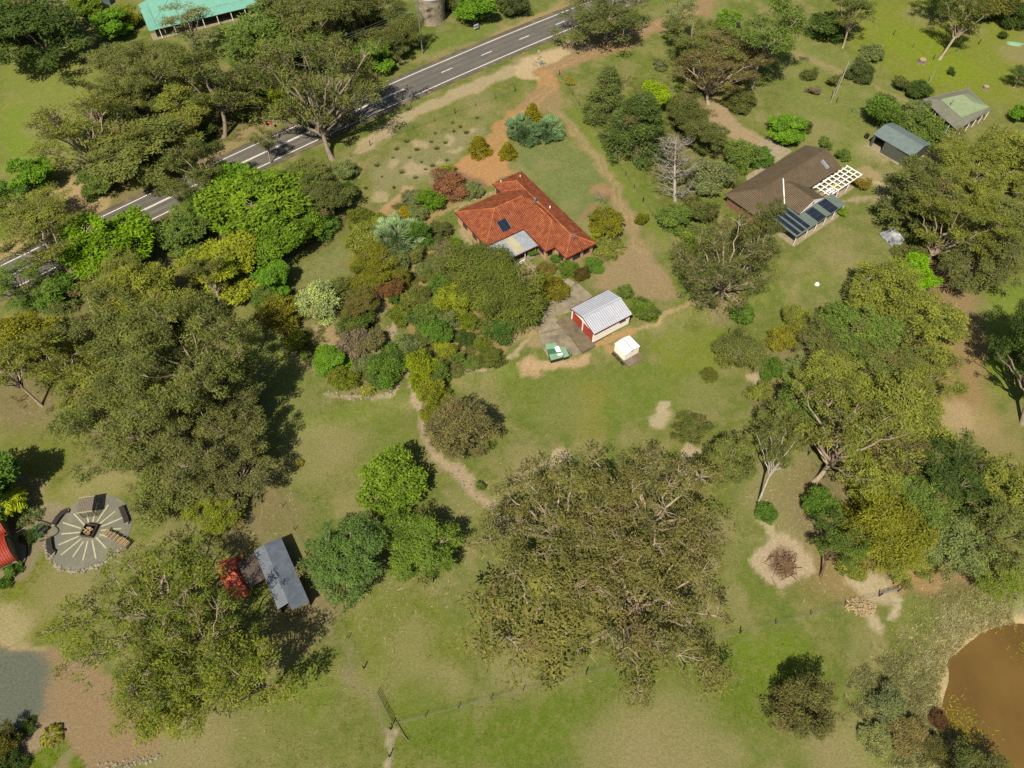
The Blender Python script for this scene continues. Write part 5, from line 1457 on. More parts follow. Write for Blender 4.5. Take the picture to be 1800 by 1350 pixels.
# ------------------------------------------------------------------ vegetation: prototypes
def unit(v): return v / (np.linalg.norm(v, axis=-1, keepdims=True) + 1e-9)
def rings(polys, sides):
    """tapered tubes along polylines -> verts, quads"""
    Vs = []; Fs = []; k = 0
    ang_ = np.arange(sides) * 2 * np.pi / sides
    ca_, sa_ = np.cos(ang_), np.sin(ang_)
    for P_, R_ in polys:
        n = len(P_)
        T = unit(np.gradient(P_, axis=0))
        ref = np.where(np.abs(T[:, 2:3]) > 0.9, np.array([[1.0, 0, 0]]), np.array([[0, 0, 1.0]]))
        a = unit(np.cross(T, ref)); b = np.cross(T, a)
        V = P_[:, None, :] + R_[:, None, None] * (a[:, None, :] * ca_[None, :, None] + b[:, None, :] * sa_[None, :, None])
        Vs.append(V.reshape(-1, 3))
        i = np.arange(n - 1)[:, None] * sides; j = np.arange(sides)[None, :]; j2 = (j + 1) % sides
        Fs.append(np.stack([i + j, i + j2, i + sides + j2, i + sides + j], -1).reshape(-1, 4) + k)
        k += n * sides
    return np.concatenate(Vs), np.concatenate(Fs)
def bez(p0, p1, p2, n):
    t = np.linspace(0, 1, n)[:, None]
    return (1 - t) ** 2 * p0 + 2 * t * (1 - t) * p1 + t * t * p2
def leaf_mesh(name, P_, D_, L_, W_, v, dry=None, ref=None):
    rg_ = np.random.default_rng(len(P_))
    side = unit(np.cross(D_, unit(rg_.normal(size=P_.shape)) if ref is None else ref))
    V = np.empty((len(P_), 3, 3))
    V[:, 0] = P_ - side * W_[:, None] / 2; V[:, 1] = P_ + side * W_[:, None] / 2; V[:, 2] = P_ + D_ * L_[:, None]
    me = np_mesh(name, V.reshape(-1, 3), np.arange(len(P_) * 3).reshape(-1, 3), [M['leaf']])
    me.attributes.new('v', 'FLOAT', 'FACE').data.foreach_set('value', np.clip(v, 0, 1).astype(np.float32))
    me.attributes.new('dry', 'FLOAT', 'FACE').data.foreach_set('value', (np.zeros(len(P_)) if dry is None else dry).astype(np.float32))
    return me
PROTO = {}
def lumpy(dirs, rg_, k=7, amp=0.35):
    lob = unit(rg_.normal(size=(k, 3)))
    d = np.clip(dirs @ lob.T, 0, 1) ** 5
    return 1 - amp * 0.55 + amp * d.max(1) * 1.3
def tree_proto(key, seed, R, H, zc, hz, nmain, nclump, nleaf, rc, LL, LW, tr=0.25, fork=0.3, droop=0.25, shell=0.33, flat=0.65, low=0.6, br=0.05, amp=0.4, dryf=0.03, mode='gum', multi=1, nsub=0, subr=.36):
    """R crown radius, H height, zc crown-centre height, hz crown half-height"""
    rg_ = np.random.default_rng(seed)
    d = unit(rg_.normal(size=(nclump, 3)))
    if mode == 'cone': d[:, 2] = rg_.uniform(-1, 1, nclump)
    rho = rg_.random(nclump) ** shell
    if mode == 'cone':
        zz = rg_.random(nclump) ** 1.25
        th = rg_.uniform(0, 2 * np.pi, nclump)
        rad = R * (1 - zz) ** 0.8 * (0.55 + 0.45 * rg_.random(nclump)) + 0.12 * R
        C = np.stack([rad * np.cos(th), rad * np.sin(th), 0.06 * H + zz * 0.9 * H], 1)
    else:
        if nsub:
            sdir = unit(rg_.normal(size=(nsub, 3))); sdir[:, 2] = rg_.uniform(-0.55, 1.0, nsub)
            th0 = np.arange(nsub) * 2.399 + rg_.uniform(0, 6)
            hr = np.sqrt(np.linspace(0.04, 1, nsub)) * (1 - subr * .8) * rg_.uniform(.82, 1.15, nsub)
            SC = np.stack([hr * np.cos(th0), hr * np.sin(th0), np.sqrt(np.clip(1 - .6 * hr ** 2, 0, 1)) * np.where(np.arange(nsub) % 3 == 0, rg_.uniform(-.8, -.1, nsub), rg_.uniform(-.1, .8, nsub))], 1)
            sr = subr * rg_.uniform(.7, 1.25, nsub)
            w_ = sr ** 2; si = rg_.choice(nsub, nclump, p=w_ / w_.sum())
            dd_ = unit(rg_.normal(size=(nclump, 3))); dd_[:, 2] = np.where(dd_[:, 2] < 0, dd_[:, 2] * .5, dd_[:, 2])
            C = SC[si] + dd_ * (rg_.random(nclump) ** shell * sr[si])[:, None] * np.array([1, 1, .85])
            C[:, 2] = np.where(C[:, 2] < 0, C[:, 2] * low, C[:, 2])
            C = C * np.array([R - rc * .5, R - rc * .5, hz - rc * .3]) + np.array([0, 0, zc])
            SC = SC * np.array([R - rc * .5, R - rc * .5, hz - rc * .3]) + np.array([0, 0, zc])
            nmain = nsub
        else:
            lm = lumpy(d, rg_, 9, amp)
            C = d * (rho * lm)[:, None]
            C[:, 2] = np.where(C[:, 2] < 0, C[:, 2] * low, C[:, 2])
            C = C * np.array([R - rc * 0.6, R - rc * 0.6, hz - rc * 0.4]) + np.array([0, 0, zc])
    polys_b = []; polys_s = []
    fz = fork * H
    # trunk(s)
    stems = []
    for s in range(multi):
        off = rg_.normal(size=2) * (0.0 if multi == 1 else 0.25 * R * 0.3)
        top = np.array([rg_.normal() * 0.06 * R, rg_.normal() * 0.06 * R, fz])
        base = np.array([off[0] * 0.3, off[1] * 0.3, -0.4])
        mid = (base + top) / 2 + np.array([rg_.normal() * 0.04 * R, rg_.normal() * 0.04 * R, 0])
        P_ = bez(base, mid, top, 6)
        rad = np.linspace(tr, tr * 0.8, 6); rad[0] *= 1.5; rad[1] *= 1.1
        polys_b.append((P_, rad)); stems.append(top)
    nodes = []; nrad = []
    for k in range(nmain):
        st = stems[k % len(stems)]
        th = 2 * np.pi * (k + rg_.uniform(-.3, .3)) / nmain
        up = rg_.uniform(0.1, 0.75)
        if mode == 'cone':
            tgt = np.array([0.0, 0.0, H * 0.97]) if k == 0 else np.array([R * .5 * np.cos(th), R * .5 * np.sin(th), H * .4])
        else:
            tgt = np.array([R * 0.66 * np.cos(th) * (1 - .35 * up), R * 0.66 * np.sin(th) * (1 - .35 * up), zc + hz * (up - .25)])
            if nsub: tgt = SC[k] - np.array([0, 0, .25 * hz * subr])
            elif k == 0: tgt = np.array([rg_.normal() * .1 * R, rg_.normal() * .1 * R, zc + hz * .8])
        s0 = st + np.array([0, 0, -fz * 0.15 * rg_.random()])
        mid = (s0 + tgt) / 2 + np.array([-tgt[0] * .12, -tgt[1] * .12, 0.02 * H]) + rg_.normal(size=3) * .05 * R
        P_ = bez(s0, mid, tgt, 9)
        P_[1:-1] += rg_.normal(size=(7, 3)) * 0.018 * R
        rad = np.linspace(tr * 0.62, br * 1.3, 9)
        polys_b.append((P_, rad)); nodes.append(P_[2:]); nrad.append(rad[2:])
    nodes = np.concatenate(nodes); nrad = np.concatenate(nrad)
    axis_d = np.hypot(C[:, 0], C[:, 1])
    for i in range(nclump):
        q = C[i]
        dist = np.linalg.norm(nodes - q, axis=1) + 0.9 * np.clip(nodes[:, 2] - q[2] + 0.2, 0, None) + 0.5 * np.clip(np.hypot(nodes[:, 0], nodes[:, 1]) - axis_d[i], 0, None)
        j = int(dist.argmin())
        p0 = nodes[j]; L = np.linalg.norm(q - p0)
        mid = (p0 + q) / 2 + np.array([0, 0, 0.12 * L]) + rg_.normal(size=3) * 0.13 * L
        n = 6
        P_ = bez(p0, mid, q, n)
        P_[1:-1] += rg_.normal(size=(n - 2, 3)) * 0.05 * L
        polys_s.append((P_, np.linspace(min(nrad[j] * 0.75, br), br * 0.35, n)))
    V1, F1 = rings(polys_b, 7); V2, F2 = rings(polys_s, 4)
    tm = np_mesh(key + '_trunk', np.concatenate([V1, V2]), np.concatenate([F1, F2 + len(V1)]), [M['bark']])
    tm.polygons.foreach_set('use_smooth', [True] * len(tm.polygons))
    # leaves
    cs = rc * (0.65 + 0.7 * rg_.random(nclump))
    cnt = np.maximum(6, (nleaf * (cs / cs.mean()) ** 2 / nclump)).astype(int)
    ci = np.repeat(np.arange(nclump), cnt)
    g = unit(rg_.normal(size=(len(ci), 3))) * (rg_.random((len(ci), 1)) ** 0.45)
    P_ = C[ci] + g * cs[ci][:, None] * np.array([1, 1, flat])
    if mode == 'weep':
        P_[:, 2] -= rg_.random(len(ci)) * 0.5
    outw = unit(P_ - np.array([0, 0, zc * 0.8]))
    if mode == 'cone':
        hd = unit(np.stack([P_[:, 0], P_[:, 1], np.zeros(len(P_))], 1)); outw = unit(hd + np.array([0, 0, 0.35]))
    if mode == 'juniper':
        D_ = unit(unit(C[ci] - np.array([0, 0, -0.3])) * 1.5 + g * 0.5 + rg_.normal(size=P_.shape) * 0.22)
    else:
        D_ = unit(g * 0.8 + outw * 0.35 + rg_.normal(size=P_.shape) * 0.75 + np.array([0, 0, -droop]))
    Ls = LL * (0.6 + 0.8 * rg_.random(len(ci))); Ws = LW * (0.6 + 0.8 * rg_.random(len(ci)))
    v = 0.5 + 0.19 * rg_.normal(size=nclump)[ci] + 0.14 * rg_.normal(size=len(ci))
    dr = np.clip((rg_.random(nclump)[ci] < dryf) * 0.55 + (rg_.random(len(ci)) < dryf) * 0.6, 0, 0.8)
    ref = unit(g * 1.0 + outw * .55 + np.array([0, 0, .35]) + rg_.normal(size=P_.shape) * .55)
    cm = leaf_mesh(key + '_crown', P_, D_, Ls, Ws, v, dr, ref)
    PROTO.setdefault(key, []).append(dict(t=tm, c=cm, R=R, H=H, f=zc / H))
# gums: big, airy, open, dense
for s in (1, 2, 3, 4): tree_proto('big', 100 + s, 10.0, 18, 10.2, 7.6, 12, 290, 37000, 0.92, 0.34, 0.14, 0.36, 0.20, 0.4, 0.26, 0.75, 0.95, 0.04, 0.5, .03, nsub=26, subr=.28)
for s in (1, 2, 3): tree_proto('airy', 150 + s, 10.0, 15, 8.6, 6.2, 12, 360, 17000, 0.74, 0.36, 0.13, 0.34, 0.20, 0.4, 0.34, 0.75, 0.95, 0.055, 0.5, .05, nsub=28, subr=.26)
for s in (1, 2, 3): tree_proto('open', 200 + s, 5.6, 15, 9.0, 5.6, 8, 140, 11500, 0.74, 0.32, 0.13, 0.22, 0.28, 0.45, 0.28, 0.75, 0.95, 0.03, 0.55, .03, nsub=16, subr=.34)
for s in (1, 2, 3, 4): tree_proto('dense', 300 + s, 4.8, 11, 6.0, 5.0, 8, 160, 18500, 0.72, 0.32, 0.14, 0.2, 0.2, 0.3, 0.22, 0.75, 1.0, 0.028, 0.4, .02, nsub=17, subr=.40)
for s in (1, 2): tree_proto('sparse', 400 + s, 4.2, 15, 10.0, 4.8, 7, 110, 4600, 0.62, 0.32, 0.13, 0.2, 0.38, 0.45, 0.4, 0.7, 0.9, 0.033, 0.6, .05, nsub=12, subr=.32)
# broad-leaved, bright
for s in (1, 2, 3): tree_proto('leafy', 500 + s, 4.5, 8, 4.4, 3.4, 8, 190, 15000, 0.7, 0.36, 0.24, 0.2, 0.22, 0.1, 0.24, 0.7, 0.95, 0.04, 0.42, 0.0, nsub=13, subr=.40)
# fine weeping foliage
for s in (1, 2): tree_proto('fine', 600 + s, 4.5, 7.5, 4.2, 3.3, 9, 190, 26000, 0.85, 0.34, 0.09, 0.2, 0.2, 0.7, 0.24, 0.7, 1.0, 0.04, 0.35, 0.02, 'weep', nsub=13, subr=.45)
# shrubs: large, small, low
for s in (1, 2, 3, 4): tree_proto('bush', 700 + s, 2.2, 3.0, 1.40, 1.55, 7, 130, 10000, 0.40, 0.22, 0.11, 0.06, 0.10, 0.0, 0.24, 0.8, 0.95, 0.015, 0.4, 0.02, 'gum', 3, nsub=9, subr=.46)
for s in (1, 2, 3): tree_proto('shrub', 800 + s, 1.1, 1.5, 0.70, 0.78, 6, 70, 4000, 0.24, 0.16, 0.08, 0.03, 0.08, 0.0, 0.24, 0.8, 0.95, 0.01, 0.4, 0.02, 'gum', 3, nsub=7, subr=.48)
for s in (1, 2): tree_proto('low', 900 + s, 1.6, 0.8, 0.36, 0.42, 6, 70, 4200, 0.30, 0.17, 0.09, 0.02, 0.1, 0.0, 0.3, 0.7, 0.8, 0.01, 0.5, 0.05, 'gum', 3)
# conifers
for s in (1, 2): tree_proto('cone', 1000 + s, 3.4, 12, 5.0, 5.0, 2, 230, 19000, 0.75, 0.36, 0.12, 0.2, 0.1, 0.1, 0.3, 0.55, 1.0, 0.03, 0.3, 0.02, 'cone')
for s in (1, 2): tree_proto('topiary', 1050 + s, 1.6, 3.2, 1.45, 1.6, 2, 120, 9000, 0.36, 0.20, 0.09, 0.07, 0.06, -0.3, 0.3, 0.9, 1.0, 0.015, 0.2, 0.0, 'cone')
for s in (1, 2): tree_proto('juniper', 1100 + s, 3.2, 2.6, 0.9, 1.7, 9, 170, 15000, 0.42, 0.52, 0.10, 0.09, 0.06, -0.2, 0.25, 0.6, 0.45, 0.03, 0.35, 0.0, 'juniper')

# bare dead tree
def dead_proto(key, seed, R, H):
    rg_ = np.random.default_rng(seed)
    b = []; s_ = []
    top = np.array([0.1, 0.1, H])
    tp_ = bez(np.array([0, 0, -.4]), np.array([.2, -.1, H * .5]), top, 12); b.append((tp_, np.linspace(.22, .04, 12)))
    for i in range(64):
        t = rg_.uniform(.08, .97); p0 = tp_[int(t * 11)]
        th = rg_.uniform(0, 6.28); L = R * (.75 - .45 * t) * rg_.uniform(.6, 1.1) + .3
        p2 = p0 + np.array([L * np.cos(th), L * np.sin(th), L * rg_.uniform(.3, .9)])
        P_ = bez(p0, (p0 + p2) / 2 + np.array([0, 0, -.05 * L]), p2, 7); P_[1:] += rg_.normal(size=(6, 3)) * .05 * L
        b.append((P_, np.linspace(.06, .02, 7)))
        for j in range(13):
            q0 = P_[rg_.integers(2, 7)]; l2 = L * rg_.uniform(.2, .5)
            q2 = q0 + unit(rg_.normal(size=3) + unit(p2 - p0) * .8) * l2
            Q = bez(q0, (q0 + q2) / 2 + rg_.normal(size=3) * .1 * l2, q2, 4)
            s_.append((Q, np.linspace(.03, .012, 4)))
    V1, F1 = rings(b, 6); V2, F2 = rings(s_, 3)
    half = np_mesh(key + '_trunk', V1, F1, [M['bark']]); tw = np_mesh(key + '_twigs', V2, F2, [M['bark']])
    PROTO[key] = [dict(t=half, c=tw, R=R, H=H, f=0.55)]
dead_proto('dead', 5, 4.0, 9.5)
# palms and strappy plants
def rosette_proto(key, seed, n, R, H, arch, lf=0.5, w=0.16, stem=0.15, leaflets=18):
    rg_ = np.random.default_rng(seed)
    b = [(np.array([[0, 0, -.2], [0, 0, H * .5], [0, 0, H]]), np.array([stem * 1.2, stem, stem * .8]))]
    P_ = []; D_ = []; L_ = []; W_ = []
    for i in range(n):
        th = 2 * np.pi * i / n + rg_.uniform(-.2, .2); up = rg_.uniform(.2, 1.1) * arch; l = R * rg_.uniform(.8, 1.1)
        c = np.array([np.cos(th), np.sin(th), 0])
        p0 = np.array([0, 0, H]); p1 = p0 + c * l * .5 + np.array([0, 0, up * l]); p2 = p0 + c * l + np.array([0, 0, -.2 * l])
        B = bez(p0, p1, p2, leaflets); b.append((B, np.linspace(.03, .01, leaflets)))
        T = unit(np.gradient(B, axis=0)); sd_ = unit(np.cross(T, np.array([0, 0, 1.0])))
        for s in (-1, 1):
            P_.append(B[1:]); D_.append(unit(sd_[1:] * s + T[1:] * .8 + np.array([0, 0, -.25]))); k = leaflets - 1
            L_.append(np.full(k, lf) * np.sin(np.linspace(.5, 2.9, k))); W_.append(np.full(k, w))
    P_ = np.concatenate(P_); D_ = np.concatenate(D_); L_ = np.concatenate(L_); W_ = np.concatenate(W_)
    V1, F1 = rings(b, 5)
    PROTO.setdefault(key, []).append(dict(t=np_mesh(key + '_stem', V1, F1, [M['bark']]), c=leaf_mesh(key + '_fronds', P_, D_, L_, W_, .5 + .2 * rg_.normal(size=len(P_))), R=R, H=H + .5, f=.8))
rosette_proto('palm', 1, 16, 2.2, 2.0, .55, .75, .22, .16)
rosette_proto('cycad', 2, 22, 1.2, .35, .5, .4, .12, .12, 14)
# grass and sedge tufts
def tuft_proto(key, seed, n, R, H):
    rg_ = np.random.default_rng(seed)
    th = rg_.uniform(0, 6.28, n); r = R * .35 * rg_.random(n)
    P_ = np.stack([r * np.cos(th), r * np.sin(th), np.zeros(n) - .03], 1)
    D_ = unit(np.stack([np.cos(th) * rg_.uniform(.1, 1.0, n), np.sin(th) * rg_.uniform(.1, 1.0, n), np.ones(n)], 1))
    stem = np_mesh(key + '_stem', np.array([[0, 0, -.1], [.04, 0, -.1], [.02, .04, -.1], [.02, .015, .2 * H]]), np.array([[0, 1, 3], [1, 2, 3], [2, 0, 3]]), [M['bark']])
    PROTO.setdefault(key, []).append(dict(t=stem, c=leaf_mesh(key + '_blades', P_, D_, H * rg_.uniform(.6, 1.2, n), np.full(n, .07), .5 + .25 * rg_.normal(size=n), (rg_.random(n) < .25) * .7), R=R, H=H, f=.4))
for s in (1, 2): tuft_proto('tuft', s, 160, .7, .8)

# ------------------------------------------------------------------ vegetation: every plant in its place
KL = 0.95
def LC(r, g, b): return (lin(r) / KL * .95, lin(g) / KL * 1.06, lin(b) / KL * 1.14, 1.0)
PALE = (*G(190, 172, 146, 1.9), 1); GREYB = (*G(150, 136, 116, 1.6), 1); BROWNB = (*G(120, 96, 74, 1.7), 1); DEADC = (*G(176, 168, 154, 1.6), 1)
_pn = {}
def plant(kind, name, label, cx, cy, w, h, col, base=None, bark=None, cat=None, group=None, var=None, rz=None, squash=1.0):
    """cx, cy: where the middle of the crown is seen; w: its width there; h: height in metres"""
    pr = PROTO[kind]
    k = _pn.get(kind, 0); _pn[kind] = k + 1
    p = pr[(k if var is None else var) % len(pr)]
    zc = h * p['f']
    x, y = ray(cx, cy, zc + PL * .5)
    for _ in range(4):
        g0 = gz(x, y); x, y = ray(cx, cy, zc + g0)
    lean = None
    if base is not None:
        bx, by, bz = at(*base)
        lean = (x - bx, y - by)
        x, y, g0 = bx, by, bz
    R_ = w / 2 * depth_of(x, y, g0 + zc) / FPX
    rs_ = random.Random(int(cx * 7 + cy * 13))
    m = Matrix.Rotation(rs_.uniform(0, 6.283) if rz is None else rz, 4, 'Z')
    sc_ = Matrix.Diagonal((R_ / p['R'] * squash, R_ / p['R'], h / p['H'], 1))
    m = m @ sc_
    if lean is not None:
        l = math.hypot(*lean)
        if l > 0.05:
            a = min(math.atan2(l, zc), 0.6)
            ax = Vector((-lean[1] / l, lean[0] / l, 0))
            m = Matrix.Rotation(a, 4, ax) @ m
    e = empty(name, (x, y, g0), 0, label, cat or {'gum_tree': 'tree', 'leafy_tree': 'tree', 'conifer': 'conifer', 'shrub': 'shrub', 'dead_tree': 'tree', 'palm': 'palm', 'grass_tuft': 'grass tuft'}.get(name, 'plant'), group)
    loc_, rot_, scl_ = (Matrix.Translation((x, y, g0)) @ m).decompose()
    e.location = loc_; e.rotation_mode = 'QUATERNION'; e.rotation_quaternion = rot_; e.scale = scl_
    small = name in ('shrub', 'palm', 'grass_tuft', 'cycad')
    for nm, me, c in (('stem' if small else 'trunk', p['t'], bark or (GREYB if small else PALE)), ('foliage' if small else ('twigs' if kind == 'dead' else 'crown'), p['c'], col)):
        o = bpy.data.objects.new(nm, me); COL.objects.link(o); o.parent = e; o.color = c
    return e
OLIVE = LC(104, 106, 50); OLIVE_D = LC(90, 92, 44); OLIVE_Y = LC(120, 120, 48); OLIVE_G = LC(98, 112, 46); BROWNISH = LC(118, 104, 60); GREYG = LC(112, 114, 70)
LIME = LC(112, 132, 28); LIME_Y = LC(130, 130, 30); GREEN = LC(88, 112, 38); GREEN_D = LC(70, 84, 32); DARKG = LC(78, 84, 42); BLUEG = LC(122, 142, 98); SILVER = LC(144, 158, 112)
GOLD = LC(132, 118, 24); REDB = LC(134, 90, 62); MAUVE = LC(124, 106, 84); BRIGHT = LC(100, 130, 30); SAGE = LC(112, 118, 66); CREAMY = LC(150, 154, 92)
T = lambda kd, lab, cx, cy, w, h, *a, **k: plant(kd, 'gum_tree', lab, cx, cy, w * 1.22, h * 1.04, *a, **k)
L = lambda kd, lab, cx, cy, w, h, *a, **k: plant(kd, 'leafy_tree', lab, cx, cy, w * 1.18, h, *a, **k)
S = lambda kd, lab, cx, cy, w, h, *a, **k: plant(kd, 'shrub', lab, cx, cy, w * 1.16, h * 1.05, *a, **k)
C = lambda *a, **k: plant(a[0], 'conifer', *a[1:], **k)
# -- beyond the road, upper left
T('dense', 'dark drooping tree in the pasture beyond the leaning forked gum', 62, 62, 170, 13, GREEN_D)
T('dense', 'shaded drooping tree beside the farm track on the open pasture', 20, 20, 110, 12, GREEN_D)
T('airy', 'tall leaning gum with a forked pale trunk beside the tan gravel verge', 140, 185, 215, 17, OLIVE_Y, base=(193, 322))
T('sparse', 'slender second gum stem behind the leaning forked gum', 190, 150, 120, 15, OLIVE, base=(181, 266))
T('dense', 'compact dark olive gum beside the leaning forked gum', 222, 186, 84, 9, OLIVE_D)
T('big', 'broad olive gum over the tan farm track', 262, 128, 150, 14, OLIVE)
T('open', 'tall gum with a thick brown trunk on the far verge', 385, 118, 175, 18, OLIVE, base=(394, 240), bark=GREYB)
T('sparse', 'olive gum in front of the turquoise farmhouse verandah', 330, 40, 90, 12, GREYG)
T('dense', 'domed olive gum beside the thick brown trunk', 322, 200, 100, 9, OLIVE_Y)
T('dense', 'wide domed olive gum hiding the road bend', 255, 268, 165, 10, OLIVE)
T('open', 'thin twin-stemmed gum on the near road edge', 340, 265, 110, 14, OLIVE, base=(378, 358))
T('sparse', 'bare-stemmed gum sapling leaning over the double centre line', 318, 330, 90, 9, OLIVE, base=(325, 385))
T('sparse', 'thin straight sapling in front of the double centre line', 462, 245, 50, 8, OLIVE, base=(476, 287))
T('airy', 'huge many-limbed pale gum beside the road with a massive butt', 562, 110, 240, 25, OLIVE, base=(585, 278), bark=GREYB)
T('dense', 'olive gum behind the huge pale roadside gum', 478, 62, 150, 15, OLIVE_G)
T('dense', 'olive gum at the far end of the turquoise roof', 440, 75, 90, 13, OLIVE_G)
T('open', 'tall thin gum among the trees between tank and turquoise roof', 545, 40, 120, 17, OLIVE)
T('dense', 'dark olive gum behind the lime tree by the letter box', 622, 30, 105, 13, OLIVE_D)
T('open', 'straggly gum next to the concrete tank', 668, 10, 90, 13, OLIVE_D)
T('fine', 'drooping olive tree beside the power pole', 715, 55, 58, 8, OLIVE)
L('leafy', 'bright lime tree on the verge near the letter box', 652, 92, 66, 7, BRIGHT)
T('dense', 'brown-olive round tree next to the lime verge tree', 686, 82, 56, 7, OLIVE_D)
S('bush', 'olive bush on the far verge behind the yellow sign', 437, 188, 58, 4.5, OLIVE)
S('bush', 'yellow-green bush beside the red road sign', 497, 182, 60, 4.5, LC(126, 130, 28))
S('bush', 'grey dry bush at the foot of the roadside gums', 545, 205, 56, 3, GREYG)
S('bush', 'dark bush under the thick brown trunk', 352, 232, 50, 3.5, GREEN_D)
S('bush', 'dark green bush behind the domed gums', 470, 150, 70, 5, GREEN_D)
L('leafy', 'lime tree near the little white skillion shed', 195, 42, 64, 6, BRIGHT)
L('leafy', 'yellow-green tree by the far end of the farm track', 150, 8, 54, 6, LC(112, 126, 32))
S('bush', 'yellow-green bush beside the turquoise roof end', 222, 32, 44, 4, LIME_Y)
L('leafy', 'round bright green tree on the open pasture', 60, 302, 72, 6, BRIGHT)
L('leafy', 'dark green round tree on the open pasture', 8, 352, 66, 6, GREEN)
S('bush', 'green bush at the edge of the tan gravel verge', 165, 326, 62, 4, OLIVE_G)
S('shrub', 'yellow-green sapling beside the farm track', 122, 50, 22, 2.5, LIME_Y)
T('open', 'small olive tree along the farm track', 95, 32, 60, 6, OLIVE)
# -- top centre and right of the drive
L('leafy', 'bright lime tree with a pale trunk beside the white property sign', 832, 12, 72, 7, BRIGHT, base=(833, 40))
S('bush', 'dark bush on the far verge past the lime tree', 902, 8, 60, 4, DARKG)
S('bush', 'olive bush between the concrete tank and the lime tree', 790, 2, 40, 4, OLIVE_D)
T('open', 'dark gum on the near road edge beside the dirt side road', 1062, 22, 150, 11, OLIVE_D, base=(1062, 68))
T('sparse', 'slim gum beside the dirt side road', 1192, 18, 62, 12, GREYG, base=(1185, 63))
T('open', 'tall white-trunked gum beyond the brownish gums', 1352, 55, 140, 19, OLIVE_G, base=(1324, 154), bark=PALE)
T('airy', 'wide brownish gum with pale crooked limbs', 1255, 118, 165, 11, BROWNISH, base=(1246, 182))
T('open', 'brownish olive gum behind the crooked-limbed gum', 1228, 68, 110, 9, OLIVE)
T('open', 'brown-tinged gum beside the tall white trunk', 1290, 92, 110, 10, BROWNISH)
S('bush', 'lime bush near the wheelie bin under the tall gum', 1278, 38, 42, 4, BRIGHT)
S('bush', 'green bush below the brownish gums', 1205, 92, 36, 4, GREEN)
S('bush', 'dark shrub at the foot of the tall white-trunked gum', 1300, 178, 56, 3, OLIVE_D)
S('shrub', 'wispy grey shrub on the dry slope above the conifers', 1160, 112, 26, 2.5, GREYG)
S('shrub', 'small olive shrub beside the dry slope', 1190, 105, 22, 2, OLIVE)
C('cone', 'grey-green conifer at the front corner of the wire fence', 1066, 172, 74, 12, LC(100, 106, 52))
C('cone', 'dark broad conifer beside the long straight fence', 1122, 225, 112, 13, LC(82, 94, 42))
L('leafy', 'vivid lime tree behind the dark conifers', 1156, 168, 54, 6, LC(130, 146, 18))
S('bush', 'yellow-green shrub between the conifers and the fence', 1098, 180, 44, 4, LC(120, 126, 40))
T('dense', 'olive tree between the dead tree and the brownish gums', 1208, 195, 80, 8, OLIVE_D)
plant('dead', 'dead_tree', 'bare grey dead tree beside the parked car', 1187, 275, 140, 12, DEADC, base=(1187, 352), bark=DEADC)
T('dense', 'dark olive tree between the dead tree and the neighbour drive', 1240, 238, 72, 7, OLIVE_D)
S('bush', 'round grey-green bush below the dead tree', 1243, 312, 78, 4.5, GREYG)
S('bush', 'tall green bush at the end of the neighbour drive', 1300, 278, 62, 4.5, OLIVE_G)
S('bush', 'leafy green bush against the brown tiled roof', 1338, 278, 40, 3.5, GREEN)
S('bush', 'low olive bush in front of the brown tiled house', 1280, 310, 44, 3, OLIVE)
S('bush', 'olive bush along the fence below the dead tree', 1188, 386, 62, 4, OLIVE_G)
S('bush', 'dark olive bush along the fence by the brown house corner', 1235, 372, 60, 4, OLIVE_D)
S('bush', 'yellow-green bush on the fence above the pale-limbed gum', 1222, 420, 56, 3, LC(112, 122, 44))
S('bush', 'small red-brown shrub beside the orange-tagged drive corner', 1000, 142, 18, 1.5, LC(150, 130, 40))
# -- neighbour to the right
T('airy', 'dark olive gum with white limbs over the straight fence', 1278, 462, 172, 16, OLIVE_D, base=(1268, 532), bark=PALE)
T('open', 'white-limbed gum in front of the brown tiled roof', 1340, 375, 92, 16, OLIVE_D, base=(1312, 500), bark=PALE)
L('leafy', 'bright green drooping bush on the lawn above the brown roof', 1384, 228, 66, 4, BRIGHT)
S('bush', 'small olive bush beside the bright drooping bush', 1416, 222, 24, 2, OLIVE_D)
S('shrub', 'reddish shrub at the open end of the white pergola', 1512, 320, 34, 2.2, LC(128, 108, 40))
S('shrub', 'green shrub at the gable end of the brown roof', 1482, 272, 28, 2.2, OLIVE_G)
S('shrub', 'small green shrub behind the brown ridge', 1452, 252, 24, 1.8, OLIVE_G)
S('shrub', 'lime shrub in a pot by the solar verandah', 1482, 372, 18, 1.5, LIME)
S('bush', 'dense round green bush beside the sliding-door shed', 1558, 202, 74, 5, LC(84, 104, 32))
S('bush', 'grey-green bush between the shed and the homestead', 1606, 196, 48, 3.5, SAGE)
S('bush', 'olive bush behind the sliding-door shed', 1626, 226, 72, 5, OLIVE_G)
S('bush', 'dark bush in front of the homestead verandah', 1616, 160, 40, 3, GREEN_D)
S('bush', 'small olive bush on the slope above the homestead', 1588, 149, 34, 2.2, OLIVE_D)
S('bush', 'grey bush on the slope beside the two poles', 1512, 128, 50, 2.8, DARKG)
S('bush', 'blue-grey bush below the slope fence', 1534, 93, 42, 3, SAGE)
S('shrub', 'lone olive shrub on the slope a way off from the two poles', 1424, 130, 30, 2, OLIVE_D)
S('shrub', 'thin olive shrub next to the shorter post', 1466, 142, 24, 2.5, OLIVE)
S('shrub', 'brown dry shrub below the lone olive shrub', 1430, 158, 24, 1.5, MAUVE)
T('open', 'tall gum with a bare trunk beside a dark round bush', 1500, 10, 80, 14, OLIVE, base=(1481, 84), bark=PALE)
S('bush', 'dark round bush at the foot of the bare-trunked gum', 1456, 48, 70, 5, GREEN_D)
T('sparse', 'sparse leaning gum on the bright green slope', 1700, 20, 90, 14, OLIVE, base=(1652, 104), bark=PALE)
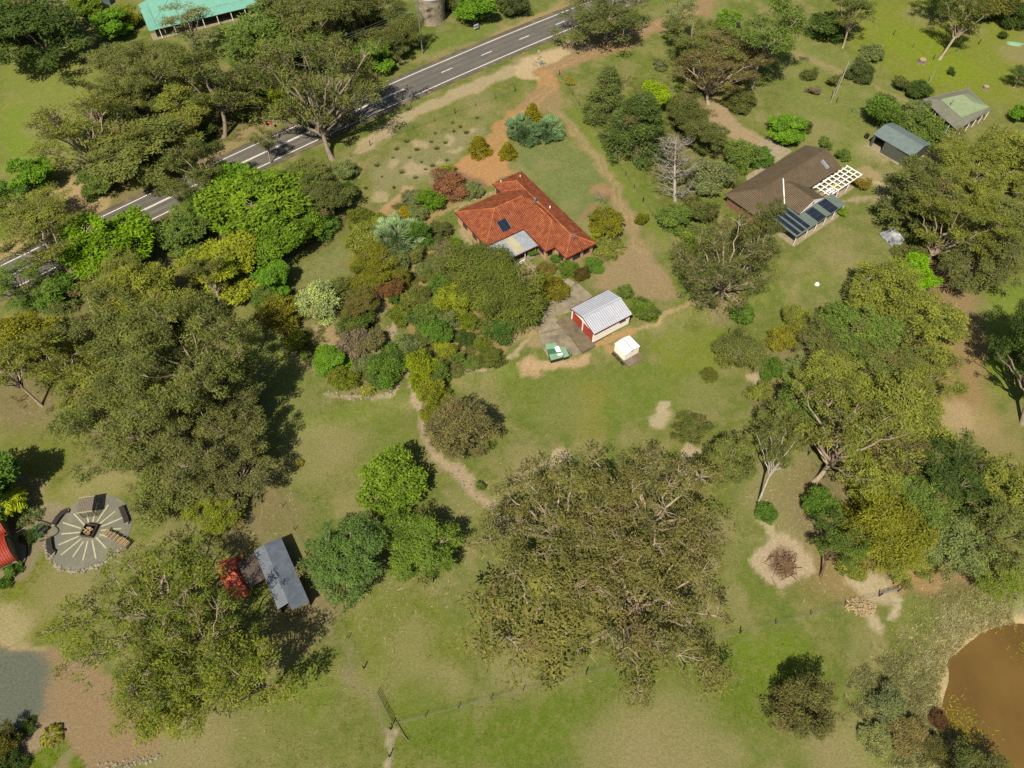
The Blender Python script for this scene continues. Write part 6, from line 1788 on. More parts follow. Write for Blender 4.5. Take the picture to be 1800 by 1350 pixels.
T('open', 'dark gum behind the sparse leaning gum on the bright green slope', 1672, -14, 90, 12, GREEN_D, base=(1655, 36))
S('bush', 'dark spreading bush beyond the sparse leaning gum', 1744, 12, 84, 5, LC(96, 92, 34))
S('bush', 'dark green bush past the dark spreading bush', 1788, 30, 50, 5, GREEN_D)
S('shrub', 'lone round shrub on the far worn grass', 1764, 62, 16, 1.8, GREEN_D)
S('shrub', 'little dark shrub below the broad stump', 1673, 126, 14, 1.5, GREEN_D)
T('sparse', 'thin dark sapling beyond the pale stump', 1797, 130, 44, 5, GREEN_D)
L('leafy', 'bright green bush beside the homestead', 1795, 197, 36, 4, BRIGHT)
T('big', 'broad yellow-olive gum in front of the homestead', 1712, 300, 160, 12, OLIVE_Y)
T('dense', 'yellow-olive gum on the far side of the pool', 1785, 280, 125, 12, OLIVE_Y)
T('dense', 'dark gum above the tarpaulin-covered trailer', 1612, 352, 130, 10, OLIVE_D)
T('big', 'large olive gum with a leaning pale trunk below the pool', 1712, 378, 190, 15, OLIVE_Y, base=(1632, 476), bark=PALE)
T('dense', 'olive gum on the downhill side of the pool', 1775, 400, 120, 12, OLIVE)
T('open', 'dark gum with a second leaning trunk by the bare earth', 1730, 455, 130, 12, OLIVE_D, base=(1700, 490))
S('bush', 'olive bush beside the silver tarpaulin', 1608, 435, 58, 4, OLIVE)
L('leafy', 'vivid green tree beside the leaning pale trunk', 1610, 484, 74, 5, LC(112, 146, 14))
T('dense', 'olive-green gum below the vivid green tree', 1556, 520, 112, 9, OLIVE_Y)
T('dense', 'loose olive gum at the edge of the brown bare earth', 1632, 572, 130, 10, OLIVE_Y)
T('dense', 'dark olive gum under the vivid green tree group', 1500, 585, 120, 8, OLIVE_G)
T('open', 'olive gum with pale twigs in the middle of the bare earth thicket', 1556, 612, 120, 9, OLIVE)
S('bush', 'bright green shrub just past the straight fence', 1306, 554, 42, 3, GREEN)
S('bush', 'yellow-olive shrub at the corner of the neighbour lawn', 1395, 560, 46, 3, OLIVE_Y)
S('bush', 'yellow-olive shrub below the neighbour lawn', 1373, 596, 50, 3.5, LC(128, 120, 36))
S('bush', 'dark green shrub next to the fence line thicket', 1357, 648, 36, 4, GREEN)
S('bush', 'grey-green shrub at the edge of the thicket', 1408, 655, 66, 3, SAGE)
S('bush', 'olive shrub on the straight fence beside the thicket', 1333, 690, 44, 3, OLIVE_Y)
T('fine', 'drooping olive tree hanging over the straight fence', 1302, 612, 84, 6, OLIVE)
T('airy', 'great olive gum with a web of pale limbs beyond the straight fence', 1495, 720, 250, 17, OLIVE_Y, base=(1432, 845), bark=PALE)
T('dense', 'tawny olive gum on the far side of the great olive gum', 1590, 720, 150, 11, OLIVE_Y)
T('dense', 'olive gum at the neighbour lawn end of the great thicket', 1455, 660, 110, 9, OLIVE_Y)
T('open', 'dry brownish gum between the thicket and the bare earth', 1580, 800, 120, 9, BROWNISH)
T('dense', 'domed brown-olive tree beside the slender white trunk', 1280, 812, 92, 7.5, OLIVE)
T('sparse', 'wispy gum on a slender white trunk in the paddock', 1372, 755, 84, 14, OLIVE, base=(1332, 886), bark=(*G(196, 188, 172, 1.9), 1))
T('dense', 'small domed brown-olive tree alone in the paddock', 1213, 742, 74, 5, OLIVE, base=(1212, 788))
T('open', 'wispy olive crown of gum beside the slender white trunk', 1385, 748, 104, 11, OLIVE)
S('bush', 'green shrub at the foot of the slender white trunk', 1347, 902, 40, 2, GREEN)
T('fine', 'wide yellow-olive tree overhanging the paddock corner', 1555, 925, 150, 8, LC(116, 112, 30))
T('open', 'small gum with a dark trunk inside the paddock corner', 1480, 935, 100, 10, OLIVE_G, base=(1442, 1012), bark=BROWNB)
S('bush', 'olive bush under the gum with the dark trunk', 1495, 985, 60, 3, OLIVE_Y)
S('bush', 'dark green bush at the fence above the dark trunk', 1440, 885, 56, 4, GREEN)
T('dense', 'grey-green gum outside the paddock corner', 1672, 950, 122, 9, SAGE)
T('open', 'dark gum in the thicket behind the paddock corner', 1672, 830, 140, 11, GREEN_D)
T('dense', 'olive gum in the thicket above the dam', 1758, 860, 120, 10, OLIVE_Y)
T('open', 'gum with a leaning pale trunk above the dam', 1765, 935, 120, 12, OLIVE, base=(1712, 965), bark=PALE)
T('dense', 'low olive gum beside the orange earth outside the fence', 1590, 975, 90, 5, OLIVE_Y)
T('open', 'weeping green tree on the bank above the dam', 1760, 1010, 110, 5, LC(110, 118, 40))
T('big', 'tall dark gum standing on bright grass past the bare earth', 1840, 560, 190, 21, GREEN_D, base=(1797, 744), bark=GREYB)
# -- inside the property: garden
C('juniper', 'wide blue-green juniper on the drive island, house side', 922, 230, 66, 3.8, BLUEG)
C('juniper', 'second blue-green juniper on the island, fence side', 957, 230, 62, 3.4, BLUEG)
C('topiary', 'golden conifer standing between the blue-green junipers', 935, 208, 40, 6.0, GOLD)
C('topiary', 'golden conifer on the dry bank side of the earth drive', 842, 257, 38, 4.0, GOLD)
C('topiary', 'smaller golden conifer on the juniper side of the earth drive', 892, 265, 30, 3.4, GOLD)
S('bush', 'rounded olive-gold bush beside the clothes hoist', 1062, 393, 62, 3.5, LC(114, 108, 26))
S('shrub', 'small yellow-green bush at the foot of the rounded bush', 1045, 412, 24, 1.4, LC(130, 128, 26))
S('shrub', 'lone upright golden shrub beside the fence track', 1128, 385, 22, 2.6, LC(108, 104, 26))
S('bush', 'wide brick-red bush beside the earth forecourt', 787, 328, 68, 3.2, REDB)
S('bush', 'round bright green bush beside the brick-red bush', 756, 350, 48, 3.8, LC(96, 122, 26))
S('bush', 'grey-green bush between the forecourt and the roof', 832, 336, 34, 2, SAGE)
S('shrub', 'yellow-green shrub at the edge of the forecourt', 787, 300, 24, 1.6, LIME_Y)
S('bush', 'dry grey bush next to the round bright green bush', 722, 350, 36, 2, GREYG)
C('topiary', 'little golden ball conifer above the silver-leaved bush', 712, 372, 24, 1.8, LC(150, 128, 14))
C('juniper', 'big silver-leaved feathery bush in the garden', 698, 416, 92, 4.0, SILVER)
S('bush', 'vivid green bush on the house side of the silver-leaved bush', 739, 412, 44, 4.2, GREEN)
S('bush', 'olive dome at the top of the garden', 631, 384, 52, 2.6, LC(98, 102, 32))
S('bush', 'olive bush on the road flank of the silver-leaved bush', 640, 422, 64, 3.4, OLIVE_Y)
T('fine', 'tall olive bush at the lawn edge below the silver-leaved bush', 650, 468, 82, 5, LC(112, 108, 26))
S('bush', 'yellow-green shrub above the silver-leaved bush', 662, 388, 34, 2, LC(118, 118, 34))
S('bush', 'blue-green bush at the foot of the silver-leaved bush', 700, 458, 44, 3, SAGE)
S('bush', 'olive bush behind the vivid green bush', 728, 446, 40, 2.6, OLIVE)
S('bush', 'columnar olive bush beside the red-brown dome', 709, 488, 28, 3.2, LC(116, 110, 40))
S('bush', 'red-brown dome beside the dry creek head', 688, 510, 46, 3.2, LC(112, 78, 44))
S('shrub', 'bright green shrub leaning on the red-brown dome', 694, 528, 20, 2.4, GREEN)
S('bush', 'yellow-green bush below the red-brown dome', 702, 556, 38, 3, LC(112, 118, 34))
S('bush', 'clipped green hedge along the house wall', 800, 428, 26, 1.4, LC(96, 116, 26), squash=1.0)
S('shrub', 'clipped green hedge end beside the lawn', 810, 440, 18, 1.3, LC(96, 116, 26))
S('bush', 'dark bush at the far end of the clipped hedge', 776, 405, 38, 2.2, OLIVE_D)
S('low', 'grey-green groundcover in the stony bed', 757, 430, 30, 1.0, SAGE)
S('low', 'grey mounded groundcover beside the stony path', 770, 462, 34, 1.0, GREYG)
S('low', 'pale grey groundcover in the middle of the stony bed', 742, 470, 30, .8, SAGE)
S('low', 'brown feathery groundcover below the clipped hedge', 785, 440, 34, 1.0, MAUVE)
S('shrub', 'little green mound in the stony bed', 750, 480, 16, 1.0, OLIVE_G)
T('fine', 'great fine-leaved olive tree in front of the patio', 838, 478, 132, 6.5, LC(92, 97, 36))
T('fine', 'great fine-leaved olive tree leaning over the concrete drive', 886, 520, 134, 7, LC(96, 101, 36))
L('leafy', 'yellow-green tree beside the fine-leaved olive trees', 800, 528, 62, 4.5, LC(126, 128, 30))
S('bush', 'round green bush below the yellow-green tree', 822, 568, 34, 2.2, LC(104, 112, 24))
S('bush', 'dark fine-leaved green bush at the lawn end of the olive trees', 880, 583, 50, 2.8, LC(70, 98, 38))
S('bush', 'dark green bush at the edge of the concrete drive', 928, 555, 44, 2.4, GREEN_D)
S('bush', 'olive mounded bush beside the garden path', 972, 508, 56, 2.2, LC(108, 98, 24))
S('low', 'low olive groundcover along the concrete drive', 945, 530, 50, 1.0, LC(112, 100, 44))
S('low', 'yellow groundcover beside the garden path', 958, 489, 30, .8, LIME_Y)
S('shrub', 'tree-fern green shrub at the patio corner', 935, 440, 22, 2.2, GREEN)
S('shrub', 'round clipped green shrub under the south eave', 977, 455, 20, 1.6, GREEN)
S('bush', 'green mounded shrub below the south wall', 997, 475, 34, 2.0, LC(92, 110, 34))
S('low', 'olive-brown heath along the garden path', 962, 472, 36, 1.0, LC(116, 100, 46))
S('bush', 'dark bronze shrub at the path end', 1021, 482, 28, 1.8, LC(86, 70, 26))
S('bush', 'glossy green shrub at the corner of the brick wall', 1042, 465, 36, 1.4, GREEN)
S('low', 'olive groundcover around the east corner of the roof', 1064, 438, 52, .9, OLIVE_Y)
S('low', 'dry groundcover at the lawn edge below the east corner', 1072, 420, 36, .7, OLIVE)
S('bush', 'dark shrub behind the white garage roof', 1099, 514, 28, 2.2, OLIVE_G)
S('bush', 'round green bush against the end of the white garage', 1136, 547, 52, 2.6, LC(88, 102, 34))
L('leafy', 'green tree standing in the middle of the shrub beds', 770, 580, 54, 4.5, GREEN)
S('bush', 'olive bush in the shrub beds beside the green tree', 745, 562, 54, 3.4, OLIVE_G)
S('bush', 'grey olive bush in the shrub beds near the stony bed', 738, 520, 40, 3, OLIVE)
S('bush', 'sage bush between the green tree and the yellow tree', 790, 560, 34, 2.4, SAGE)
S('bush', 'yellow shrub at the lawn end of the shrub beds', 786, 615, 40, 2.4, LIME_Y)
S('shrub', 'green shrub on the lawn tip of the shrub beds', 803, 628, 26, 2.0, OLIVE_G)
S('bush', 'pale olive bush beside the dry creek bend', 711, 608, 50, 3, SAGE)
S('bush', 'olive bush on the creek side of the shrub beds', 740, 600, 46, 2.6, OLIVE)
S('bush', 'golden-green bush at the foot of the creek garden', 744, 652, 62, 3.6, LC(122, 128, 20))
S('bush', 'green bush beside the golden-green creek bush', 770, 660, 46, 3.0, OLIVE_G)
S('bush', 'yellow-green bush above the grey dense tree', 762, 690, 56, 3.4, LC(124, 122, 32))
S('shrub', 'rounded shrub alone on the pale soil by the lawn', 847, 605, 32, 1.2, LC(100, 106, 32))
S('bush', 'green shrub at the stone edge of the lawn', 832, 638, 30, 1.6, OLIVE_G)
S('bush', 'wide dark shrub at the stone edge of the lawn', 862, 630, 46, 1.8, LC(90, 94, 34))
S('low', 'bluish succulent mound in the pale soil', 826, 606, 18, .6, SAGE)
S('low', 'green groundcover at the tip of the bed', 798, 652, 34, .6, OLIVE)
# -- shrub island left of the creek
S('bush', 'huge pale variegated bush in the shrub island', 563, 536, 80, 3.6, CREAMY)
S('bush', 'tall olive bush on the road side of the variegated bush', 494, 552, 74, 4.2, LC(114, 106, 30))
T('dense', 'brown-olive dome on the creek side of the variegated bush', 634, 538, 58, 4.2, LC(100, 90, 40))
S('bush', 'dark green bush under the brown-olive dome', 626, 568, 66, 3.2, LC(78, 90, 32))
S('bush', 'mauve-brown feathery bush in the shrub island', 620, 606, 56, 3.2, MAUVE)
S('bush', 'grey-brown bush beside the mauve-brown bush', 652, 600, 50, 3, LC(112, 104, 62))
S('bush', 'large mid-green bush at the creek side of the island', 676, 648, 74, 3.6, LC(86, 108, 34))
L('leafy', 'bright green bush at the tree-shadow end of the shrub island', 577, 636, 58, 3.6, BRIGHT)
S('bush', 'olive bush at the stone tip of the shrub island', 602, 665, 54, 2.8, LC(108, 112, 30))
S('bush', 'yellow-green shrub at the shady fence tip of the island', 522, 600, 40, 2.6, LC(110, 116, 30))
S('shrub', 'small green shrub below the shady fence tip of the island', 536, 620, 22, 1.6, OLIVE_G)
S('bush', 'grey twiggy bush in the heart of the island', 640, 640, 40, 2.6, GREYG)
plant('cycad', 'cycad', 'yellow-green cycad at the stone end of the island', 645, 682, 30, 1.3, LC(134, 134, 34), cat='cycad')
plant('cycad', 'cycad', 'tiny yellow cycad on the open side lawn', 527, 812, 15, .8, LC(140, 132, 20), cat='cycad')
# -- left side of the property
L('leafy', 'massive bright lime tree beside the front fence', 450, 362, 165, 9, LC(104, 124, 26))
L('leafy', 'lime tree at the lawn end of the bright fence group', 470, 425, 110, 8, LC(96, 118, 28))
L('leafy', 'yellow-lime tree at the front fence corner', 385, 462, 128, 7, LIME_Y)
L('leafy', 'green bush outside the front fence corner', 318, 412, 80, 6, OLIVE_G)
L('leafy', 'bright green tree beside the near road edge', 400, 322, 80, 6, BRIGHT)
L('leafy', 'slim green tree on the lawn below the lime trees', 476, 488, 60, 5.5, LC(100, 132, 34))
T('sparse', 'thin leaning gum sapling beside the shady fence', 360, 470, 70, 11, OLIVE, base=(393, 553), bark=PALE)
T('dense', 'dark olive gum on the house side of the massive lime tree', 560, 345, 96, 8, OLIVE_D)
T('dense', 'olive gum on the fence under the huge roadside gum', 530, 308, 80, 6, OLIVE)
S('bush', 'green shrub in the shade below the dark olive gum', 565, 398, 58, 3, GREEN)
S('bush', 'dark bush under the dark olive gum', 606, 340, 48, 3, GREEN_D)
S('bush', 'grey-green bush beside the dry bank', 608, 300, 44, 2.6, SAGE)
L('leafy', 'dense bright green tree between road and corner post', 188, 430, 140, 9, LC(104, 128, 16))
T('sparse', 'pale spreading gum leaning across the road', 62, 405, 160, 12, OLIVE_Y, base=(142, 492), bark=PALE)
T('open', 'olive gum on the tan gravel across the road', 55, 375, 130, 8, OLIVE_Y)
L('leafy', 'deep green tree below the spreading road gum', 88, 512, 84, 6, GREEN)
T('dense', 'olive-green gum by the corner of the shady fence', 240, 530, 150, 10, LC(112, 112, 36))
T('dense', 'knobbly olive gum beside the shady fence', 305, 560, 110, 9, OLIVE_Y)
T('open', 'olive gum with a leaning trunk in the road end thicket', 120, 600, 150, 12, OLIVE_Y, base=(118, 700))
T('dense', 'yellow-olive gum at the pasture end of the thicket', 28, 590, 120, 11, LC(122, 116, 28))
T('sparse', 'leaning gum with an exposed trunk on the bare litter', 12, 640, 90, 12, OLIVE_Y, base=(74, 713), bark=PALE)
T('open', 'olive gum in the middle of the left thicket', 175, 560, 130, 12, OLIVE)
T('big', 'huge olive gum by the side fence casting the widest shadow', 338, 640, 225, 22, OLIVE, bark=PALE)
T('big', 'huge olive gum on the lawn side of the big grove', 238, 740, 215, 15, OLIVE)
T('big', 'huge grey-olive gum below the widest gum', 362, 770, 190, 14, LC(104, 102, 54))
T('dense', 'yellow-olive bushy tree above the old iron shed', 382, 890, 88, 5, LC(112, 116, 30))
S('bush', 'pale green shrub on the lawn edge of the big grove', 132, 745, 52, 2.4, OLIVE_G)
L('leafy', 'dark tree behind the red shelter', -34, 842, 120, 9, GREEN)
plant('palm', 'palm', 'bright yellow-green palm beside the red shelter', 16, 882, 62, 3.6, LC(150, 156, 20))
S('low', 'grey-green bed plants between the shelter and the edging', 40, 905, 44, .9, SAGE)
S('low', 'dark bed plants beside the garden seat', 52, 945, 30, .8, GREEN_D)
S('low', 'blue-green agave patch at the bend of the beds', 64, 938, 26, .7, LC(100, 130, 84))
S('shrub', 'green shrub beside the round terrace', 22, 1000, 30, 1.2, GREEN)
S('low', 'low green shrub at the tip of the bed by the round terrace', 8, 1022, 26, .8, GREEN)
T('airy', 'wide yellow-green gum over the lawn by the gravel yard', 268, 1075, 270, 12, LC(106, 112, 34), bark=PALE)
T('airy', 'sprawling yellow-green gum beside the red tarpaulin', 345, 1150, 220, 13, LC(104, 110, 36), bark=PALE)
T('open', 'lower limb-shedding gum beside the gravel yard', 300, 1215, 170, 9, LC(112, 114, 30), bark=PALE)
T('sparse', 'thin gum near the fence casting branching shadows', 440, 1190, 130, 13, LC(110, 114, 34), bark=PALE)
S('bush', 'dark bush in the stony bed of the gravel yard', 2, 1310, 60, 2.6, LC(92, 86, 30))
S('bush', 'dark green bush beside the gravel yard corner', 14, 1345, 50, 2, GREEN_D)
plant('cycad', 'cycad', 'yellow cycad in the stony corner bed', 86, 1292, 44, 1.2, LC(138, 128, 40), cat='cycad')
S('shrub', 'dark spiky shrub in the stony corner bed', 50, 1276, 28, .9, GREEN_D)
T('dense', 'olive gum filling the middle of the big grove', 255, 610, 140, 10, OLIVE)
T('dense', 'grey-olive gum on the fence side of the big grove', 415, 700, 90, 9, LC(100, 102, 56))
T('open', 'grey-olive gum at the iron shed end of the big grove', 420, 825, 120, 10, LC(104, 102, 58))
T('dense', 'olive gum above the gravel circle', 300, 850, 130, 9, OLIVE)
T('open', 'olive gum on the lawn edge of the big grove', 175, 690, 130, 11, OLIVE_Y)
T('open', 'yellow-olive gum between road and big grove', 205, 490, 110, 9, OLIVE_Y)
T('open', 'gum on the road side of the big grove', 30, 500, 110, 9, OLIVE_G)
T('dense', 'olive gum at the lawn corner of the bare earth thicket', 1420, 720, 100, 8, OLIVE_G)
T('dense', 'olive gum at the dam end of the bare earth thicket', 1535, 845, 110, 8, OLIVE_Y)
T('dense', 'green-olive gum behind the paddock corner trees', 1615, 900, 100, 8, OLIVE_G)
T('dense', 'olive gum on the orange earth track outside the fence', 1715, 905, 100, 8, OLIVE)
T('open', 'olive gum on the bare earth side of the thicket', 1625, 670, 110, 9, OLIVE_Y)
T('open', 'gum behind the great olive gum near the neighbour lawn', 1450, 600, 90, 8, OLIVE)
T('dense', 'dark olive gum in the trees between tank and turquoise roof', 510, 15, 120, 13, OLIVE_D)
T('open', 'olive gum over the farm track bend', 215, 115, 120, 11, OLIVE)
T('dense', 'green tree joining the lime trees to the road', 345, 372, 90, 6, OLIVE_G)
L('leafy', 'green tree between the two lime fence trees', 520, 400, 80, 6, LC(96, 116, 28))
S('bush', 'green bush between the lime trees and the shrub island', 465, 525, 46, 3, OLIVE_G)
S('bush', 'green bush between the two creek bends', 738, 630, 44, 2.6, OLIVE_G)
S('bush', 'olive bush above the pale variegated bush', 598, 505, 44, 2.4, OLIVE)
S('bush', 'green bush behind the great fine-leaved olive tree', 775, 500, 44, 2.8, GREEN)
S('bush', 'sage bush in the garden behind the yellow ball conifer', 735, 378, 34, 2.0, SAGE)
S('bush', 'olive bush between the red-brown dome and the stony bed', 722, 530, 36, 2.4, OLIVE_Y)
S('bush', 'green bush at the centre of the creek garden', 765, 545, 40, 2.8, OLIVE_G)
S('bush', 'dark bush in the shade of the yellow-green tree', 815, 595, 36, 2, GREEN_D)
# -- paddock
T('dense', 'dense grey-brown tree beside the dry creek', 810, 758, 108, 8.5, LC(108, 98, 58))
S('bush', 'yellow-green bush at the garden flank of the grey-brown tree', 762, 735, 44, 3, LC(118, 118, 28))
L('leafy', 'fresh green tree in the paddock above the dark pair', 690, 850, 116, 7, LC(106, 124, 34))
T('dense', 'mid-green tree below the fresh green tree', 738, 955, 130, 8, LC(96, 112, 36))
T('dense', 'blue-green tree beside the side fence', 606, 985, 132, 8, LC(84, 104, 46))
S('bush', 'small green bush beside the wide creek end', 846, 855, 18, 1.2, OLIVE_G)
T('airy', 'great spreading gum in the paddock, on the burn pile side', 1135, 905, 270, 13, LC(110, 102, 52), bark=PALE)
T('airy', 'great spreading gum in the paddock, at the creek end', 985, 930, 270, 13, LC(110, 104, 50), bark=PALE)
T('airy', 'great spreading gum in the paddock, over the wire fence', 1125, 1060, 290, 12, LC(108, 100, 50), bark=PALE)
T('sparse', 'thin outer gum of the great paddock group', 935, 1090, 230, 10, LC(110, 104, 48), bark=PALE)
C('topiary', 'lone dark conical shrub on the open lawn', 1247, 656, 28, 2.0, LC(92, 96, 34))
T('dense', 'grey-brown tree alone on the lush grass below the fence', 1415, 1240, 112, 6.5, LC(98, 92, 48), base=(1418, 1262))
T('open', 'gum on the dam wall shading the water', 1745, 1385, 130, 7, OLIVE_D)
for px, py, w, h, c, lab in [(1560, 1240, 60, 2.0, GREYG, 'grey-green reedy bush on the dam wall facing the lone grey-brown tree'), (1600, 1290, 64, 1.8, BROWNISH, 'brown reedy bush on the dam wall'),
                             (1540, 1300, 56, 1.4, LC(124, 122, 70), 'low grey-green bush below the reedy dam wall'), (1640, 1320, 50, 1.6, LC(90, 84, 40), 'dark bush at the water edge of the dam'),
                             (1650, 1265, 34, 1.2, LC(96, 66, 40), 'rust-brown bush leaning over the water')]:
    S('bush', lab, px, py, w, h, c)
# dark tufts on the dry bank, too alike to tell apart
rt = random.Random(4)
tufts = [(840, 208), (812, 222), (797, 215), (766, 232), (756, 250), (735, 262), (716, 248), (700, 262), (720, 276), (742, 283), (760, 290), (775, 296), (786, 280), (800, 232), (693, 275), (705, 300), (665, 290), (728, 310), (690, 330), (672, 312), (640, 330), (770, 262), (782, 250), (822, 232), (748, 298)]
for px, py in tufts:
    plant('tuft', 'grass_tuft', 'dark little tuft dotted over the dry bank', px + rt.uniform(-3, 3), py + rt.uniform(-2, 2), rt.uniform(7, 17), rt.uniform(.3, .8), rt.choice((OLIVE, OLIVE_D, GREYG, GREYG)), group='dark tufts on the dry bank')
for px, py in [(735, 335), (700, 375), (820, 470), (760, 500), (735, 455), (770, 640), (790, 640), (812, 640), (745, 495), (728, 485), (690, 395), (785, 470)]:
    plant('tuft', 'grass_tuft', 'grey-green strappy tuft in the stony garden bed', px, py, rt.uniform(9, 14), rt.uniform(.4, .8), rt.choice((SAGE, GREYG, OLIVE)), group='strappy tufts in the garden bed')

# rough grass nobody could count: dam bank, creek, paddock edges
def rough(name, centre_fn, n, h, cols, seed, label, cat):
    rg_ = np.random.default_rng(seed)
    xs, ys = centre_fn(rg_, n)
    k = 5
    x = np.repeat(xs, k) + rg_.normal(size=n * k) * .12; y = np.repeat(ys, k) + rg_.normal(size=n * k) * .12
    P_ = np.stack([x, y, terr(x, y) - .02], 1)
    D_ = unit(np.stack([rg_.normal(size=n * k) * .7, rg_.normal(size=n * k) * .7, np.ones(n * k)], 1))
    me = leaf_mesh(name, P_, D_, h * rg_.uniform(.5, 1.3, n * k), np.full(n * k, .07), .5 + .2 * np.repeat(rg_.normal(size=n), k), np.repeat((rg_.random(n) < .5) * .75, k))
    o = bpy.data.objects.new(name, me); COL.objects.link(o); o.color = cols
    props(o, label, cat, kind='stuff')
def ring_pts(rg_, n):
    a = rg_.uniform(1.6, 4.6, n); r = POND[2] + 0.7 + np.abs(rg_.normal(size=n)) * 3.2
    return POND[0] + r * np.cos(a), POND[1] + r * np.sin(a)
rough('bank_grass', ring_pts, 6500, .5, LC(176, 166, 118), 3, 'dry rough grass growing on the dam bank', 'grass')
def pad_pts(rg_, n):
    x = rg_.uniform(-75, 90, n * 3); y = rg_.uniform(8, 165, n * 3)
    k = fbm(x, y, 6.0, 91, 3) > .5
    d = np.abs(y - (RC[0] * x * x + RC[1] * x + RC[2])) > 9
    ix = np.round(np.interp(x, GX, np.arange(NX))).astype(int); iy = np.round(np.interp(y, GY, np.arange(NY))).astype(int)
    gr = GR[iy * NX + ix] > .75
    r = np.hypot(x - POND[0], y - POND[1]) > POND[2] + .5
    c = np.hypot(x - FC[0], y - FC[1]) > FR + .3
    hh = house.matrix_basis.inverted()
    k &= d & gr & r & c
    return x[k][:n], y[k][:n]
def pad_fn(rg_, n):
    x, y = pad_pts(rg_, n)
    if len(x) < n:
        m = n - len(x); x = np.concatenate([x, x[:m]]); y = np.concatenate([y, y[:m]])
    return x, y
rough('paddock_grass', pad_fn, 36000, .24, LC(128, 130, 62), 8, 'tufty longer grass scattered over the lawns and paddock', 'grass')
# low mixed growth filling the garden beds and the shade under the thickets
def poly_pts(polys, big):
    def fn(rg_, n):
        xs = []; ys = []
        W_ = [W2(p) for p in polys]
        ar = np.array([abs(sum(p[i][0] * p[(i + 1) % len(p)][1] - p[(i + 1) % len(p)][0] * p[i][1] for i in range(len(p)))) for p in W_]); ar = ar / ar.sum()
        for p, f in zip(W_, ar):
            P2 = np.array(p); m = int(n * f * 6) + 10
            x = rg_.uniform(P2[:, 0].min(), P2[:, 0].max(), m); y = rg_.uniform(P2[:, 1].min(), P2[:, 1].max(), m)
            ins = np.zeros(m, bool)
            for i in range(len(p)):
                x0, y0 = p[i]; x1, y1 = p[(i + 1) % len(p)]
                ins ^= ((y0 > y) != (y1 > y)) & (x < (x1 - x0) * (y - y0) / (y1 - y0 + 1e-9) + x0)
            k = ins & (fbm(x, y, big, 95, 3) > .5)
            xs.append(x[k][:int(n * f)]); ys.append(y[k][:int(n * f)])
        x = np.concatenate(xs); y = np.concatenate(ys)
        i = rg_.integers(0, len(x), n)
        i[:len(x)] = np.arange(min(len(x), n))
        return x[i], y[i]
    return fn
BEDS = [[(640, 390), (720, 345), (770, 345), (740, 390), (790, 450), (850, 470), (880, 600), (825, 655), (780, 645), (730, 600), (700, 530), (670, 510), (690, 470), (650, 440)],
        [(480, 520), (540, 505), (650, 520), (700, 680), (620, 695), (560, 660), (490, 590)], [(930, 490), (1000, 500), (990, 520), (950, 545)], [(1030, 450), (1080, 400), (1090, 430), (1060, 460)]]
rough('garden_ground_cover', poly_pts(BEDS, 2.2), 16000, .5, LC(106, 112, 52), 14, 'mixed low ground cover filling the garden beds', 'ground cover')
SHADE = [[(100, 560), (320, 560), (440, 720), (480, 900), (330, 900), (150, 800), (20, 700)], [(280, 400), (400, 330), (560, 280), (640, 300), (600, 420), (420, 530), (330, 500)], [(1380, 640), (1600, 560), (1640, 780), (1500, 900), (1420, 820)],
         [(180, 330), (420, 150), (560, 120), (560, 190), (330, 290)], [(1560, 330), (1800, 300), (1800, 480), (1600, 470)], [(1520, 900), (1700, 880), (1780, 960), (1600, 1000)], [(1080, 130), (1240, 150), (1300, 300), (1200, 420), (1130, 300)]]
REEDS = [[(1500, 1180), (1580, 1140), (1640, 1180), (1660, 1260), (1690, 1350), (1560, 1350), (1530, 1280), (1480, 1230)]]
rough('reedy_growth', poly_pts(REEDS, 1.8), 3000, .6, LC(150, 150, 100), 17, 'grey-green reedy growth on the dam wall', 'reeds')
rough('undergrowth', poly_pts(SHADE, 4.0), 20000, .5, LC(104, 106, 52), 15, 'patchy undergrowth below the gum thickets', 'undergrowth')
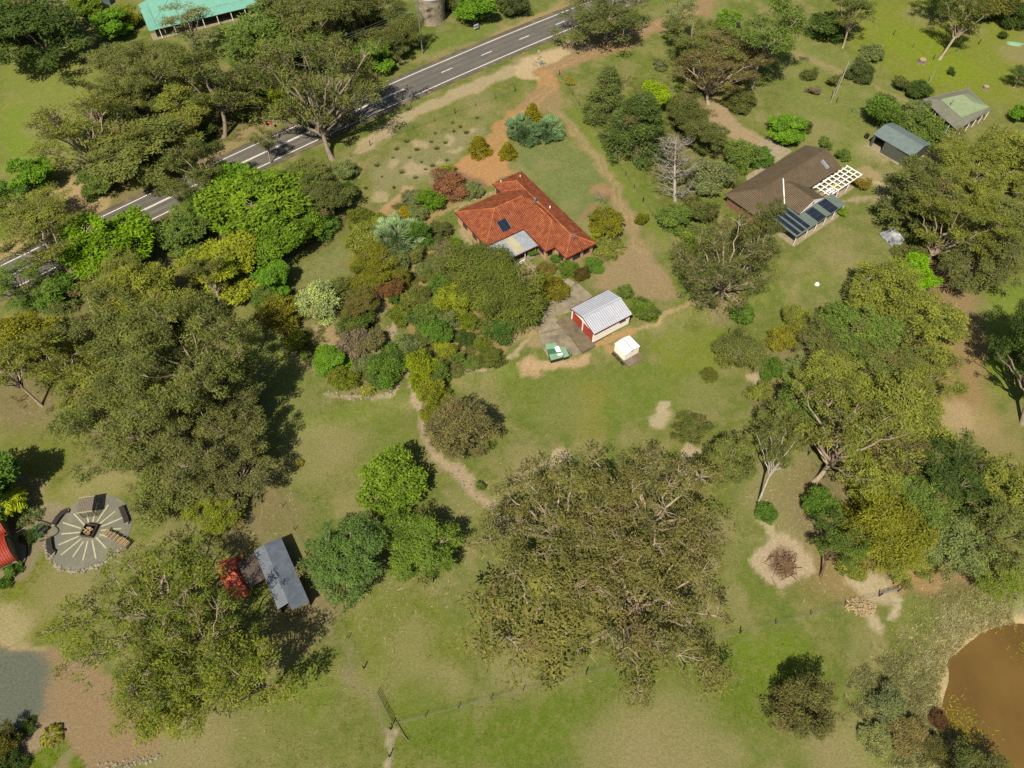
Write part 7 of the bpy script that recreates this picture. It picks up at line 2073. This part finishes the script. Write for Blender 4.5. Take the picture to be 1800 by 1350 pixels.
# fallen bark, sticks and leaves under the gums
def litter_pts(rg_, n):
    c = np.array([at(*p)[:2] for p in [(1040, 960), (1120, 1080), (960, 1060), (330, 1150), (420, 1180), (470, 900), (90, 690), (600, 300), (1450, 880), (1640, 500), (1270, 535), (1380, 900), (620, 1060), (740, 1000), (200, 330), (1480, 1000), (880, 900), (1560, 690)]])
    i = rg_.integers(0, len(c), n)
    return c[i, 0] + rg_.normal(size=n) * 5, c[i, 1] + rg_.normal(size=n) * 5
rgl = np.random.default_rng(16)
xs, ys = litter_pts(rgl, 7000)
P_ = np.stack([xs, ys, terr(xs, ys) + .03], 1); th_ = rgl.uniform(0, 6.28, len(xs)); D_ = unit(np.stack([np.cos(th_), np.sin(th_), rgl.normal(size=len(xs)) * .06], 1))
me = leaf_mesh('bark_litter', P_, D_, rgl.exponential(.35, len(xs)) + .1, np.full(len(xs), .06), rgl.random(len(xs)), rgl.random(len(xs)), np.tile(np.array([0.0, 0, 1.0]), (len(xs), 1)))
o = bpy.data.objects.new('bark_litter', me); COL.objects.link(o); o.color = LC(190, 172, 138); props(o, 'pale fallen bark and sticks scattered under the gums', 'litter', kind='stuff')
# water weed on the dam
def weed_pts(rg_, n):
    c = np.array([at(1690, 1290)[:2], at(1700, 1330)[:2], at(1675, 1250)[:2], at(1785, 1130)[:2]])
    i = rg_.choice(4, n, p=[.4, .35, .15, .1])
    return c[i, 0] + rg_.normal(size=n) * 1.5, c[i, 1] + rg_.normal(size=n) * 1.3
rgw = np.random.default_rng(6)
xs, ys = weed_pts(rgw, 900)
ok_ = np.hypot(xs - POND[0], ys - POND[1]) < POND[2] + .8
xs, ys = xs[ok_], ys[ok_]
P_ = np.stack([xs, ys, np.full(len(xs), POND_Z + .02)], 1); D_ = unit(np.stack([rgw.normal(size=len(xs)), rgw.normal(size=len(xs)), np.full(len(xs), .25)], 1))
me = leaf_mesh('water_weed', P_, D_, rgw.uniform(.2, .6, len(xs)), np.full(len(xs), .1), rgw.random(len(xs)))
o = bpy.data.objects.new('water_weed', me); COL.objects.link(o); o.color = LC(140, 136, 30); props(o, 'yellow-green water weed floating on the brown dam', 'water weed', kind='stuff')
